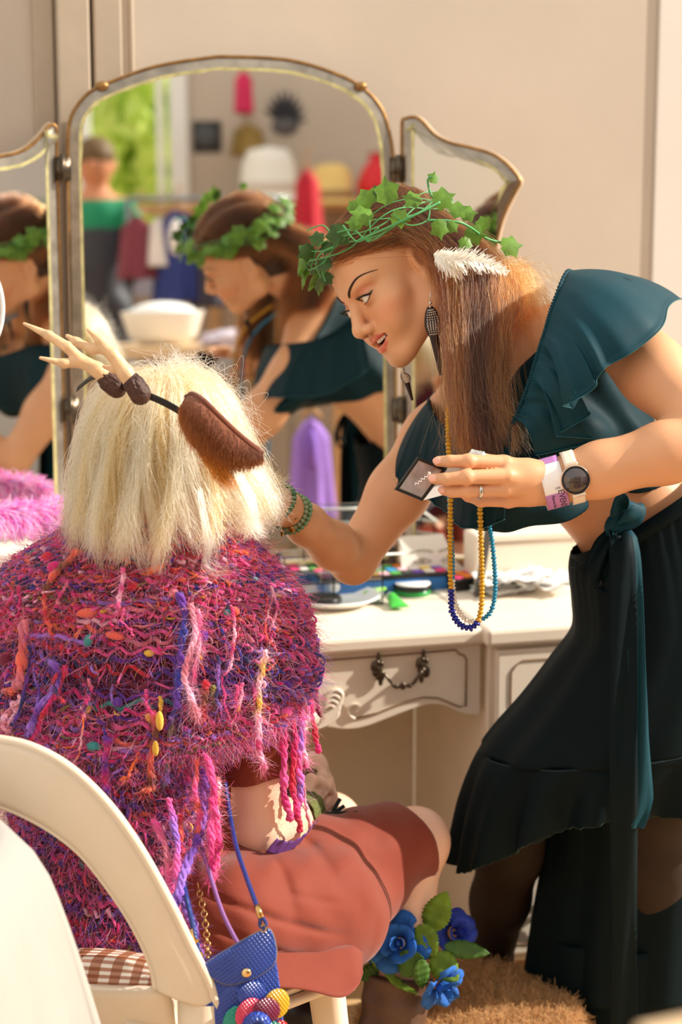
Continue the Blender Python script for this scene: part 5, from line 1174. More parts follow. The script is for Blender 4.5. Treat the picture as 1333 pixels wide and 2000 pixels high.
for h_, k_, a_, mm in ((sRH, sRK, sRA, m_boot), (sLH, sLK, sLA, m_boot2)):
    fd = V((k_.x - h_.x, k_.y - h_.y, 0)).normalized(); bt = SDF().chain([k_ * .42 + a_ * .58, k_ * .2 + a_ * .8, a_ - UZ * .02], [.060, .052, .046], .02).chain([a_ - UZ * .03, V((a_.x, a_.y, .045)) + fd * .09, V((a_.x, a_.y, .036)) + fd * .17], [.046, .042, .034], .03)
    bt.plane(k_ * .42 + a_ * .58, (k_ - a_).normalized(), .006); bo = part('boot', mesh('boot', *bt.mesh(.005, extra=lambda x: .002 * np.sin(x @ np.array([20, 30, 120.])))), mm, st)
    for q in range(5):
        c = k_ * (.36 - .05 * q) + a_ * (.64 + .05 * q); s_ = V((fd.y, -fd.x, 0)); f_ = c + fd * .052 - UZ * .004
        MB().tube([f_ + s_ * .022 - fd * .006, f_ + fd * .006, f_ - s_ * .022 - fd * .006 - UZ * .012], .0022, 6).tube([f_ - s_ * .022 - fd * .006, f_ + fd * .006, f_ + s_ * .022 - fd * .006 - UZ * .012], .0022, 6).build('lace', m_black, bo)
# ---------------------------------------------------------------- yarn poncho
yl = [(1010, 175, 430), (1040, 120, 470), (1075, 60, 505), (1110, 15, 545), (1150, -15, 575), (1210, -30, 598), (1300, -38, 612), (1375, -36, 580), (1412, -28, 510), (1452, -10, 425), (1530, 20, 405), (1620, 50, 400), (1720, 85, 372), (1800, 100, 345), (1870, 110, 320)]
yb_ = [.06, .085, .11, .125, .135, .142, .15, .155, .155, .15, .148, .145, .14, .135, .13]
cen = []; PL = []
for (py, xl, xr), B in zip(yl, yb_):
    Yc = 3.07 - .075 * max(0, (py - 1300) / 570); a, b_ = P(xl, py, Yc), P(xr, py, Yc); PL.append(tuple(a) + tuple(b_) + (B,))
PLs = spline(PL, 400); tpy = np.interp(np.linspace(0, 1, 400), np.linspace(0, 1, len(yl)), [q[0] for q in yl])
def pon(t, phi, out=0.0):
    """t 0..1 down the poncho, phi pi..2pi across the back"""
    t = np.broadcast_to(np.asarray(t, float), np.shape(phi)); q = PLs[np.clip(t * 399, 0, 399).astype(int)]; L_, R_, B = q[..., :3], q[..., 3:6], q[..., 6]
    c = (L_ + R_) / 2; ex = (R_ - L_) / 2; cp, sp_ = np.cos(phi), np.sin(phi)
    k = 1 + np.asarray(out) / .2
    p = c + ex * (np.sign(cp) * np.abs(cp) ** .85 * k)[..., None]; p[..., 1] += B * np.sign(sp_) * np.abs(sp_) ** .8 + np.asarray(out) * sp_
    p[..., 2] += .03 * np.maximum(0, sp_) * 0 - .012 * (1 - np.abs(sp_)) * 0
    return p
def t_of(py): return float(np.interp(py, tpy, np.linspace(0, 1, 400)))
def phi_of(px, t):
    q = PLs[int(np.clip(t * 399, 0, 399))]; c = (q[:3] + q[3:6]) / 2; ex = (q[3:6] - q[:3]) / 2; x = P(px, 1300, 2.95).x; u = np.clip((x - c[0]) / ex[0], -.995, .995); u = np.sign(u) * abs(u) ** (1 / .85); return 2 * math.pi - math.acos(u)
m_pbase = mat('wine knit base', srgb(84, 20, 44), .9, .4, 40)
ph = np.linspace(0, 2 * math.pi, 120, endpoint=False); rows = [pon(np.full(120, t), ph, -.004) for t in np.linspace(0, 1, 60)]
pc = part('poncho', grid_mesh('poncho', rows, .003, True), m_pbase, st)
YC = {'mag': srgb(206, 30, 110), 'pink': srgb(232, 80, 150), 'red': srgb(196, 28, 52), 'coral': srgb(228, 96, 76), 'orng': srgb(236, 110, 40), 'wine': srgb(112, 24, 58), 'purp': srgb(96, 40, 150), 'lilac': srgb(152, 104, 204), 'blue': srgb(52, 52, 150), 'navy': srgb(36, 36, 92), 'rose': srgb(206, 110, 130), 'must': srgb(226, 176, 60), 'teal': srgb(60, 140, 140), 'lpink': srgb(244, 180, 206), 'olive': srgb(120, 110, 50), 'brown': srgb(120, 66, 48)}
YN = list(YC); YV = np.array([YC[k] for k in YN])
def zone(py, u, r):
    """colour weights by height, as the poncho is striped, and by side"""
    w = np.array([1.3, 1.1, .5, .28, .14, .9, .9, .6, .6, .5, .6, .10, .07, .25, .12, .12])
    if py < 1120: w = w * np.array([1, 1, 1.6, 1.6, 2.2, 1, .6, .3, 1.6 if u < .35 else .5, 1.5 if u < .4 else .5, 1, 1, .6, .6, .6, 1])
    elif py < 1225: w = w * np.array([1.2, 1.3, 1.6, 1.3, .8, 1, .4, .4, 1.2 if u > .6 else .3, .4, 1.4, .8, .5, 1, .8, .8])
    elif py < 1330: w = w * np.array([.9, .9, .7, .5, .4, .8, 2.6, 1.8, 2.2, 1.8, .5, 1, .8, .8, .8, .3])
    elif py < 1430: w = w * np.array([1.3, 1.6, 1, 1, .6, .9, .8, 1, .5, .5, 1.5, 1.2, 1, 1.6, 1.4, .6])
    else: w = w * np.array([1.5, 1.0, 1.1, .6, .7, 1.9, 1.7, .9, .6, .9, .6, .7, .9, .4, .8, .6])
    if u > .78: w = w * np.array([1, 1.8, 1, 1, 1, .5, 1.2, 2, 1.6, .6, 1, .7, .5, 2.5, .5, .4])  # right side pinker and paler, sunlight put into the yarn colours
    return w / w.sum()
m_yarn = mat('yarn', (1, 1, 1), .85, attr='col', sheen=.3, bump=.5, bscale=500)
gy = np.random.default_rng(3)
NR = 64
for r in range(NR):
    t0 = (r + .5) / NR; py = float(np.interp(t0, np.linspace(0, 1, 400), tpy)); n = 150
    u = np.linspace(0, 1, n); phi = math.pi * (.97 + 1.06 * u); segs = []; k = 0
    while k < n:
        L_ = int(gy.integers(8, 36)); c = YV[gy.choice(16, p=zone(py, k / n, r))]; segs += [c] * L_; k += L_
    cols = np.array(segs[:n]) * (.55 + .5 * gy.random((n, 1)))
    wig = .0045 * np.sin(u * 190 + r * 1.7) + .004 * np.sin(u * 23 + r) + gy.normal(size=n) * .0015
    p = pon(t0 + wig / .86 + .004 * np.sin(u * 11 + r * .6), phi, .003 + .0035 * np.sin(u * 190 + r * 1.7 + 1.4) + gy.random(n) * .003)
    rad = .0023 + .0016 * np.abs(np.sin(u * (14 + r % 5) + r)) + .0022 * (gy.random(n) > .93)
    vs, fs = tube(p, rad, 6); part('yarn_row', mesh('yarn_row', np.array([tuple(v) for v in vs]), fs, np.repeat(cols, 6, 0)), m_yarn, pc)
# loose loops between the rows, nubs, fluff
m = MB()
for i in range(2200):
    t = gy.random() * .97 + .01; u = gy.random(); py = float(np.interp(t, np.linspace(0, 1, 400), tpy)); ph0 = math.pi * (1 + u)
    L_ = .008 + .022 * gy.random() ** 2; c = YV[gy.choice(16, p=zone(py, u, 0))] * (.6 + .5 * gy.random()); a = gy.normal() * .9 + (1.2 if gy.random() < .5 else 0)
    base = pon(t, np.array(ph0), .004); q = []
    for s in np.linspace(0, 1, 6): q.append(V(pon(t + math.sin(a) * L_ * s / .86 * 1.0, np.array(ph0 + math.cos(a) * L_ * s / .26), .004 + .009 * math.sin(math.pi * s) + .002)))
    m.tube(q, [.0010 + .0014 * gy.random()] * 6, 5, tuple(c))
o = m.build('yarn_loops', m_yarn, pc, cols=True); o['kind'] = 'stuff'
for i, (px, py, cn, rx, rz) in enumerate([(118, 1082, 'mag', .013, .011), (100, 1068, 'red', .010, .010), (180, 1155, 'coral', .016, .007), (232, 1198, 'coral', .015, .006), (265, 1108, 'red', .010, .007), (183, 1205, 'teal', .007, .010), (178, 1328, 'must', .009, .007), (298, 1340, 'must', .010, .007), (62, 1272, 'must', .006, .006), (392, 1200, 'purp', .01, .01), (438, 1157, 'teal', .007, .006), (452, 1158, 'coral', .008, .007), (370, 1158, 'red', .007, .007), (22, 1250, 'wine', .010, .012), (20, 1300, 'wine', .010, .012), (236, 1315, 'purp', .008, .008), (305, 1078, 'orng', .016, .006), (250, 1062, 'coral', .012, .005), (380, 1035, 'orng', .012, .006), (192, 1395, 'teal', .012, .008), (340, 1120, 'rose', .008, .007), (295, 1230, 'must', .008, .005), (545, 1350, 'pink', .009, .008), (470, 1420, 'lilac', .014, .008)]):
    t = t_of(py); p_ = pon(t, np.array(phi_of(px, t)), .010); me_ = MB().sphere(p_, (rx, .007, rz), 12, Matrix.Rotation(.5 * math.sin(i * 3), 3, 'Y'), tuple(YC[cn])); me_.build('yarn_nub', m_yarn, pc, cols=True)
NF = 42000; t = gy.random(NF) * .985 + .008; u = gy.random(NF); phi = math.pi * (.98 + 1.04 * u); b0 = pon(t, phi, .004)
pyv = np.interp(t, np.linspace(0, 1, 400), tpy); fc = np.zeros((NF, 3)); zi = {}
for i in range(NF):
    k = (int(pyv[i] // 60), int(u[i] * 8))
    if k not in zi: zi[k] = zone(pyv[i], u[i], 0)
    fc[i] = YV[gy.choice(16, p=zi[k])]
fc = np.clip(fc * 1.2 + .08, 0, 1); out = np.stack([np.cos(phi) * .8, np.sin(phi), np.zeros(NF)], 1); dr_ = gy.normal(size=(NF, 3)) * .8 + out * .55 + np.array([0, 0, -.25]); dr_ /= np.linalg.norm(dr_, axis=1)[:, None]
K = np.linspace(0, 1, 6)[None, :, None]; ln = (.008 + .030 * gy.random((NF, 1, 1)) ** 2); cv = gy.normal(size=(NF, 1, 3)) * .010
fz = b0[:, None] + dr_[:, None] * K * ln + cv * K ** 2 + np.array([0, 0, -.006]) * K ** 2
m_fuzz = mat('yarn fuzz', (1, 1, 1), .6, attr='col', sheen=.2)
hair('yarn_fuzz', fz, .00026, fc, m_fuzz, pc, .4)
# hanging fringe strands
def strand(pts, r, cn, cn2=None, fuzz=0, n=90, wob=.003):
    c = spline([tuple(P(*q)) for q in pts], n); g_ = np.random.default_rng(len(pts) * 7 + int(pts[0][0])); c = c + np.cumsum(g_.normal(size=(n, 3)) * wob * .18, 0) + np.sin(np.linspace(0, 9, n))[:, None] * np.array([wob, wob * .5, 0]) * .5
    rad = r * (1 + .2 * np.sin(np.linspace(0, 26, n) + pts[0][0])); c1, c2 = np.array(YC[cn]), np.array(YC[cn2 or cn]); w = (np.sin(np.linspace(0, 14, n) + pts[0][1]) * .5 + .5)[:, None]; cols = c1 * w + c2 * (1 - w)
    vs, fs, cc3 = [], [], []; tw_ = np.linspace(0, 1, n) * np.linalg.norm(np.diff(c, axis=0), axis=1).sum() / (r * 7.0) * 2 * math.pi
    for k3 in range(3):
        a3 = tw_ + k3 * 2.094; v3, f3 = tube(c + (np.stack([np.cos(a3), np.sin(a3), np.zeros(n)], 1) * (rad * .52)[:, None]), rad * .56, 6); fs += [tuple(q + len(vs) for q in f) for f in f3]; vs += v3; cc3.append(np.repeat(cols * (.85 + .15 * k3), 6, 0))
    o = part('yarn_strand', mesh('yarn_strand', np.array([tuple(v) for v in vs]), fs, np.vstack(cc3)), m_yarn, pc)
    if fuzz:
        fuzz *= 2; k = g_.integers(0, n, fuzz); d_ = g_.normal(size=(fuzz, 3)); d_[:, 2] -= .9; d_ /= np.linalg.norm(d_, axis=1)[:, None]; KK = np.linspace(0, 1, 5)[None, :, None]
        hair('strand_fuzz', c[k][:, None] + d_[:, None] * KK * (.006 + .014 * g_.random((fuzz, 1, 1))) + g_.normal(size=(fuzz, 1, 3)) * .009 * KK ** 2, .00019, np.clip(cols[k] * 1.15 + .06, 0, 1), m_fuzz, o, .4)
Yf = lambda px, py: float(pon(t_of(py), np.array(phi_of(px, t_of(py))), .014)[1])
def fs(pl, r, cn, cn2=None, fuzz=0, Yo=0): strand([(x, y, min(Yf(x, y), 3.06) - Yo if y < 1840 else 2.86) for x, y in pl], r, cn, cn2, fuzz)
fs([(352, 1160), (356, 1230), (350, 1290), (345, 1330), (340, 1390)], .006, 'blue', 'purp', 120); fs([(372, 1180), (378, 1250), (368, 1320), (378, 1370), (392, 1405)], .0045, 'lpink', 'rose', 320); fs([(388, 1190), (392, 1260), (384, 1330), (395, 1390)], .003, 'lpink', 'pink', 260)
fs([(240, 1110), (236, 1150), (225, 1195)], .0035, 'lpink', 'pink', 40); fs([(155, 1070), (130, 1095), (100, 1130), (82, 1160)], .0055, 'brown', 'coral', 40); fs([(85, 1160), (87, 1200), (92, 1250)], .003, 'coral', 'red', 60)
fs([(50, 1210), (45, 1270), (40, 1330), (20, 1350), (5, 1345)], .008, 'coral', 'rose', 80); fs([(58, 1260), (55, 1340), (48, 1400), (30, 1430)], .003, 'purp', 'navy', 40); fs([(30, 1370), (20, 1400), (15, 1430)], .006, 'lpink', 'rose', 20); fs([(40, 1360), (38, 1395), (20, 1430)], .005, 'rose', 'lpink', 20)
fs([(100, 1290), (110, 1330), (85, 1370), (62, 1410), (52, 1440)], .006, 'lilac', 'purp', 120); fs([(125, 1300), (110, 1360), (80, 1400), (62, 1445)], .0045, 'red', 'mag', 30); fs([(60, 1242), (100, 1245), (155, 1258)], .0045, 'lilac', 'lilac', 60)
fs([(312, 1360), (314, 1395), (308, 1440), (303, 1470)], .0032, 'must', 'must', 0); MB().sphere(P(312, 1408, Yf(312, 1408) - .02), (.006, .006, .015), 10, None, tuple(YC['must'])).sphere(P(304, 1462, Yf(304, 1462) - .02), (.005, .005, .012), 10, None, tuple(YC['must'])).build('yarn_nub', m_yarn, pc, cols=True)
fs([(300, 1390), (298, 1440), (290, 1500), (295, 1540), (275, 1555)], .006, 'coral', 'brown', 60); fs([(322, 1380), (318, 1450), (305, 1510), (300, 1570)], .0035, 'red', 'wine', 0); fs([(335, 1400), (330, 1470), (325, 1530)], .004, 'olive', 'lilac', 80)
fs([(270, 1470), (252, 1505), (228, 1525)], .0022, 'coral', 'orng', 30); fs([(205, 1440), (212, 1500), (208, 1560)], .006, 'purp', 'mag', 60); fs([(362, 1420), (364, 1475), (362, 1525)], .007, 'purp', 'mag', 20); fs([(400, 1330), (405, 1400), (408, 1440)], .006, 'brown', 'red', 60)
fs([(415, 1340), (420, 1420), (410, 1480), (405, 1520)], .004, 'olive', 'brown', 60)
st_ = lambda pl, r, a, b=None, f=0: strand(pl, r, a, b, f)
st_([(395, 1500, 2.905), (398, 1580, 2.89), (385, 1640, 2.86), (362, 1700, 2.80), (345, 1750, 2.75), (328, 1795, 2.72)], .0072, 'lilac', 'purp', 200); st_([(400, 1470, 2.90), (412, 1560, 2.87), (404, 1650, 2.84), (396, 1720, 2.82)], .0055, 'pink', 'mag', 260)
st_([(412, 1560, 2.86), (418, 1640, 2.85), (410, 1690, 2.84), (400, 1725, 2.84)], .0055, 'mag', 'pink', 120); st_([(385, 1480, 2.90), (375, 1560, 2.87), (380, 1600, 2.86), (372, 1640, 2.85)], .004, 'pink', 'coral', 60); st_([(425, 1520, 2.9), (428, 1570, 2.89), (420, 1640, 2.87)], .0038, 'lpink', 'coral', 120)
st_([(300, 1600, 2.86), (318, 1660, 2.83), (332, 1740, 2.79), (350, 1800, 2.75), (365, 1850, 2.72)], .0055, 'rose', 'pink', 200); st_([(330, 1560, 2.87), (345, 1640, 2.83), (352, 1720, 2.78), (374, 1800, 2.74), (386, 1860, 2.73)], .005, 'pink', 'lilac', 160); st_([(350, 1590, 2.86), (360, 1650, 2.84), (368, 1700, 2.81)], .004, 'red', 'coral', 80)
st_([(360, 1770, 2.765), (384, 1820, 2.745), (398, 1860, 2.73), (400, 1876, 2.735)], .0042, 'lilac', 'purp', 90)
for pl, r, a, b_, f in (([(555, 1400, 3.0), (552, 1470, 2.99), (556, 1540, 2.985), (564, 1580, 2.99), (572, 1608, 3.0)], .0058, 'mag', 'pink', 60), ([(572, 1390, 3.01), (570, 1470, 3.0), (574, 1560, 3.0), (580, 1615, 3.0)], .0050, 'red', 'mag', 30), ([(590, 1390, 3.02), (588, 1470, 3.01), (592, 1540, 3.01), (586, 1590, 3.01)], .0062, 'pink', 'lilac', 60), ([(580, 1400, 3.03), (582, 1500, 3.03), (584, 1580, 3.02)], .0045, 'wine', 'navy', 40), ([(598, 1380, 3.03), (596, 1440, 3.02), (600, 1500, 3.03)], .0045, 'lpink', 'pink', 160),
                        ([(612, 1290, 3.05), (608, 1340, 3.04), (615, 1390, 3.04), (620, 1440, 3.04), (621, 1465, 3.04)], .0042, 'mag', 'red', 20), ([(602, 1260, 3.04), (616, 1320, 3.04), (622, 1370, 3.05), (624, 1395, 3.05)], .0035, 'wine', 'brown', 40), ([(508, 1400, 2.93), (502, 1450, 2.92), (505, 1490, 2.925), (512, 1510, 2.93)], .0045, 'lpink', 'mag', 100), ([(518, 1270, 2.93), (505, 1330, 2.93), (508, 1400, 2.93)], .004, 'lpink', 'must', 120),
                        ([(590, 1530, 3.01), (600, 1600, 3.02), (610, 1625, 3.04)], .0022, 'lpink', 'rose', 10)): st_(pl, r, a, b_, f)
for i in range(26):
    px = float(gy.uniform(10, 590)); py = float(gy.uniform(1120, 1400)); L_ = float(gy.uniform(50, 150)); cns = [YN[k] for k in gy.choice(16, 2, p=zone(py, px / 600, 0))]
    fs([(px, py), (px + gy.normal() * 6, py + L_ * .4), (px + gy.normal() * 10, py + L_ * .75), (px + gy.normal() * 14, py + L_)], float(gy.uniform(.0012, .0028)), cns[0], cns[1], int(gy.integers(0, 70)))
# ---------------------------------------------------------------- platinum wig
m_wig = hair_mat('platinum wig fibre', .34, .5)
WC = A3(P(318, 868, 3.06)); WR = np.array([.112, .114, .119]); NW = 14000; gw = np.random.default_rng(8)
cap = MB().sphere(V(WC), tuple(WR * .97), 32); wg = cap.build('wig', mat('wig cap', srgb(206, 176, 128), .9, .1, 50), st)
d = gw.normal(size=(NW, 3)); d /= np.linalg.norm(d, axis=1)[:, None]; d = d[(d[:, 2] > -.55) & ~((d[:, 1] > .55) & (d[:, 2] < .35))]; NW = len(d)
az = np.arctan2(d[:, 1], d[:, 0]); pol = np.arccos(np.clip(d[:, 2], -1, 1))
whorl = np.array([-.25, -.10, 1.0]); 
az2 = az + gw.normal(size=NW) * .10; sweep = .25 * np.sin(az2 + .4) 
lay = 1.02 + .12 * gw.random(NW) ** 1.3
def ellp(a, p, k): return WC + np.stack([np.sin(p) * np.cos(a), np.sin(p) * np.sin(a), np.cos(p)], 1) * WR * k[:, None]
q1 = np.minimum(pol + .25 + .3 * gw.random(NW), np.maximum(pol + .05, 1.0 + .5 * gw.random(NW))); q2 = np.minimum(pol + .75 + .4 * gw.random(NW), 1.25 + .75 * gw.random(NW))
lift = .10 * np.exp(-((pol - .3) / .5) ** 2)
c0 = ellp(az, pol, np.ones(NW) * .98); c1 = ellp(az2, q1, lay + lift * .25); c2 = ellp(az2 + sweep * .3, np.maximum(q2, pol + .1), lay + .04)
zend = WC[2] - (.118 + .042 * gw.random(NW) ** .7); zend += .045 * (gw.random(NW) < .35) * gw.random(NW) + .012 * np.sin(az2 * 13)
fl = .04 + .16 * gw.random(NW) ** 2
c3 = c2.copy(); c3[:, :2] = WC[:2] + (c2[:, :2] - WC[:2]) * (1.05 + fl * .3)[:, None]; c3[:, 2] = c2[:, 2] * .5 + zend * .5
c4 = c3.copy(); c4[:, :2] = WC[:2] + (c3[:, :2] - WC[:2]) * (1.0 + fl * .35)[:, None]; c4[:, 2] = zend
right = np.clip((c4[:, 0] - WC[0]) / .1, 0, 1.2); c4[:, 0] += .030 * right; c3[:, 0] += .018 * right; c4[:, 2] += .035 * right; c4[:, 1] -= .012 * (np.sin(az2) < 0); 
c4[:, :2] += gw.normal(size=(NW, 2)) * .008; c3[:, :2] += gw.normal(size=(NW, 2)) * .004
wp = path(np.stack([c0, c1, c2, c3, c4], 1), 24); kk = np.linspace(0, 1, 24)[None, :, None]; cl = np.round(az2 * 9)[:, None, None]
wp += np.sin(kk * 7 + cl * 1.7) * np.array([.011, .006, 0]) * kk ** 1.1 + np.sin(kk * 15 + gw.random((NW, 1, 1)) * 6.28) * np.array([.0025, .0022, .0012]) * kk
tone = gw.random(NW)[:, None]; wcol = np.array(srgb(202, 160, 106)) * (1 - tone) + np.array(srgb(242, 218, 182)) * tone; dk = (np.sin(np.round(az2 * 14) * 7.13) > .45) & (tone[:, 0] < .6); wcol[dk] = np.array(srgb(178, 130, 74))
hair('wig_hair', wp, .00034, wcol, m_wig, wg, .5)
def curl(pts, n, sp, r, name='wig_lock'):
    c = spline([tuple(P(*q)) for q in pts], 30); off = gw.normal(size=(n, 1, 3)) * sp * np.linspace(.6, 1, 30)[None, :, None]; off += np.sin(np.linspace(0, 5, 30)[None, :, None] + gw.random((n, 1, 1)) * 6) * sp * .4
    hair(name, c[None] + off, r, np.tile(srgb(228, 202, 160), (n, 1)), m_wig, wg, .4)
if 0: curl([(290, 960, 2.92), (280, 1010, 2.91), (300, 1060, 2.90), (345, 1065, 2.90), (362, 1035, 2.905), (350, 1020, 2.91)], 70, .005, .0004)
curl([(390, 960, 2.92), (405, 1030, 2.90), (412, 1070, 2.895), (405, 1100, 2.89), (425, 1118, 2.89), (450, 1118, 2.895)], 30, .006, .0003); pass
curl([(450, 900, 2.98), (490, 980, 2.96), (500, 1030, 2.95), (520, 1045, 2.95)], 60, .006, .0004); curl([(470, 880, 3.0), (520, 950, 2.99), (545, 990, 2.985)], 60, .007, .00035)
nf = 900; a = az2[:nf]; fb = ellp(gw.uniform(-1.9, 1.2, nf), gw.uniform(.1, 1.7, nf), np.ones(nf) * 1.1); dr_ = fb - WC; dr_ /= np.linalg.norm(dr_, axis=1)[:, None]; K = np.linspace(0, 1, 12)[None, :, None]; sw = gw.normal(size=(nf, 1, 3))
fy = fb[:, None] + dr_[:, None] * K * (.008 + .035 * gw.random((nf, 1, 1)) ** 2) + sw * .022 * np.sin(K * 3.5) * gw.random((nf, 1, 1)) + np.array([.01, 0, -.035]) * K ** 2
hair('wig_flyaways', fy, .00022, np.tile(srgb(246, 228, 196), (nf, 1)), m_wig, wg, .5)
# ---------------------------------------------------------------- antler and ear headband
hb = empty('antler_headband', P(300, 775, 2.92), 'black headband with twin pale antlers and one brown fawn ear, on the wig', 'headband')
hp = spline([P(150, 760, 3.08), P(185, 735, 3.02), P(215, 745, 2.965), (P(245, 757, 2.94)), P(300, 777, 2.925), P(350, 803, 2.925), P(400, 845, 2.94), P(450, 900, 2.985), P(470, 950, 3.04)], 60)
rows = [[V(q) + V((.30, -.35, .88)) * (w_ * .0058) + V((0, -.0015, 0)) * (1 - w_ * w_) for q in hp] for w_ in np.linspace(-1, 1, 5)]; part('band', grid_mesh('band', rows, .001), mat('black band', srgb(26, 24, 22), .35), hb)
m_ant = mat('antler bone', srgb(226, 186, 142), .45, .16, 60, .5, 160); m_burr = mat('dark antler burr', srgb(74, 44, 34), .55, .35, 120, 1.0, 260)
def antler(beam, tines, burr):
    b = SDF(); pts = [P(x, y, Y) for x, y, Y, r in beam]; b.chain(pts, [r for *_, r in beam], .004)
    for tn in tines: b.chain([P(x, y, Y) for x, y, Y, r in tn], [r for *_, r in tn], .006)
    ao = part('antler', mesh('antler', *b.mesh(.0012)), m_ant, hb)
    k = SDF().cone(P(*burr[0]), P(*burr[1]), burr[2], burr[3], .006); a_ = V(P(*burr[0])); gk = np.random.default_rng(int(burr[0][0]))
    for i in range(26):
        t = gk.random(); c = P(*burr[0]) * (1 - t) + P(*burr[1]) * t; ax = (P(*burr[1]) - P(*burr[0])).normalized(); u = ax.orthogonal().normalized(); w_ = ax.cross(u); an = gk.random() * 6.28; rr_ = (burr[2] * (1 - t) + burr[3] * t); s = c + (u * math.cos(an) + w_ * math.sin(an)) * rr_; k.cone(s, s + ax * .006, .0017, .0012, .0015)
    part('burr', mesh('burr', *k.mesh(.0011)), m_burr, ao)
antler([(226, 756, 2.955, .0125), (190, 722, 2.955, .0110), (155, 702, 2.96, .0088), (132, 678, 2.965, .0078), (95, 655, 2.975, .0066), (47, 632, 2.985, .0022)], [[(160, 708, 2.96, .0075), (125, 710, 2.955, .0062), (79, 699, 2.95, .0024)]], [(228, 758, 2.952), (206, 740, 2.955), .0148, .0124])
antler([(272, 768, 2.925, .0135), (245, 728, 2.925, .0115), (218, 690, 2.925, .0095), (195, 665, 2.925, .0072), (172, 644, 2.925, .0026)], [[(205, 682, 2.925, .0072), (180, 682, 2.93, .0068), (150, 668, 2.935, .0058), (131, 656, 2.94, .0028)], [(238, 724, 2.93, .0055), (222, 722, 2.935, .0048), (203, 716, 2.94, .0028)]], [(274, 770, 2.925), (258, 745, 2.925), .0158, .0136])
up_ = spline([P(362, 775, 2.905), P(378, 770, 2.895), P(400, 785, 2.875), P(430, 815, 2.865), P(465, 848, 2.868), P(495, 872, 2.880), P(514, 884, 2.892)], 44); dn_ = spline([P(362, 779, 2.908), P(349, 806, 2.900), P(362, 850, 2.895), P(395, 888, 2.89), P(440, 912, 2.886), P(478, 908, 2.888), P(512, 892, 2.893)], 44)
rows = [up_ * (1 - t) + dn_ * t + np.array([0, -.030, 0]) * (math.sin(math.pi * t) ** .8) * np.sin(np.linspace(.2, math.pi, 44))[:, None] for t in np.linspace(0, 1, 22)]
er = part('fawn_ear', grid_mesh('fawn_ear', rows, -.004), mat('brown felt', srgb(122, 62, 28), .9, .2, 60, .4, 300, sheen=.5), hb)
MB().tube([V(q) for q in up_], [.0045 if 4 < i < 40 else .003 for i in range(44)], 8).build('ear_rim', mat('ear rim felt', srgb(108, 52, 26), .95, .15, 80, .3, 300, sheen=.4), er)
G_ = np.array(rows); ne = 5200; i_ = gw.random(ne) * 20.99; j_ = gw.random(ne) * 42.99; ii, jj = i_.astype(int), j_.astype(int); bp = G_[ii, jj] + (G_[ii + 1, jj] - G_[ii, jj]) * (i_ - ii)[:, None] + (G_[ii, jj + 1] - G_[ii, jj]) * (j_ - jj)[:, None]
tg = G_[np.minimum(ii + 1, 21), jj] - G_[ii, jj]; tg /= np.linalg.norm(tg, axis=1)[:, None]; low = (i_ / 21) ** 2; dr_ = tg * .9 + np.array([.25, -.35, -.2]) + gw.normal(size=(ne, 3)) * .25; dr_ /= np.linalg.norm(dr_, axis=1)[:, None]; K = np.linspace(0, 1, 5)[None, :, None]
ef = bp[:, None] + dr_[:, None] * K * (.006 + .012 * low * gw.random(ne))[:, None, None] + np.array([0, 0, -.004]) * K ** 2
ec = np.array(srgb(112, 56, 24)) * (1 - low[:, None] * .7) + np.array(srgb(206, 124, 40)) * low[:, None] * .7; hair('ear_fur', ef, .00032, ec * (.75 + .5 * gw.random((ne, 1))), mat('ear fur', (1, 1, 1), .6, attr='col'), er, .3)
tf = spline([P(405, 885, 2.89), P(430, 915, 2.885), P(450, 940, 2.885)], 6); nt_ = 500; s = gw.random(nt_); b0 = np.array([tf[int(q * 3)] for q in s]) + gw.normal(size=(nt_, 3)) * .006; hair('ear_tuft', b0[:, None] + (np.array([.018, -.004, -.03])[None, None] + gw.normal(size=(nt_, 1, 3)) * .006) * K, .0003, np.tile(srgb(214, 136, 44), (nt_, 1)), MATS['ear fur'], er, .3)
# ---------------------------------------------------------------- what the woman wears and holds
# ivy wreath
m_ivy = mat('ivy leaf', srgb(108, 150, 54), .45, .35, 60, .2, 200, twosided_trans=.35); m_ivy2 = mat('dark ivy leaf', srgb(62, 92, 38), .5, .3, 60, .2, 200, twosided_trans=.25); m_vine = mat('green vine', srgb(84, 158, 92), .5)
wr = empty('ivy_wreath', hh(0, -.02, .08), 'green ivy wreath of leaves and twisted vines on the auburn hair', 'wreath')
def ring_pt(a, r=1.0, dz=0.0):
    """wreath curve in head axes, a=0 in front, positive to her left"""
    return hh(.092 * r * math.sin(a), -.022 + .118 * r * math.cos(a), .066 + .020 * math.cos(a) + dz)
for k in range(5):
    m = []; g_ = np.random.default_rng(30 + k)
    for i in range(90):
        a = 2 * math.pi * i / 90; m.append(ring_pt(a, 1.02 + .05 * math.sin(a * 5 + k * 1.3), .010 * math.sin(a * 4 + k * 2.1) + .004 * k - .006))
    part('vine', mesh('vine', *tube(m, .0013 - .0001 * k, 6, closed=True)), m_vine, wr)
def tendril(pts, r=.0012): part('vine', mesh('vine', *tube([V(q) for q in spline([P(*q) for q in pts], 24)], r, 6)), m_vine, wr)
tendril([(858, 402, 3.27), (842, 380, 3.26), (836, 352, 3.26), (845, 345, 3.26)], .0018); tendril([(646, 455, 3.31), (630, 440, 3.31), (600, 450, 3.32)]); tendril([(655, 455, 3.30), (690, 450, 3.27), (725, 470, 3.25), (770, 440, 3.23)]); tendril([(670, 440, 3.29), (700, 472, 3.26), (740, 445, 3.24)])
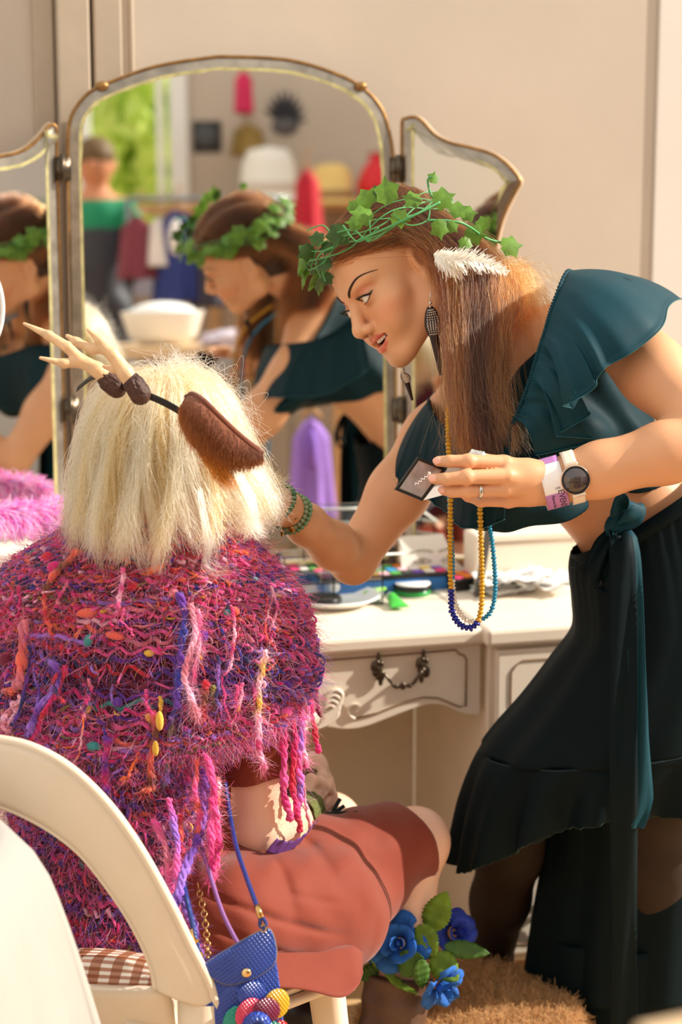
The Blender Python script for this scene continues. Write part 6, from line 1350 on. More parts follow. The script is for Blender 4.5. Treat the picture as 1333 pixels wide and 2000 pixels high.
tendril([(690, 445, 3.27), (722, 472, 3.25), (722, 430, 3.25)]); tendril([(770, 420, 3.23), (800, 440, 3.22), (835, 430, 3.23), (840, 400, 3.24)]); tendril([(835, 430, 3.23), (900, 435, 3.24), (950, 465, 3.28), (985, 475, 3.30)], .002); tendril([(700, 470, 3.26), (790, 430, 3.22), (860, 395, 3.24)], .0022); tendril([(640, 500, 3.32), (630, 525, 3.33), (636, 550, 3.33)])
IVY = [(0, 1), (.20, .66), (.42, .60), (.80, .46), (.60, .16), (.66, -.16), (.34, -.28), (.12, -.40), (0, -.28)]
IVY = IVY + [(-x, y) for x, y in IVY[-2:0:-1]]
def ivy_leaf(c, size, nrm, up, m_, parent=wr):
    nrm = V(nrm).normalized(); up = V(up); up = (up - nrm * up.dot(nrm)).normalized(); sd = up.cross(nrm); vs = [V(c) + nrm * (size * .12)]; n = len(IVY)
    for k in (.55, 1.0):
        for x, y in IVY: vs.append(V(c) + sd * (x * size * k * .8) + up * (y * size * k) + nrm * (size * (.12 - .30 * k * k * (abs(x) * .6 + .3 * max(0, y)))))
    fs = [(0, 1 + i, 1 + (i + 1) % n) for i in range(n)] + [(1 + i, 1 + n + i, 1 + n + (i + 1) % n, 1 + (i + 1) % n) for i in range(n)]
    return part('ivy_leaf', mesh('ivy_leaf', vs, fs), m_, parent, True)
rl_ = random.Random(4)
for px, py, Y, s, dx, dy, dk in [(757, 384, 3.25, 27, -.2, 1, 0), (712, 394, 3.28, 22, .6, .9, 0), (716, 424, 3.26, 24, -1, .1, 0), (690, 408, 3.30, 16, .3, 1, 0), (775, 425, 3.23, 20, 1, -.2, 0), (812, 392, 3.26, 20, -1, .1, 0), (858, 392, 3.25, 24, .9, .4, 0), (888, 412, 3.25, 20, .8, .2, 0), (858, 440, 3.22, 20, .1, -1, 0), (908, 418, 3.27, 18, 1, .2, 0), (920, 458, 3.27, 22, .8, -.1, 0), (908, 472, 3.25, 16, .2, -1, 0), (990, 482, 3.29, 24, 1, .1, 0), (846, 352, 3.26, 13, .3, 1, 0), (664, 452, 3.30, 26, -.3, -1, 1), (640, 480, 3.33, 16, -.2, -1, 1), (634, 512, 3.33, 17, .2, -1, 1), (640, 540, 3.34, 15, -.3, -1, 1), (604, 490, 3.34, 20, -1, -.5, 1), (625, 468, 3.33, 18, -.8, .3, 1), (735, 380, 3.30, 18, .5, .8, 1), (700, 436, 3.27, 18, -1, .2, 0), (940, 440, 3.30, 16, .8, .6, 0), (880, 440, 3.23, 14, .6, -.6, 0)]:
    p_ = P(px, py, Y); ivy_leaf(p_, s / 1190 * 1.5, (rl_.uniform(-.5, .4), -1, rl_.uniform(.1, .7)), (dx, rl_.uniform(-.3, .3), dy), m_ivy2 if dk else m_ivy)
for i in range(30):
    a = math.pi + .15 + i / 30 * (math.pi - .3); c_ = ring_pt(a, rl_.uniform(1.0, 1.16), rl_.uniform(-.02, .025)); ivy_leaf(c_, rl_.uniform(.024, .036), (c_ - HO) + V((rl_.uniform(-.05, .05), rl_.uniform(-.05, .05), rl_.uniform(0, .08))), (rl_.uniform(-1, 1), rl_.uniform(-1, 1), rl_.uniform(-1, 1)), m_ivy)
# white feather
fe = empty('white_feather', P(900, 515, 3.22), 'fluffy white feather tucked in the hair above the ear', 'feather'); m_fea = mat('feather white', srgb(255, 252, 244), .8, twosided_trans=.3)
for sh in ([(848, 497, 3.235), (890, 505, 3.215), (940, 512, 3.22), (992, 534, 3.25)], [(852, 500, 3.23), (872, 515, 3.218), (905, 534, 3.22)]):
    c_ = spline([tuple(P(*q)) for q in sh], 40); part('shaft', mesh('shaft', *tube([V(q) for q in c_], .0012, 6)), m_fea, fe); g_ = np.random.default_rng(int(sh[1][0])); nb = 520 if len(sh) == 4 else 260; k = g_.integers(0, 38, nb); t_ = c_[k + 1] - c_[k]; t_ /= np.linalg.norm(t_, axis=1)[:, None]; sgn = np.where(g_.random(nb) < .5, 1, -1)[:, None]
    pr = np.cross(t_, np.array([0, -1, .2])) * sgn; dr_ = pr * .8 + t_ * .75 + g_.normal(size=(nb, 3)) * .18 + np.array([0, -.25, 0]); K = np.linspace(0, 1, 4)[None, :, None]
    hair('barbs', c_[k][:, None] + dr_[:, None] * K * (.013 * np.sin(np.clip(k / 40 * 2.6 + .5, 0, 3.0)) * (.5 + g_.random(nb)) + .004)[:, None, None], .0008, np.ones((nb, 3)), m_fea, fe, .5)
# earrings
m_sil = mat('silver', srgb(210, 206, 200), .25, metal=1); m_fd = mat('dark spotted feather', srgb(44, 28, 22), .6, .3, 80); m_dot = mat('feather dots', srgb(224, 208, 190), .7)
def earring(top, mid, tip, w, label):
    o = empty('feather_earring', P(*top), label, 'earring', 'dark feather earrings'); a, b_, c_ = P(*top), P(*mid), P(*tip)
    MB().tube([a + UZ * .018, a], .0009, 6).sphere(a, .0028, 10).sphere(a - UZ * .006, .002, 8).build('hook', m_sil, o)
    sp_ = spline([a - UZ * .006, a * .4 + b_ * .6, b_, b_ * .5 + c_ * .5, c_], 28); rows = []
    for i, q in enumerate(sp_):
        t = i / 27; ww = w * (math.sin(math.pi * min(1, t * 1.45 + .03)) ** .7 if t < .55 else .78 * (1 - t) / .45 * .55 + .12); rows.append([V(q) + V((x * ww, .004 * x * x, x * ww * .15)) for x in np.linspace(-1, 1, 7)])
    part('feather', grid_mesh('feather', rows, .0012), m_fd, o); m = MB()
    for i in range(2, 15):
        for j in range(-2, 3): m.sphere(rows[i][3 + j] * 1.0 + V((.0007 * (i % 2), -.0012, 0)), (.0011, .0008, .0011), 6)
    m.build('feather_dots', m_dot, o)
earring((841, 592, 3.245), (848, 650, 3.235), (862, 733, 3.235), .0125, 'dark feather earring with pale dots, hanging from the ear nearest the hair'); earring((788, 722, 3.36), (795, 745, 3.36), (806, 782, 3.36), .007, 'dark narrow feather earring showing below the chin')
# bead necklaces
def necklace(name, ctrl, size, bands, label):
    c_ = spline([tuple(P(*q)) for q in ctrl], 900); L_ = np.concatenate([[0], np.cumsum(np.linalg.norm(np.diff(c_, axis=0), axis=1))]); n = int(L_[-1] / (size * 1.02)); o = empty(name, V(c_[450]), label, 'necklace', 'bead necklaces'); me_ = {}
    part('cord', mesh('cord', *tube([V(q) for q in c_[::9]], .0011, 5)), m_black, o)
    for i in range(n):
        s = (i + .5) / n * L_[-1]; p_ = np.array([np.interp(s, L_, c_[:, k]) for k in range(3)]); q_ = np.array([np.interp(min(s + size * .5, L_[-1]), L_, c_[:, k]) for k in range(3)]) - p_; f_ = s / L_[-1]; m_, rr_ = next((m_, r_) for lim, m_, r_ in bands if f_ <= lim)
        if m_.name not in me_: vs, fs = usphere(10, 7); mm = mesh('bead', [(x * rr_, y * rr_, z * size * .56) for x, y, z in vs], fs); mm.materials.append(m_); smooth(mm); me_[m_.name] = mm
        b = bpy.data.objects.new('bead', me_[m_.name]); COL.objects.link(b); b.parent = o; b.matrix_parent_inverse = Matrix.Translation(o.location).inverted(); k_ = 1 + .12 * math.sin(i * 2.7)
        b.matrix_basis = Matrix.LocRotScale(V(p_), V(q_).to_track_quat('Z', 'Y'), V((k_, k_, 1)))
    return o
b_gold, b_navy, b_turq, b_wht = mat('ochre bead', srgb(196, 146, 28), .45, .12, 200), mat('navy bead', srgb(28, 34, 130), .3, .1, 200), mat('turquoise bead', srgb(24, 128, 166), .4, .12, 200), mat('ivory bead', srgb(230, 220, 204), .4)
necklace('bead_necklace', [(905, 700, 3.30), (880, 770, 3.21), (876, 850, 3.14), (880, 950, 3.115), (880, 1100, 3.11), (882, 1160, 3.108), (884, 1195, 3.105), (899, 1220, 3.105), (921, 1226, 3.105), (936, 1208, 3.105), (942, 1160, 3.108), (940, 1050, 3.11), (936, 950, 3.115), (930, 870, 3.14), (945, 760, 3.20)], .0061, [(.482, b_gold, .0047), (.585, b_navy, .0056), (1, b_gold, .0047)], 'ochre and navy bead necklace, the nearer of the two long strands')
necklace('bead_necklace', [(915, 720, 3.31), (890, 780, 3.24), (880, 860, 3.18), (878, 960, 3.155), (884, 1090, 3.15), (886, 1160, 3.148), (897, 1195, 3.145), (918, 1214, 3.143), (945, 1208, 3.143), (962, 1188, 3.145), (968, 1140, 3.148), (962, 1060, 3.15), (950, 990, 3.155), (944, 900, 3.18), (955, 790, 3.22)], .0056, [(.46, b_turq, .0042), (.575, b_wht, .0046), (1, b_turq, .0050)], 'turquoise and ivory bead necklace hanging behind the ochre strand')
# wristband, watch, ring, bracelets
wax = (LW - LE).normalized(); wn = V((.05, -.93, .30)); wn = (wn - wax * wn.dot(wax)).normalized(); wbv = wax.cross(wn)
def band(c, r, w, a0, a1, n=40, th=.0008, name='band', m_=None, parent=None, taper=0):
    rows = [[c + wax * (w * t) + (wn * math.cos(a) + wbv * math.sin(a)) * (r - taper * t) for a in np.linspace(a0, a1, n)] for t in (-.5, -.25, 0, .25, .5)]
    return part(name, grid_mesh(name, rows, -th, abs(a1 - a0) > 6.28), m_, parent)
def axis_pt(px): d_ = (LW - LE); t = (px - 1398) / (1078 - 1398); return LE + d_ * t
m_lil = mat('lilac print', srgb(188, 128, 190), .5); m_bw = mat('white wristband', srgb(246, 240, 236), .5); m_txt = mat('dark print', srgb(58, 40, 70), .6)
cB_ = axis_pt(1079); wbd = empty('paper_wristband', cB_, 'lilac and white printed paper wristband beside the watch', 'wristband')
sgn = 1 if wbv.z > 0 else -1
band(cB_, .0382, .033, -.55, .75, 24, name='white_panel', m_=m_bw, parent=wbd); band(cB_, .0382, .033, .75, 1.5, 16, name='lilac_panel', m_=m_lil, parent=wbd); band(cB_, .0382, .033, -1.75, -.55, 20, name='lilac_panel', m_=m_lil, parent=wbd); band(cB_, .0380, .033, 1.5, 2 * math.pi - 1.75, 30, name='white_panel', m_=m_bw, parent=wbd)
def text(body, size, pos, right, up, m_, parent, name='printed_text', bend=None):
    cu_ = bpy.data.curves.new(name, 'FONT'); cu_.body = body; cu_.size = size; cu_.align_x = 'CENTER'; cu_.align_y = 'CENTER'; cu_.extrude = .0001; cu_.resolution_u = 2; t_ = bpy.data.objects.new('t', cu_); COL.objects.link(t_); bpy.context.view_layer.update()
    me_ = bpy.data.meshes.new_from_object(t_.evaluated_get(bpy.context.evaluated_depsgraph_get())); bpy.data.objects.remove(t_)
    n_ = V(right).cross(V(up)); M_ = frame(pos, V(right), V(up), n_) if pos else None
    for v in me_.vertices: v.co = bend(v.co) if bend else M_ @ v.co
    me_.materials.clear(); o = part(name, me_, m_, parent, False); return o
down = -wbv * sgn
def bend_at(a_c, dx, flipdir):
    # text runs round the wrist (downwards), letter tops towards the elbow
    def f(co): a = a_c + flipdir * co.x / .0384; return cB_ - wax * (co.y + dx) + (wn * math.cos(a) + wbv * math.sin(a)) * (.0394 + co.z)
    return f
text('EVENT', .0135, None, wax, down, m_txt, wbd, bend=bend_at(-.95 * sgn, .0075, -sgn)); text('Patron No.', .0064, None, wax, down, m_txt, wbd, bend=bend_at(-.98 * sgn, -.0055, -sgn)); text('1305', .0042, None, wax, down, m_txt, wbd, bend=lambda co: cB_ - wax * (co.x + .004) + (wn * math.cos(-.35 * sgn + sgn * co.y / .0385) + wbv * math.sin(-.35 * sgn + sgn * co.y / .0385)) * (.0394 + co.z))
m_wstrap = mat('cream silicone', srgb(240, 226, 208), .5); m_wcase = mat('pale gold case', srgb(232, 206, 178), .3, metal=.6); m_wglass = mat('dark watch glass', srgb(58, 44, 44), .06, spec=.8, coat=.5)
cW = axis_pt(1119); wt = empty('wrist_watch', cW, 'round dark-faced watch on a cream strap beside the wristband', 'watch')
band(cW, .0388, .019, -math.pi, math.pi, 60, .002, 'strap', m_wstrap, wt)
dn = (V((.04, -.95, .12)) - wax * V((.04, -.95, .12)).dot(wax) * .6).normalized(); dq = dn.to_track_quat('Z', 'Y').to_matrix(); dc = cW + dn * .0375 + V((0, 0, -.0015))
MB().lathe([(.0195, -.004), (.0222, -.001), (.0222, .005), (.0208, .0072), (.0190, .0074)], dc, dq, 48).build('case', m_wcase, wt); MB().lathe([(.0212, .0068), (.0206, .0080), (.0186, .0082), (.0182, .0076)], dc, dq, 48).build('bezel', m_black, wt)
MB().lathe([(.0001, .0079), (.0185, .0078), (.0188, .0070)][::-1], dc, dq, 48).build('watch_glass', m_wglass, wt)
for s in (-1, 1): MB().box(dc + wbv * (s * .0235) + dn * .001, (.006, .020, .005), Matrix((wbv, wax, dn)).transposed(), .0015).build('lug', m_wcase, wt)
rp_, rm_ = V(LM[2]), V(LF[2][0][0]); rax = (rm_ - rp_).normalized(); rc_ = rp_ * .30 + rm_ * .70 - rax * -.0; u = rax.orthogonal().normalized(); w_ = rax.cross(u)
rc_ = rp_ + rax * ((rm_ - rp_).length * .70); tag(MB().tube([rc_ + (u * math.cos(a) + w_ * math.sin(a)) * .0118 for a in np.linspace(0, 2 * math.pi, 40, endpoint=False)], .0028, 8, closed=True, flat=.45).build('wedding_ring', m_sil), 'plain silver ring on a finger of the hand holding the compact', 'ring')
m_bg = [mat('jade bead', srgb(110, 150, 110), .3, .2, 300), mat('olive bead', srgb(136, 150, 112), .35, .2, 300), mat('dark green bead', srgb(60, 110, 76), .3, .2, 300)]; m_brass = mat('brass', srgb(176, 130, 70), .3, metal=.9)
fax = (RW - RE).normalized(); fu = fax.orthogonal().normalized(); fv = fax.cross(fu)
for k, (off, r_, tilt, lb) in enumerate(((-.030, .0325, .10, 'jade bead bracelet furthest up the forearm'), (-.014, .031, -.12, 'olive bead bracelet with charms in the middle of the wrist'), (.022, .0315, .15, 'dark green bead bracelet closest to the wig'))):
    c_ = RW + fax * off; o = empty('bead_bracelet', c_, lb, 'bracelet', 'green bead bracelets'); vs, fs = usphere(10, 7); mm = mesh('bead', [(x * .0042, y * .0042, z * .0042) for x, y, z in vs], fs); mm.materials.append(m_bg[k]); smooth(mm); n = 25
    for i in range(n):
        a = 2 * math.pi * i / n; b = bpy.data.objects.new('bead', mm); COL.objects.link(b); b.parent = o; b.matrix_parent_inverse = Matrix.Translation(c_).inverted(); b.location = c_ + (fu * math.cos(a) + fv * math.sin(a)) * r_ + fax * (tilt * r_ * math.sin(a))
    if k == 1:
        q = c_ + V((0, -.030, -.008)); MB().sphere(q, (.008, .0035, .0075), 14).build('stone', mat('pale stone', srgb(206, 178, 160), .5, .2, 120), o); MB().sphere(q + V((.006, .002, -.017)), (.0055, .0016, .0055), 12).sphere(q + V((-.010, .002, -.022)), (.003, .002, .007), 10).sphere(q + V((.012, 0, .002)), .0028, 8).build('charm', m_brass, o)
# mirrored compact in the hand
co = empty('mirrored_compact', P(824, 935, 3.01), 'open black square compact with mirrored lid held between fingers', 'compact')
A_, B_, C_, D_ = P(818, 893, 3.010), P(871, 915, 3.030), P(824, 978, 3.012), P(773, 957, 2.992); nC = (B_ - A_).cross(D_ - A_).normalized(); nC = nC if nC.y < 0 else -nC
def slab(q, th, name, m_, parent, inset_=0, lift=0):
    c_ = (q[0] + q[1] + q[2] + q[3]) / 4; q = [c_ + (p_ - c_) * (1 - inset_) + nC * lift for p_ in q]; return part(name, mesh(name, q + [p_ - nC * th for p_ in q], [(0, 1, 2, 3), (7, 6, 5, 4), (0, 4, 5, 1), (1, 5, 6, 2), (2, 6, 7, 3), (3, 7, 4, 0)]), m_, parent, False)
slab([A_, B_, C_, D_], .005, 'lid', m_black, co); slab([A_, B_, C_, D_], .0008, 'lid_mirror', mat('smoky mirror', srgb(190, 182, 182), .32, .25, 60, metal=.9), co, .2, .0007)
sl_ = slab([A_, B_, C_, D_], .0006, 'mirror_edge', m_sil, co, .15, .0003)
cm = (A_ + B_ + C_ + D_) / 4; ua, ub = (B_ - A_).normalized(), (A_ - D_).normalized()
scr = spline([(-.002, -.012), (-.004, -.009), (.001, -.008), (-.001, -.004), (.003, -.003), (0, .001), (.005, .002), (.003, .006), (.007, .007), (.006, .010)], 60); MB().tube([cm + ua * a + ub * b_ + nC * .0012 for a, b_ in scr], .00045, 5).sphere(cm + ua * .006 + ub * .013 + nC * .001, (.003, .0005, .0028), 10).build('white_script', m_bw, co)
C2, B2 = C_ + V((.003, .004, 0)), B_ + V((.004, .004, 0)); base = [B2, P(925, 912, 3.055), P(892, 960, 3.042), C2]; nB = V((0, -1, .2)).normalized()
part('base', mesh('base', base + [p_ - nB * .006 for p_ in base], [(0, 1, 2, 3), (7, 6, 5, 4), (0, 4, 5, 1), (1, 5, 6, 2), (2, 6, 7, 3), (3, 7, 4, 0)]), mat('pale grey plastic', srgb(206, 206, 206), .4), co, False)
MB().tube([B_ + nC * -.002, C_ + nC * -.002], .0022, 8).build('hinge', m_black, co)
crumple(P(931, 890, 3.04) - V((0, 0, .006)), .012, .012, .010, 3, 'cosmetic_sponge', 'scrap of white sponge pinched above the top finger', 'sponge', m_white)
# sheepskin at her feet
rg = empty('sheepskin_stool', V((P(925, 1960, 3.42).x, 3.42, 0)), 'low stool covered in curly tan sheepskin at the standing woman\'s foot', 'stool'); rc2 = V((P(925, 1960, 3.42).x, 3.42, 0)); m_hide = mat('tan hide', srgb(190, 150, 104), .95, .2, 30)
MB().lathe([(.15, .03), (.185, .045), (.19, .09), (.175, .118), (.10, .13), (.002, .132)], rc2, None, 36).build('cushion', m_hide, rg)
for a in range(3): MB().lathe([(.016, 0), (.02, .035)], rc2 + V((.11 * math.cos(a * 2.1), .11 * math.sin(a * 2.1), 0)), None, 12).build('leg', m_wood, rg)
g_ = np.random.default_rng(77); nr_ = 24000; a = g_.random(nr_) * 6.283; hgt = g_.random(nr_); rr_ = np.where(hgt < .45, .188, .188 * np.sqrt(g_.random(nr_))); zz = np.where(hgt < .45, .035 + .075 * g_.random(nr_), .120 + .012 * (1 - (rr_ / .19) ** 2)); b0 = np.stack([rc2.x + rr_ * np.cos(a), rc2.y + rr_ * np.sin(a), zz], 1)
out = np.stack([np.cos(a) * (hgt < .45), np.sin(a) * (hgt < .45), (hgt >= .45) * 1.0], 1) + g_.normal(size=(nr_, 3)) * .4; K = np.linspace(0, 1, 7)[None, :, None]; cv = g_.normal(size=(nr_, 1, 3)) * .007
hair('fleece', b0[:, None] + out[:, None] * K * .014 + cv * 1.3 * np.sin(K * 7) + np.array([0, 0, -.006]) * K ** 2, .0004, np.array(srgb(214, 170, 118))[None] * (.75 + .5 * g_.random((nr_, 1))), mat('fleece', (1, 1, 1), .8, attr='col', twosided_trans=.2), rg, .5)
# ---------------------------------------------------------------- flower garland on the boot
gd = empty('flower_garland', P(815, 1860, 3.30), 'garland of blue cloth roses and green leaves around the boot top', 'garland'); m_rose = mat('blue cloth petal', srgb(40, 104, 190), .75, .2, 40, .3, 300, twosided_trans=.15); m_rose2 = mat('deep blue petal', srgb(38, 60, 160), .75, .25, 40, .3, 300); m_gl = mat('cloth leaf', srgb(110, 142, 36), .6, .3, 30, .4, 120, twosided_trans=.2); m_gl2 = mat('dark cloth leaf', srgb(70, 106, 34), .6, .3, 30, .4, 120, twosided_trans=.15)
def rose(c_, r, nrm, m_, seed):
    nrm = V(nrm).normalized(); u = nrm.orthogonal().normalized(); w_ = nrm.cross(u); g_ = random.Random(seed); ro = MB().sphere(V(c_) + nrm * r * .2, (r * .15, r * .15, r * .4), 12, Matrix((u, w_, nrm)).transposed()).build('rose', m_, gd)
    for k in range(15):
        lay = 0 if k < 3 else 1 if k < 8 else 2; rad = (.22, .50, .82)[lay] * r; a0 = k * 2.4 + g_.uniform(-.2, .2); wd = (1.5, 1.25, .95)[lay]; hgt = (.95, .85, .55)[lay] * r; rows = []
        for i in range(6):
            t = i / 5; row = []
            for j in range(9):
                x = (j - 4) / 4; a = a0 + x * wd * (.55 + .45 * math.sin(math.pi * min(1, t + .25))); rr = rad * (.45 + .55 * t ** .8) + r * .20 * t ** 3 * (1 - x * x * .4) * (lay + .4); z = hgt * (t - .10 * t * x * x * 2) - lay * r * .10 + r * .03 * math.sin(x * 5 + k); row.append(V(c_) + (u * math.cos(a) + w_ * math.sin(a)) * rr + nrm * (z - r * .12 * t ** 4 * lay))
            rows.append(row)
        part('petal', grid_mesh('petal', rows, .0006), m_, ro)
rose(P(781, 1842, 3.235), .043, (-.15, -.9, .35), m_rose, 1); rose(P(890, 1822, 3.345), .034, (.5, -.7, .4), m_rose2, 2); rose(P(862, 1926, 3.215), .036, (.55, -.6, -.35), m_rose, 3); rose(P(738, 1852, 3.27), .026, (-.7, -.5, .1), m_rose, 4)
def leaf(p0, p1, hw, nrm, m_, curl=.3, serr=.06, parent=gd, name='leaf'):
    p0, p1 = V(p0), V(p1); ax = p1 - p0; L_ = ax.length; ax = ax.normalized(); nrm = V(nrm); nrm = (nrm - ax * nrm.dot(ax)).normalized(); sd = ax.cross(nrm); rows = []
    for i in range(23):
        t = i / 22; w_ = hw * (math.sin(math.pi * t ** .8) ** .75) * (1 + serr * (1 if i % 2 else -1)); row = []
        for j in range(7): x = (j - 3) / 3; row.append(p0 + ax * (L_ * t) + sd * (w_ * x) + nrm * (curl * L_ * .35 * math.sin(math.pi * t) - abs(x) * w_ * .30 + (w_ * .25 if x == 0 else 0) * -1 + .0015 * math.sin(i * 1.4) * abs(x)))
        rows.append(row)
    return part(name, grid_mesh(name, rows, .0006), m_, parent)
for (a0, b0_, hw, nr_, mm, cl_) in [((838, 1820, 3.24), (873, 1741, 3.25), .024, (-.2, -1, .2), m_gl, .1), ((818, 1806, 3.235), (850, 1870, 3.215), .022, (-.3, -1, .3), m_gl, .3), ((868, 1848, 3.25), (958, 1862, 3.25), .016, (0, -.8, .6), m_gl2, .1), ((846, 1864, 3.225), (896, 1916, 3.225), .024, (.2, -1, .4), m_gl, .3), ((820, 1862, 3.205), (785, 1908, 3.205), .026, (0, -1, .3), m_gl2, .2), ((822, 1874, 3.20), (826, 1932, 3.205), .016, (.4, -1, 0), m_gl2, .2), ((748, 1890, 3.22), (818, 1941, 3.20), .008, (0, -.6, .8), m_gl, -.4), ((738, 1888, 3.25), (702, 1914, 3.25), .014, (0, -1, .4), m_gl2, .2), ((752, 1790, 3.27), (806, 1802, 3.25), .016, (0, -.8, .6), m_gl2, .2), ((724, 1872, 3.24), (757, 1880, 3.22), .012, (0, -1, .3), m_gl, .3), ((842, 1890, 3.22), (890, 1880, 3.24), .014, (0, -.7, .7), m_gl2, .1)]: leaf(P(*a0), P(*b0_), hw, nr_, mm, cl_)
tendril_pts = [P(740, 1880, 3.26), P(790, 1875, 3.25), P(850, 1868, 3.26), P(890, 1850, 3.33)]; part('stem', mesh('stem', *tube([V(q) for q in spline(tendril_pts, 20)], .003, 6)), m_gl2, gd)
# ---------------------------------------------------------------- blue shoulder bag
def quilt(name, rgb, s=62.0, depth=.9):
    m = bpy.data.materials.new(name); m.use_nodes = True; nt = m.node_tree; b = nt.nodes['Principled BSDF']; b.inputs['Base Color'].default_value = (*rgb, 1); b.inputs['Roughness'].default_value = .28; b.inputs['Coat Weight'].default_value = .25; tc = nt.nodes.new('ShaderNodeTexCoord'); prev = None
    for rot in (.62, -.95):
        mp = nt.nodes.new('ShaderNodeMapping'); mp.inputs['Rotation'].default_value = (0, rot, 0); w = nt.nodes.new('ShaderNodeTexWave'); w.inputs['Scale'].default_value = s; w.bands_direction = 'X'; w.wave_profile = 'SIN'; nt.links.new(tc.outputs['Object'], mp.inputs[0]); nt.links.new(mp.outputs[0], w.inputs[0])
        if prev is None: prev = w.outputs[1]
        else: mn = nt.nodes.new('ShaderNodeMath'); mn.operation = 'MINIMUM'; nt.links.new(prev, mn.inputs[0]); nt.links.new(w.outputs[1], mn.inputs[1]); prev = mn.outputs[0]
    bp = nt.nodes.new('ShaderNodeBump'); bp.inputs['Strength'].default_value = depth; bp.inputs['Distance'].default_value = .0015; nt.links.new(prev, bp.inputs['Height']); nt.links.new(bp.outputs[0], b.inputs['Normal']); MATS[name] = m; return m
bgP = P(465, 1900, 2.70); bn = V((.10, -1, .12)).normalized(); bx = V((1, .10, 0)).normalized(); by = bn.cross(bx).normalized(); by = by if by.z > 0 else -by
def bh(px, py): h = hit(px, py, bgP, bn); return ((h - bgP).dot(bx), (h - bgP).dot(by))
MBG = frame(bgP, bx, -bn, by)
def bprism(pts, d0, d1, name, m_, parent, bev=.003):
    pl = [bh(*q) for q in pts]; return part(name, prism(pl, d1 - d0, MBG @ Matrix.Translation((0, d0, 0)), name, bev), m_, parent)
q_blue = quilt('quilted blue leather', srgb(30, 66, 160)); q_navy = mat('navy piping', srgb(20, 26, 52), .4)
bag = empty('shoulder_bag', bgP, 'small quilted blue shoulder bag with leather flower petals and gold stud', 'bag')
sp = lambda pts, n=40: [tuple(q) for q in spline(pts, n)]
bprism([(392, 1886), (440, 1862), (500, 1836), (524, 1828), (538, 1860), (548, 1930), (562, 2070), (416, 2090), (400, 1980)], .002, .022, 'bag_body', q_blue, bag); bprism([(386, 1882), (398, 1884), (408, 1980), (424, 2090), (412, 2092), (396, 1985)], .004, .026, 'side_gusset', q_navy, bag)
fo = [(391, 1887), (430, 1862), (480, 1832), (518, 1814), (530, 1818), (538, 1842), (540, 1866), (532, 1886), (500, 1908), (462, 1920), (436, 1920), (414, 1908), (400, 1896)]; bprism(sp(fo + [fo[0]], 60)[:-1], -.004, .0015, 'flap', q_blue, bag, .0012)
pl = [bh(*q) for q in sp(fo + [fo[0]], 60)[:-1]]; MB().tube([MBG @ V((x, -.002, y)) for x, y in pl], .0012, 6, closed=True).build('flap_edge', mat('grey edge', srgb(120, 116, 120), .6), bag)
sx_, sy_ = bh(481, 1898); MB().sphere(MBG @ V((sx_, -.006, sy_)), (.0072, .0042, .0072), 20).build('stud', mat('gold stud', srgb(232, 196, 140), .2, metal=1), bag)
for i, (px, py, rx, ry, rot, cn, lay) in enumerate([(492, 1940, 30, 26, .5, srgb(36, 70, 170), 1), (457, 1990, 21, 30, -.4, srgb(16, 150, 130), 1), (540, 1958, 26, 32, -.3, srgb(240, 188, 28), 2), (486, 1976, 26, 34, -.5, srgb(226, 60, 100), 3), (520, 1970, 28, 27, .3, srgb(130, 16, 66), 4), (548, 2010, 18, 22, 0, srgb(206, 30, 50), 2), (534, 2006, 16, 18, .3, srgb(16, 140, 120), 5)]):
    cx, cy = bh(px, py); k = 2.76 / 4000; pts = [(cx + (rx * math.cos(a) * math.cos(rot) - ry * math.sin(a) * math.sin(rot)) * k, cy + (rx * math.cos(a) * math.sin(rot) + ry * math.sin(a) * math.cos(rot)) * k) for a in np.linspace(0, 2 * math.pi, 32, endpoint=False)]
    part('petal', prism(pts, .0026, MBG @ Matrix.Translation((0, -.0018 * lay - .004, 0)), 'petal', .0008), quilt('petal leather %d' % i, cn, 75), bag)
cx, cy = bh(501, 1998); rows = [[MBG @ V((cx + r_ * math.cos(a) * 1.0, -.013 - d_, cy + r_ * math.sin(a))) for a in np.linspace(0, 2 * math.pi, 24, endpoint=False)] for r_, d_ in ((.021, 0), (.019, .006), (.013, .012), (.008, .010), (.004, .005), (.001, .004))]; part('flower_centre', grid_mesh('flower_centre', rows, 0, True), q_blue, bag)
m_bs = quilt('blue strap leather', srgb(28, 52, 128), 160, .5); T_ = lambda pts, r_, n=40: tube([V(q) for q in spline([tuple(P(*q)) for q in pts], n)], r_, 8)
part('strap', mesh('strap', *T_([(440, 1530, 2.95), (449, 1590, 2.90), (462, 1655, 2.83), (482, 1715, 2.77), (503, 1772, 2.715)], .0036)), m_bs, bag); part('strap', mesh('strap', *T_([(352, 1700, 2.80), (366, 1760, 2.74), (380, 1820, 2.705), (388, 1860, 2.70)], .0042)), m_bs, bag)
m_brg = mat('gold metal', srgb(206, 166, 104), .25, metal=1); MB().tube([P(502, 1768, 2.716), P(510, 1793, 2.706)], .0048, 10).tube([P(375, 1815, 2.708), P(384, 1842, 2.70)], .0055, 10).build('clasp', m_brg, bag); part('strap_loop', mesh('strap_loop', *T_([(510, 1792, 2.706), (508, 1806, 2.705), (514, 1812, 2.704), (520, 1804, 2.705), (513, 1792, 2.706)], .0028)), m_bs, bag)
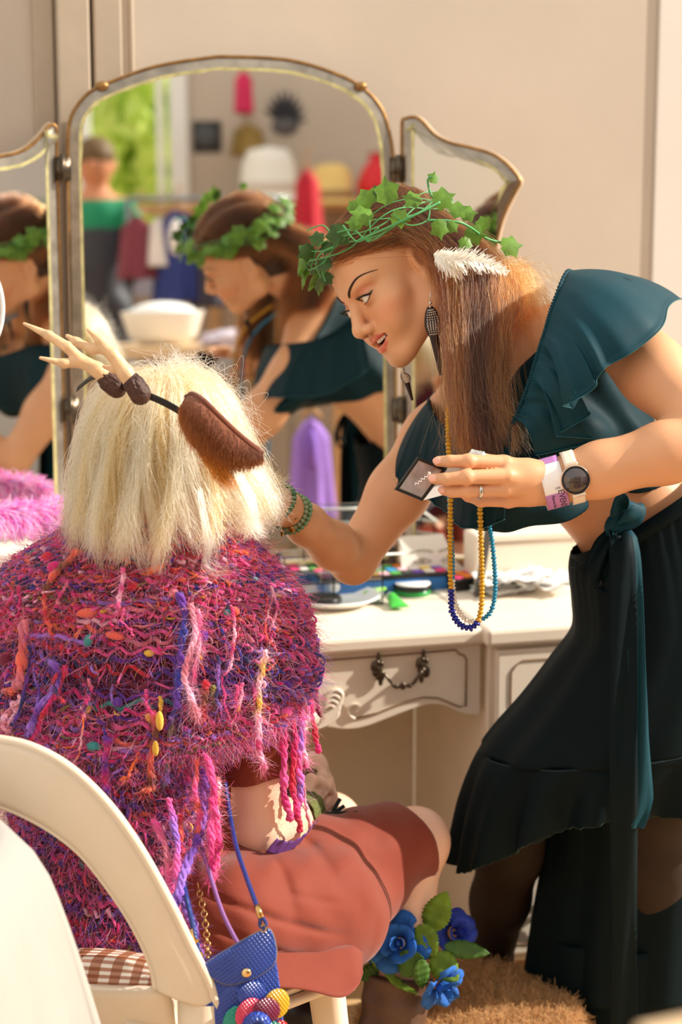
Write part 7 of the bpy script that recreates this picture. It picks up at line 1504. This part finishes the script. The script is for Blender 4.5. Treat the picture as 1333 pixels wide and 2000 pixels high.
MB().tube([P(515 + 5 * math.cos(a), 1813 + 7 * math.sin(a), 2.703) for a in np.linspace(0, 6.28, 16, endpoint=False)], .0012, 6, closed=True).tube([P(390 + 6 * math.cos(a), 1866 + 8 * math.sin(a), 2.70) for a in np.linspace(0, 6.28, 16, endpoint=False)], .0014, 6, closed=True).build('ring', m_brg, bag)
part('lilac_cord', mesh('lilac_cord', *T_([(385, 1620, 2.89), (405, 1690, 2.83), (432, 1775, 2.765), (458, 1830, 2.73), (476, 1858, 2.715)], .0034)), mat('lilac leather', srgb(140, 92, 150), .5), bag)
chn = part('chain', mesh('chain', *tube([P(386, 1722, 2.80), P(388, 1735, 2.795)], .001, 5)), m_brg, bag); cc_ = spline([tuple(P(*q)) for q in ((388, 1735, 2.795), (398, 1780, 2.76), (404, 1830, 2.73), (406, 1872, 2.715))], 16)
for i in range(15):
    a_, b_ = V(cc_[i]), V(cc_[i + 1]); ax = (b_ - a_); L_ = ax.length; ax = ax.normalized(); s_ = V((0, -1, 0)).cross(ax).normalized() if i % 2 else (V((0, -1, 0)).cross(ax).normalized() * .35 + V((0, -.9, 0))).normalized(); c_ = (a_ + b_) / 2
    part('link', mesh('link', *tube([c_ + ax * (L_ * .68 * math.cos(t)) + s_ * (.0042 * math.sin(t)) for t in np.linspace(0, 6.283, 14, endpoint=False)], .0010, 5, closed=True)), m_brg, chn)
MB().tube([P(422 + 11 * math.cos(a), 1658 + 22 * math.sin(a), 2.87 - .01 * math.cos(a)) for a in np.linspace(0, 6.283, 24, endpoint=False)], .0014, 6, closed=True).build('belt_ring', m_brg, st)
# dark tassel on the lap
tsl = empty('cord_tassel', P(665, 1588, 3.28), 'short dark green cord tassel lying on the rust lap', 'tassel'); m_tas = mat('dark green cord', srgb(24, 34, 32), .8)
for pts in ([(640, 1592, 3.26), (665, 1588, 3.245), (698, 1588, 3.235)], [(648, 1590, 3.27), (658, 1572, 3.28), (665, 1560, 3.285)], [(652, 1590, 3.27), (664, 1580, 3.27), (673, 1574, 3.27)], [(596, 1602, 3.22), (620, 1598, 3.24), (650, 1592, 3.255)]): part('strand', mesh('strand', *T_(pts, .0034 if pts[0][0] != 596 else .0075, 14)), m_tas, tsl)
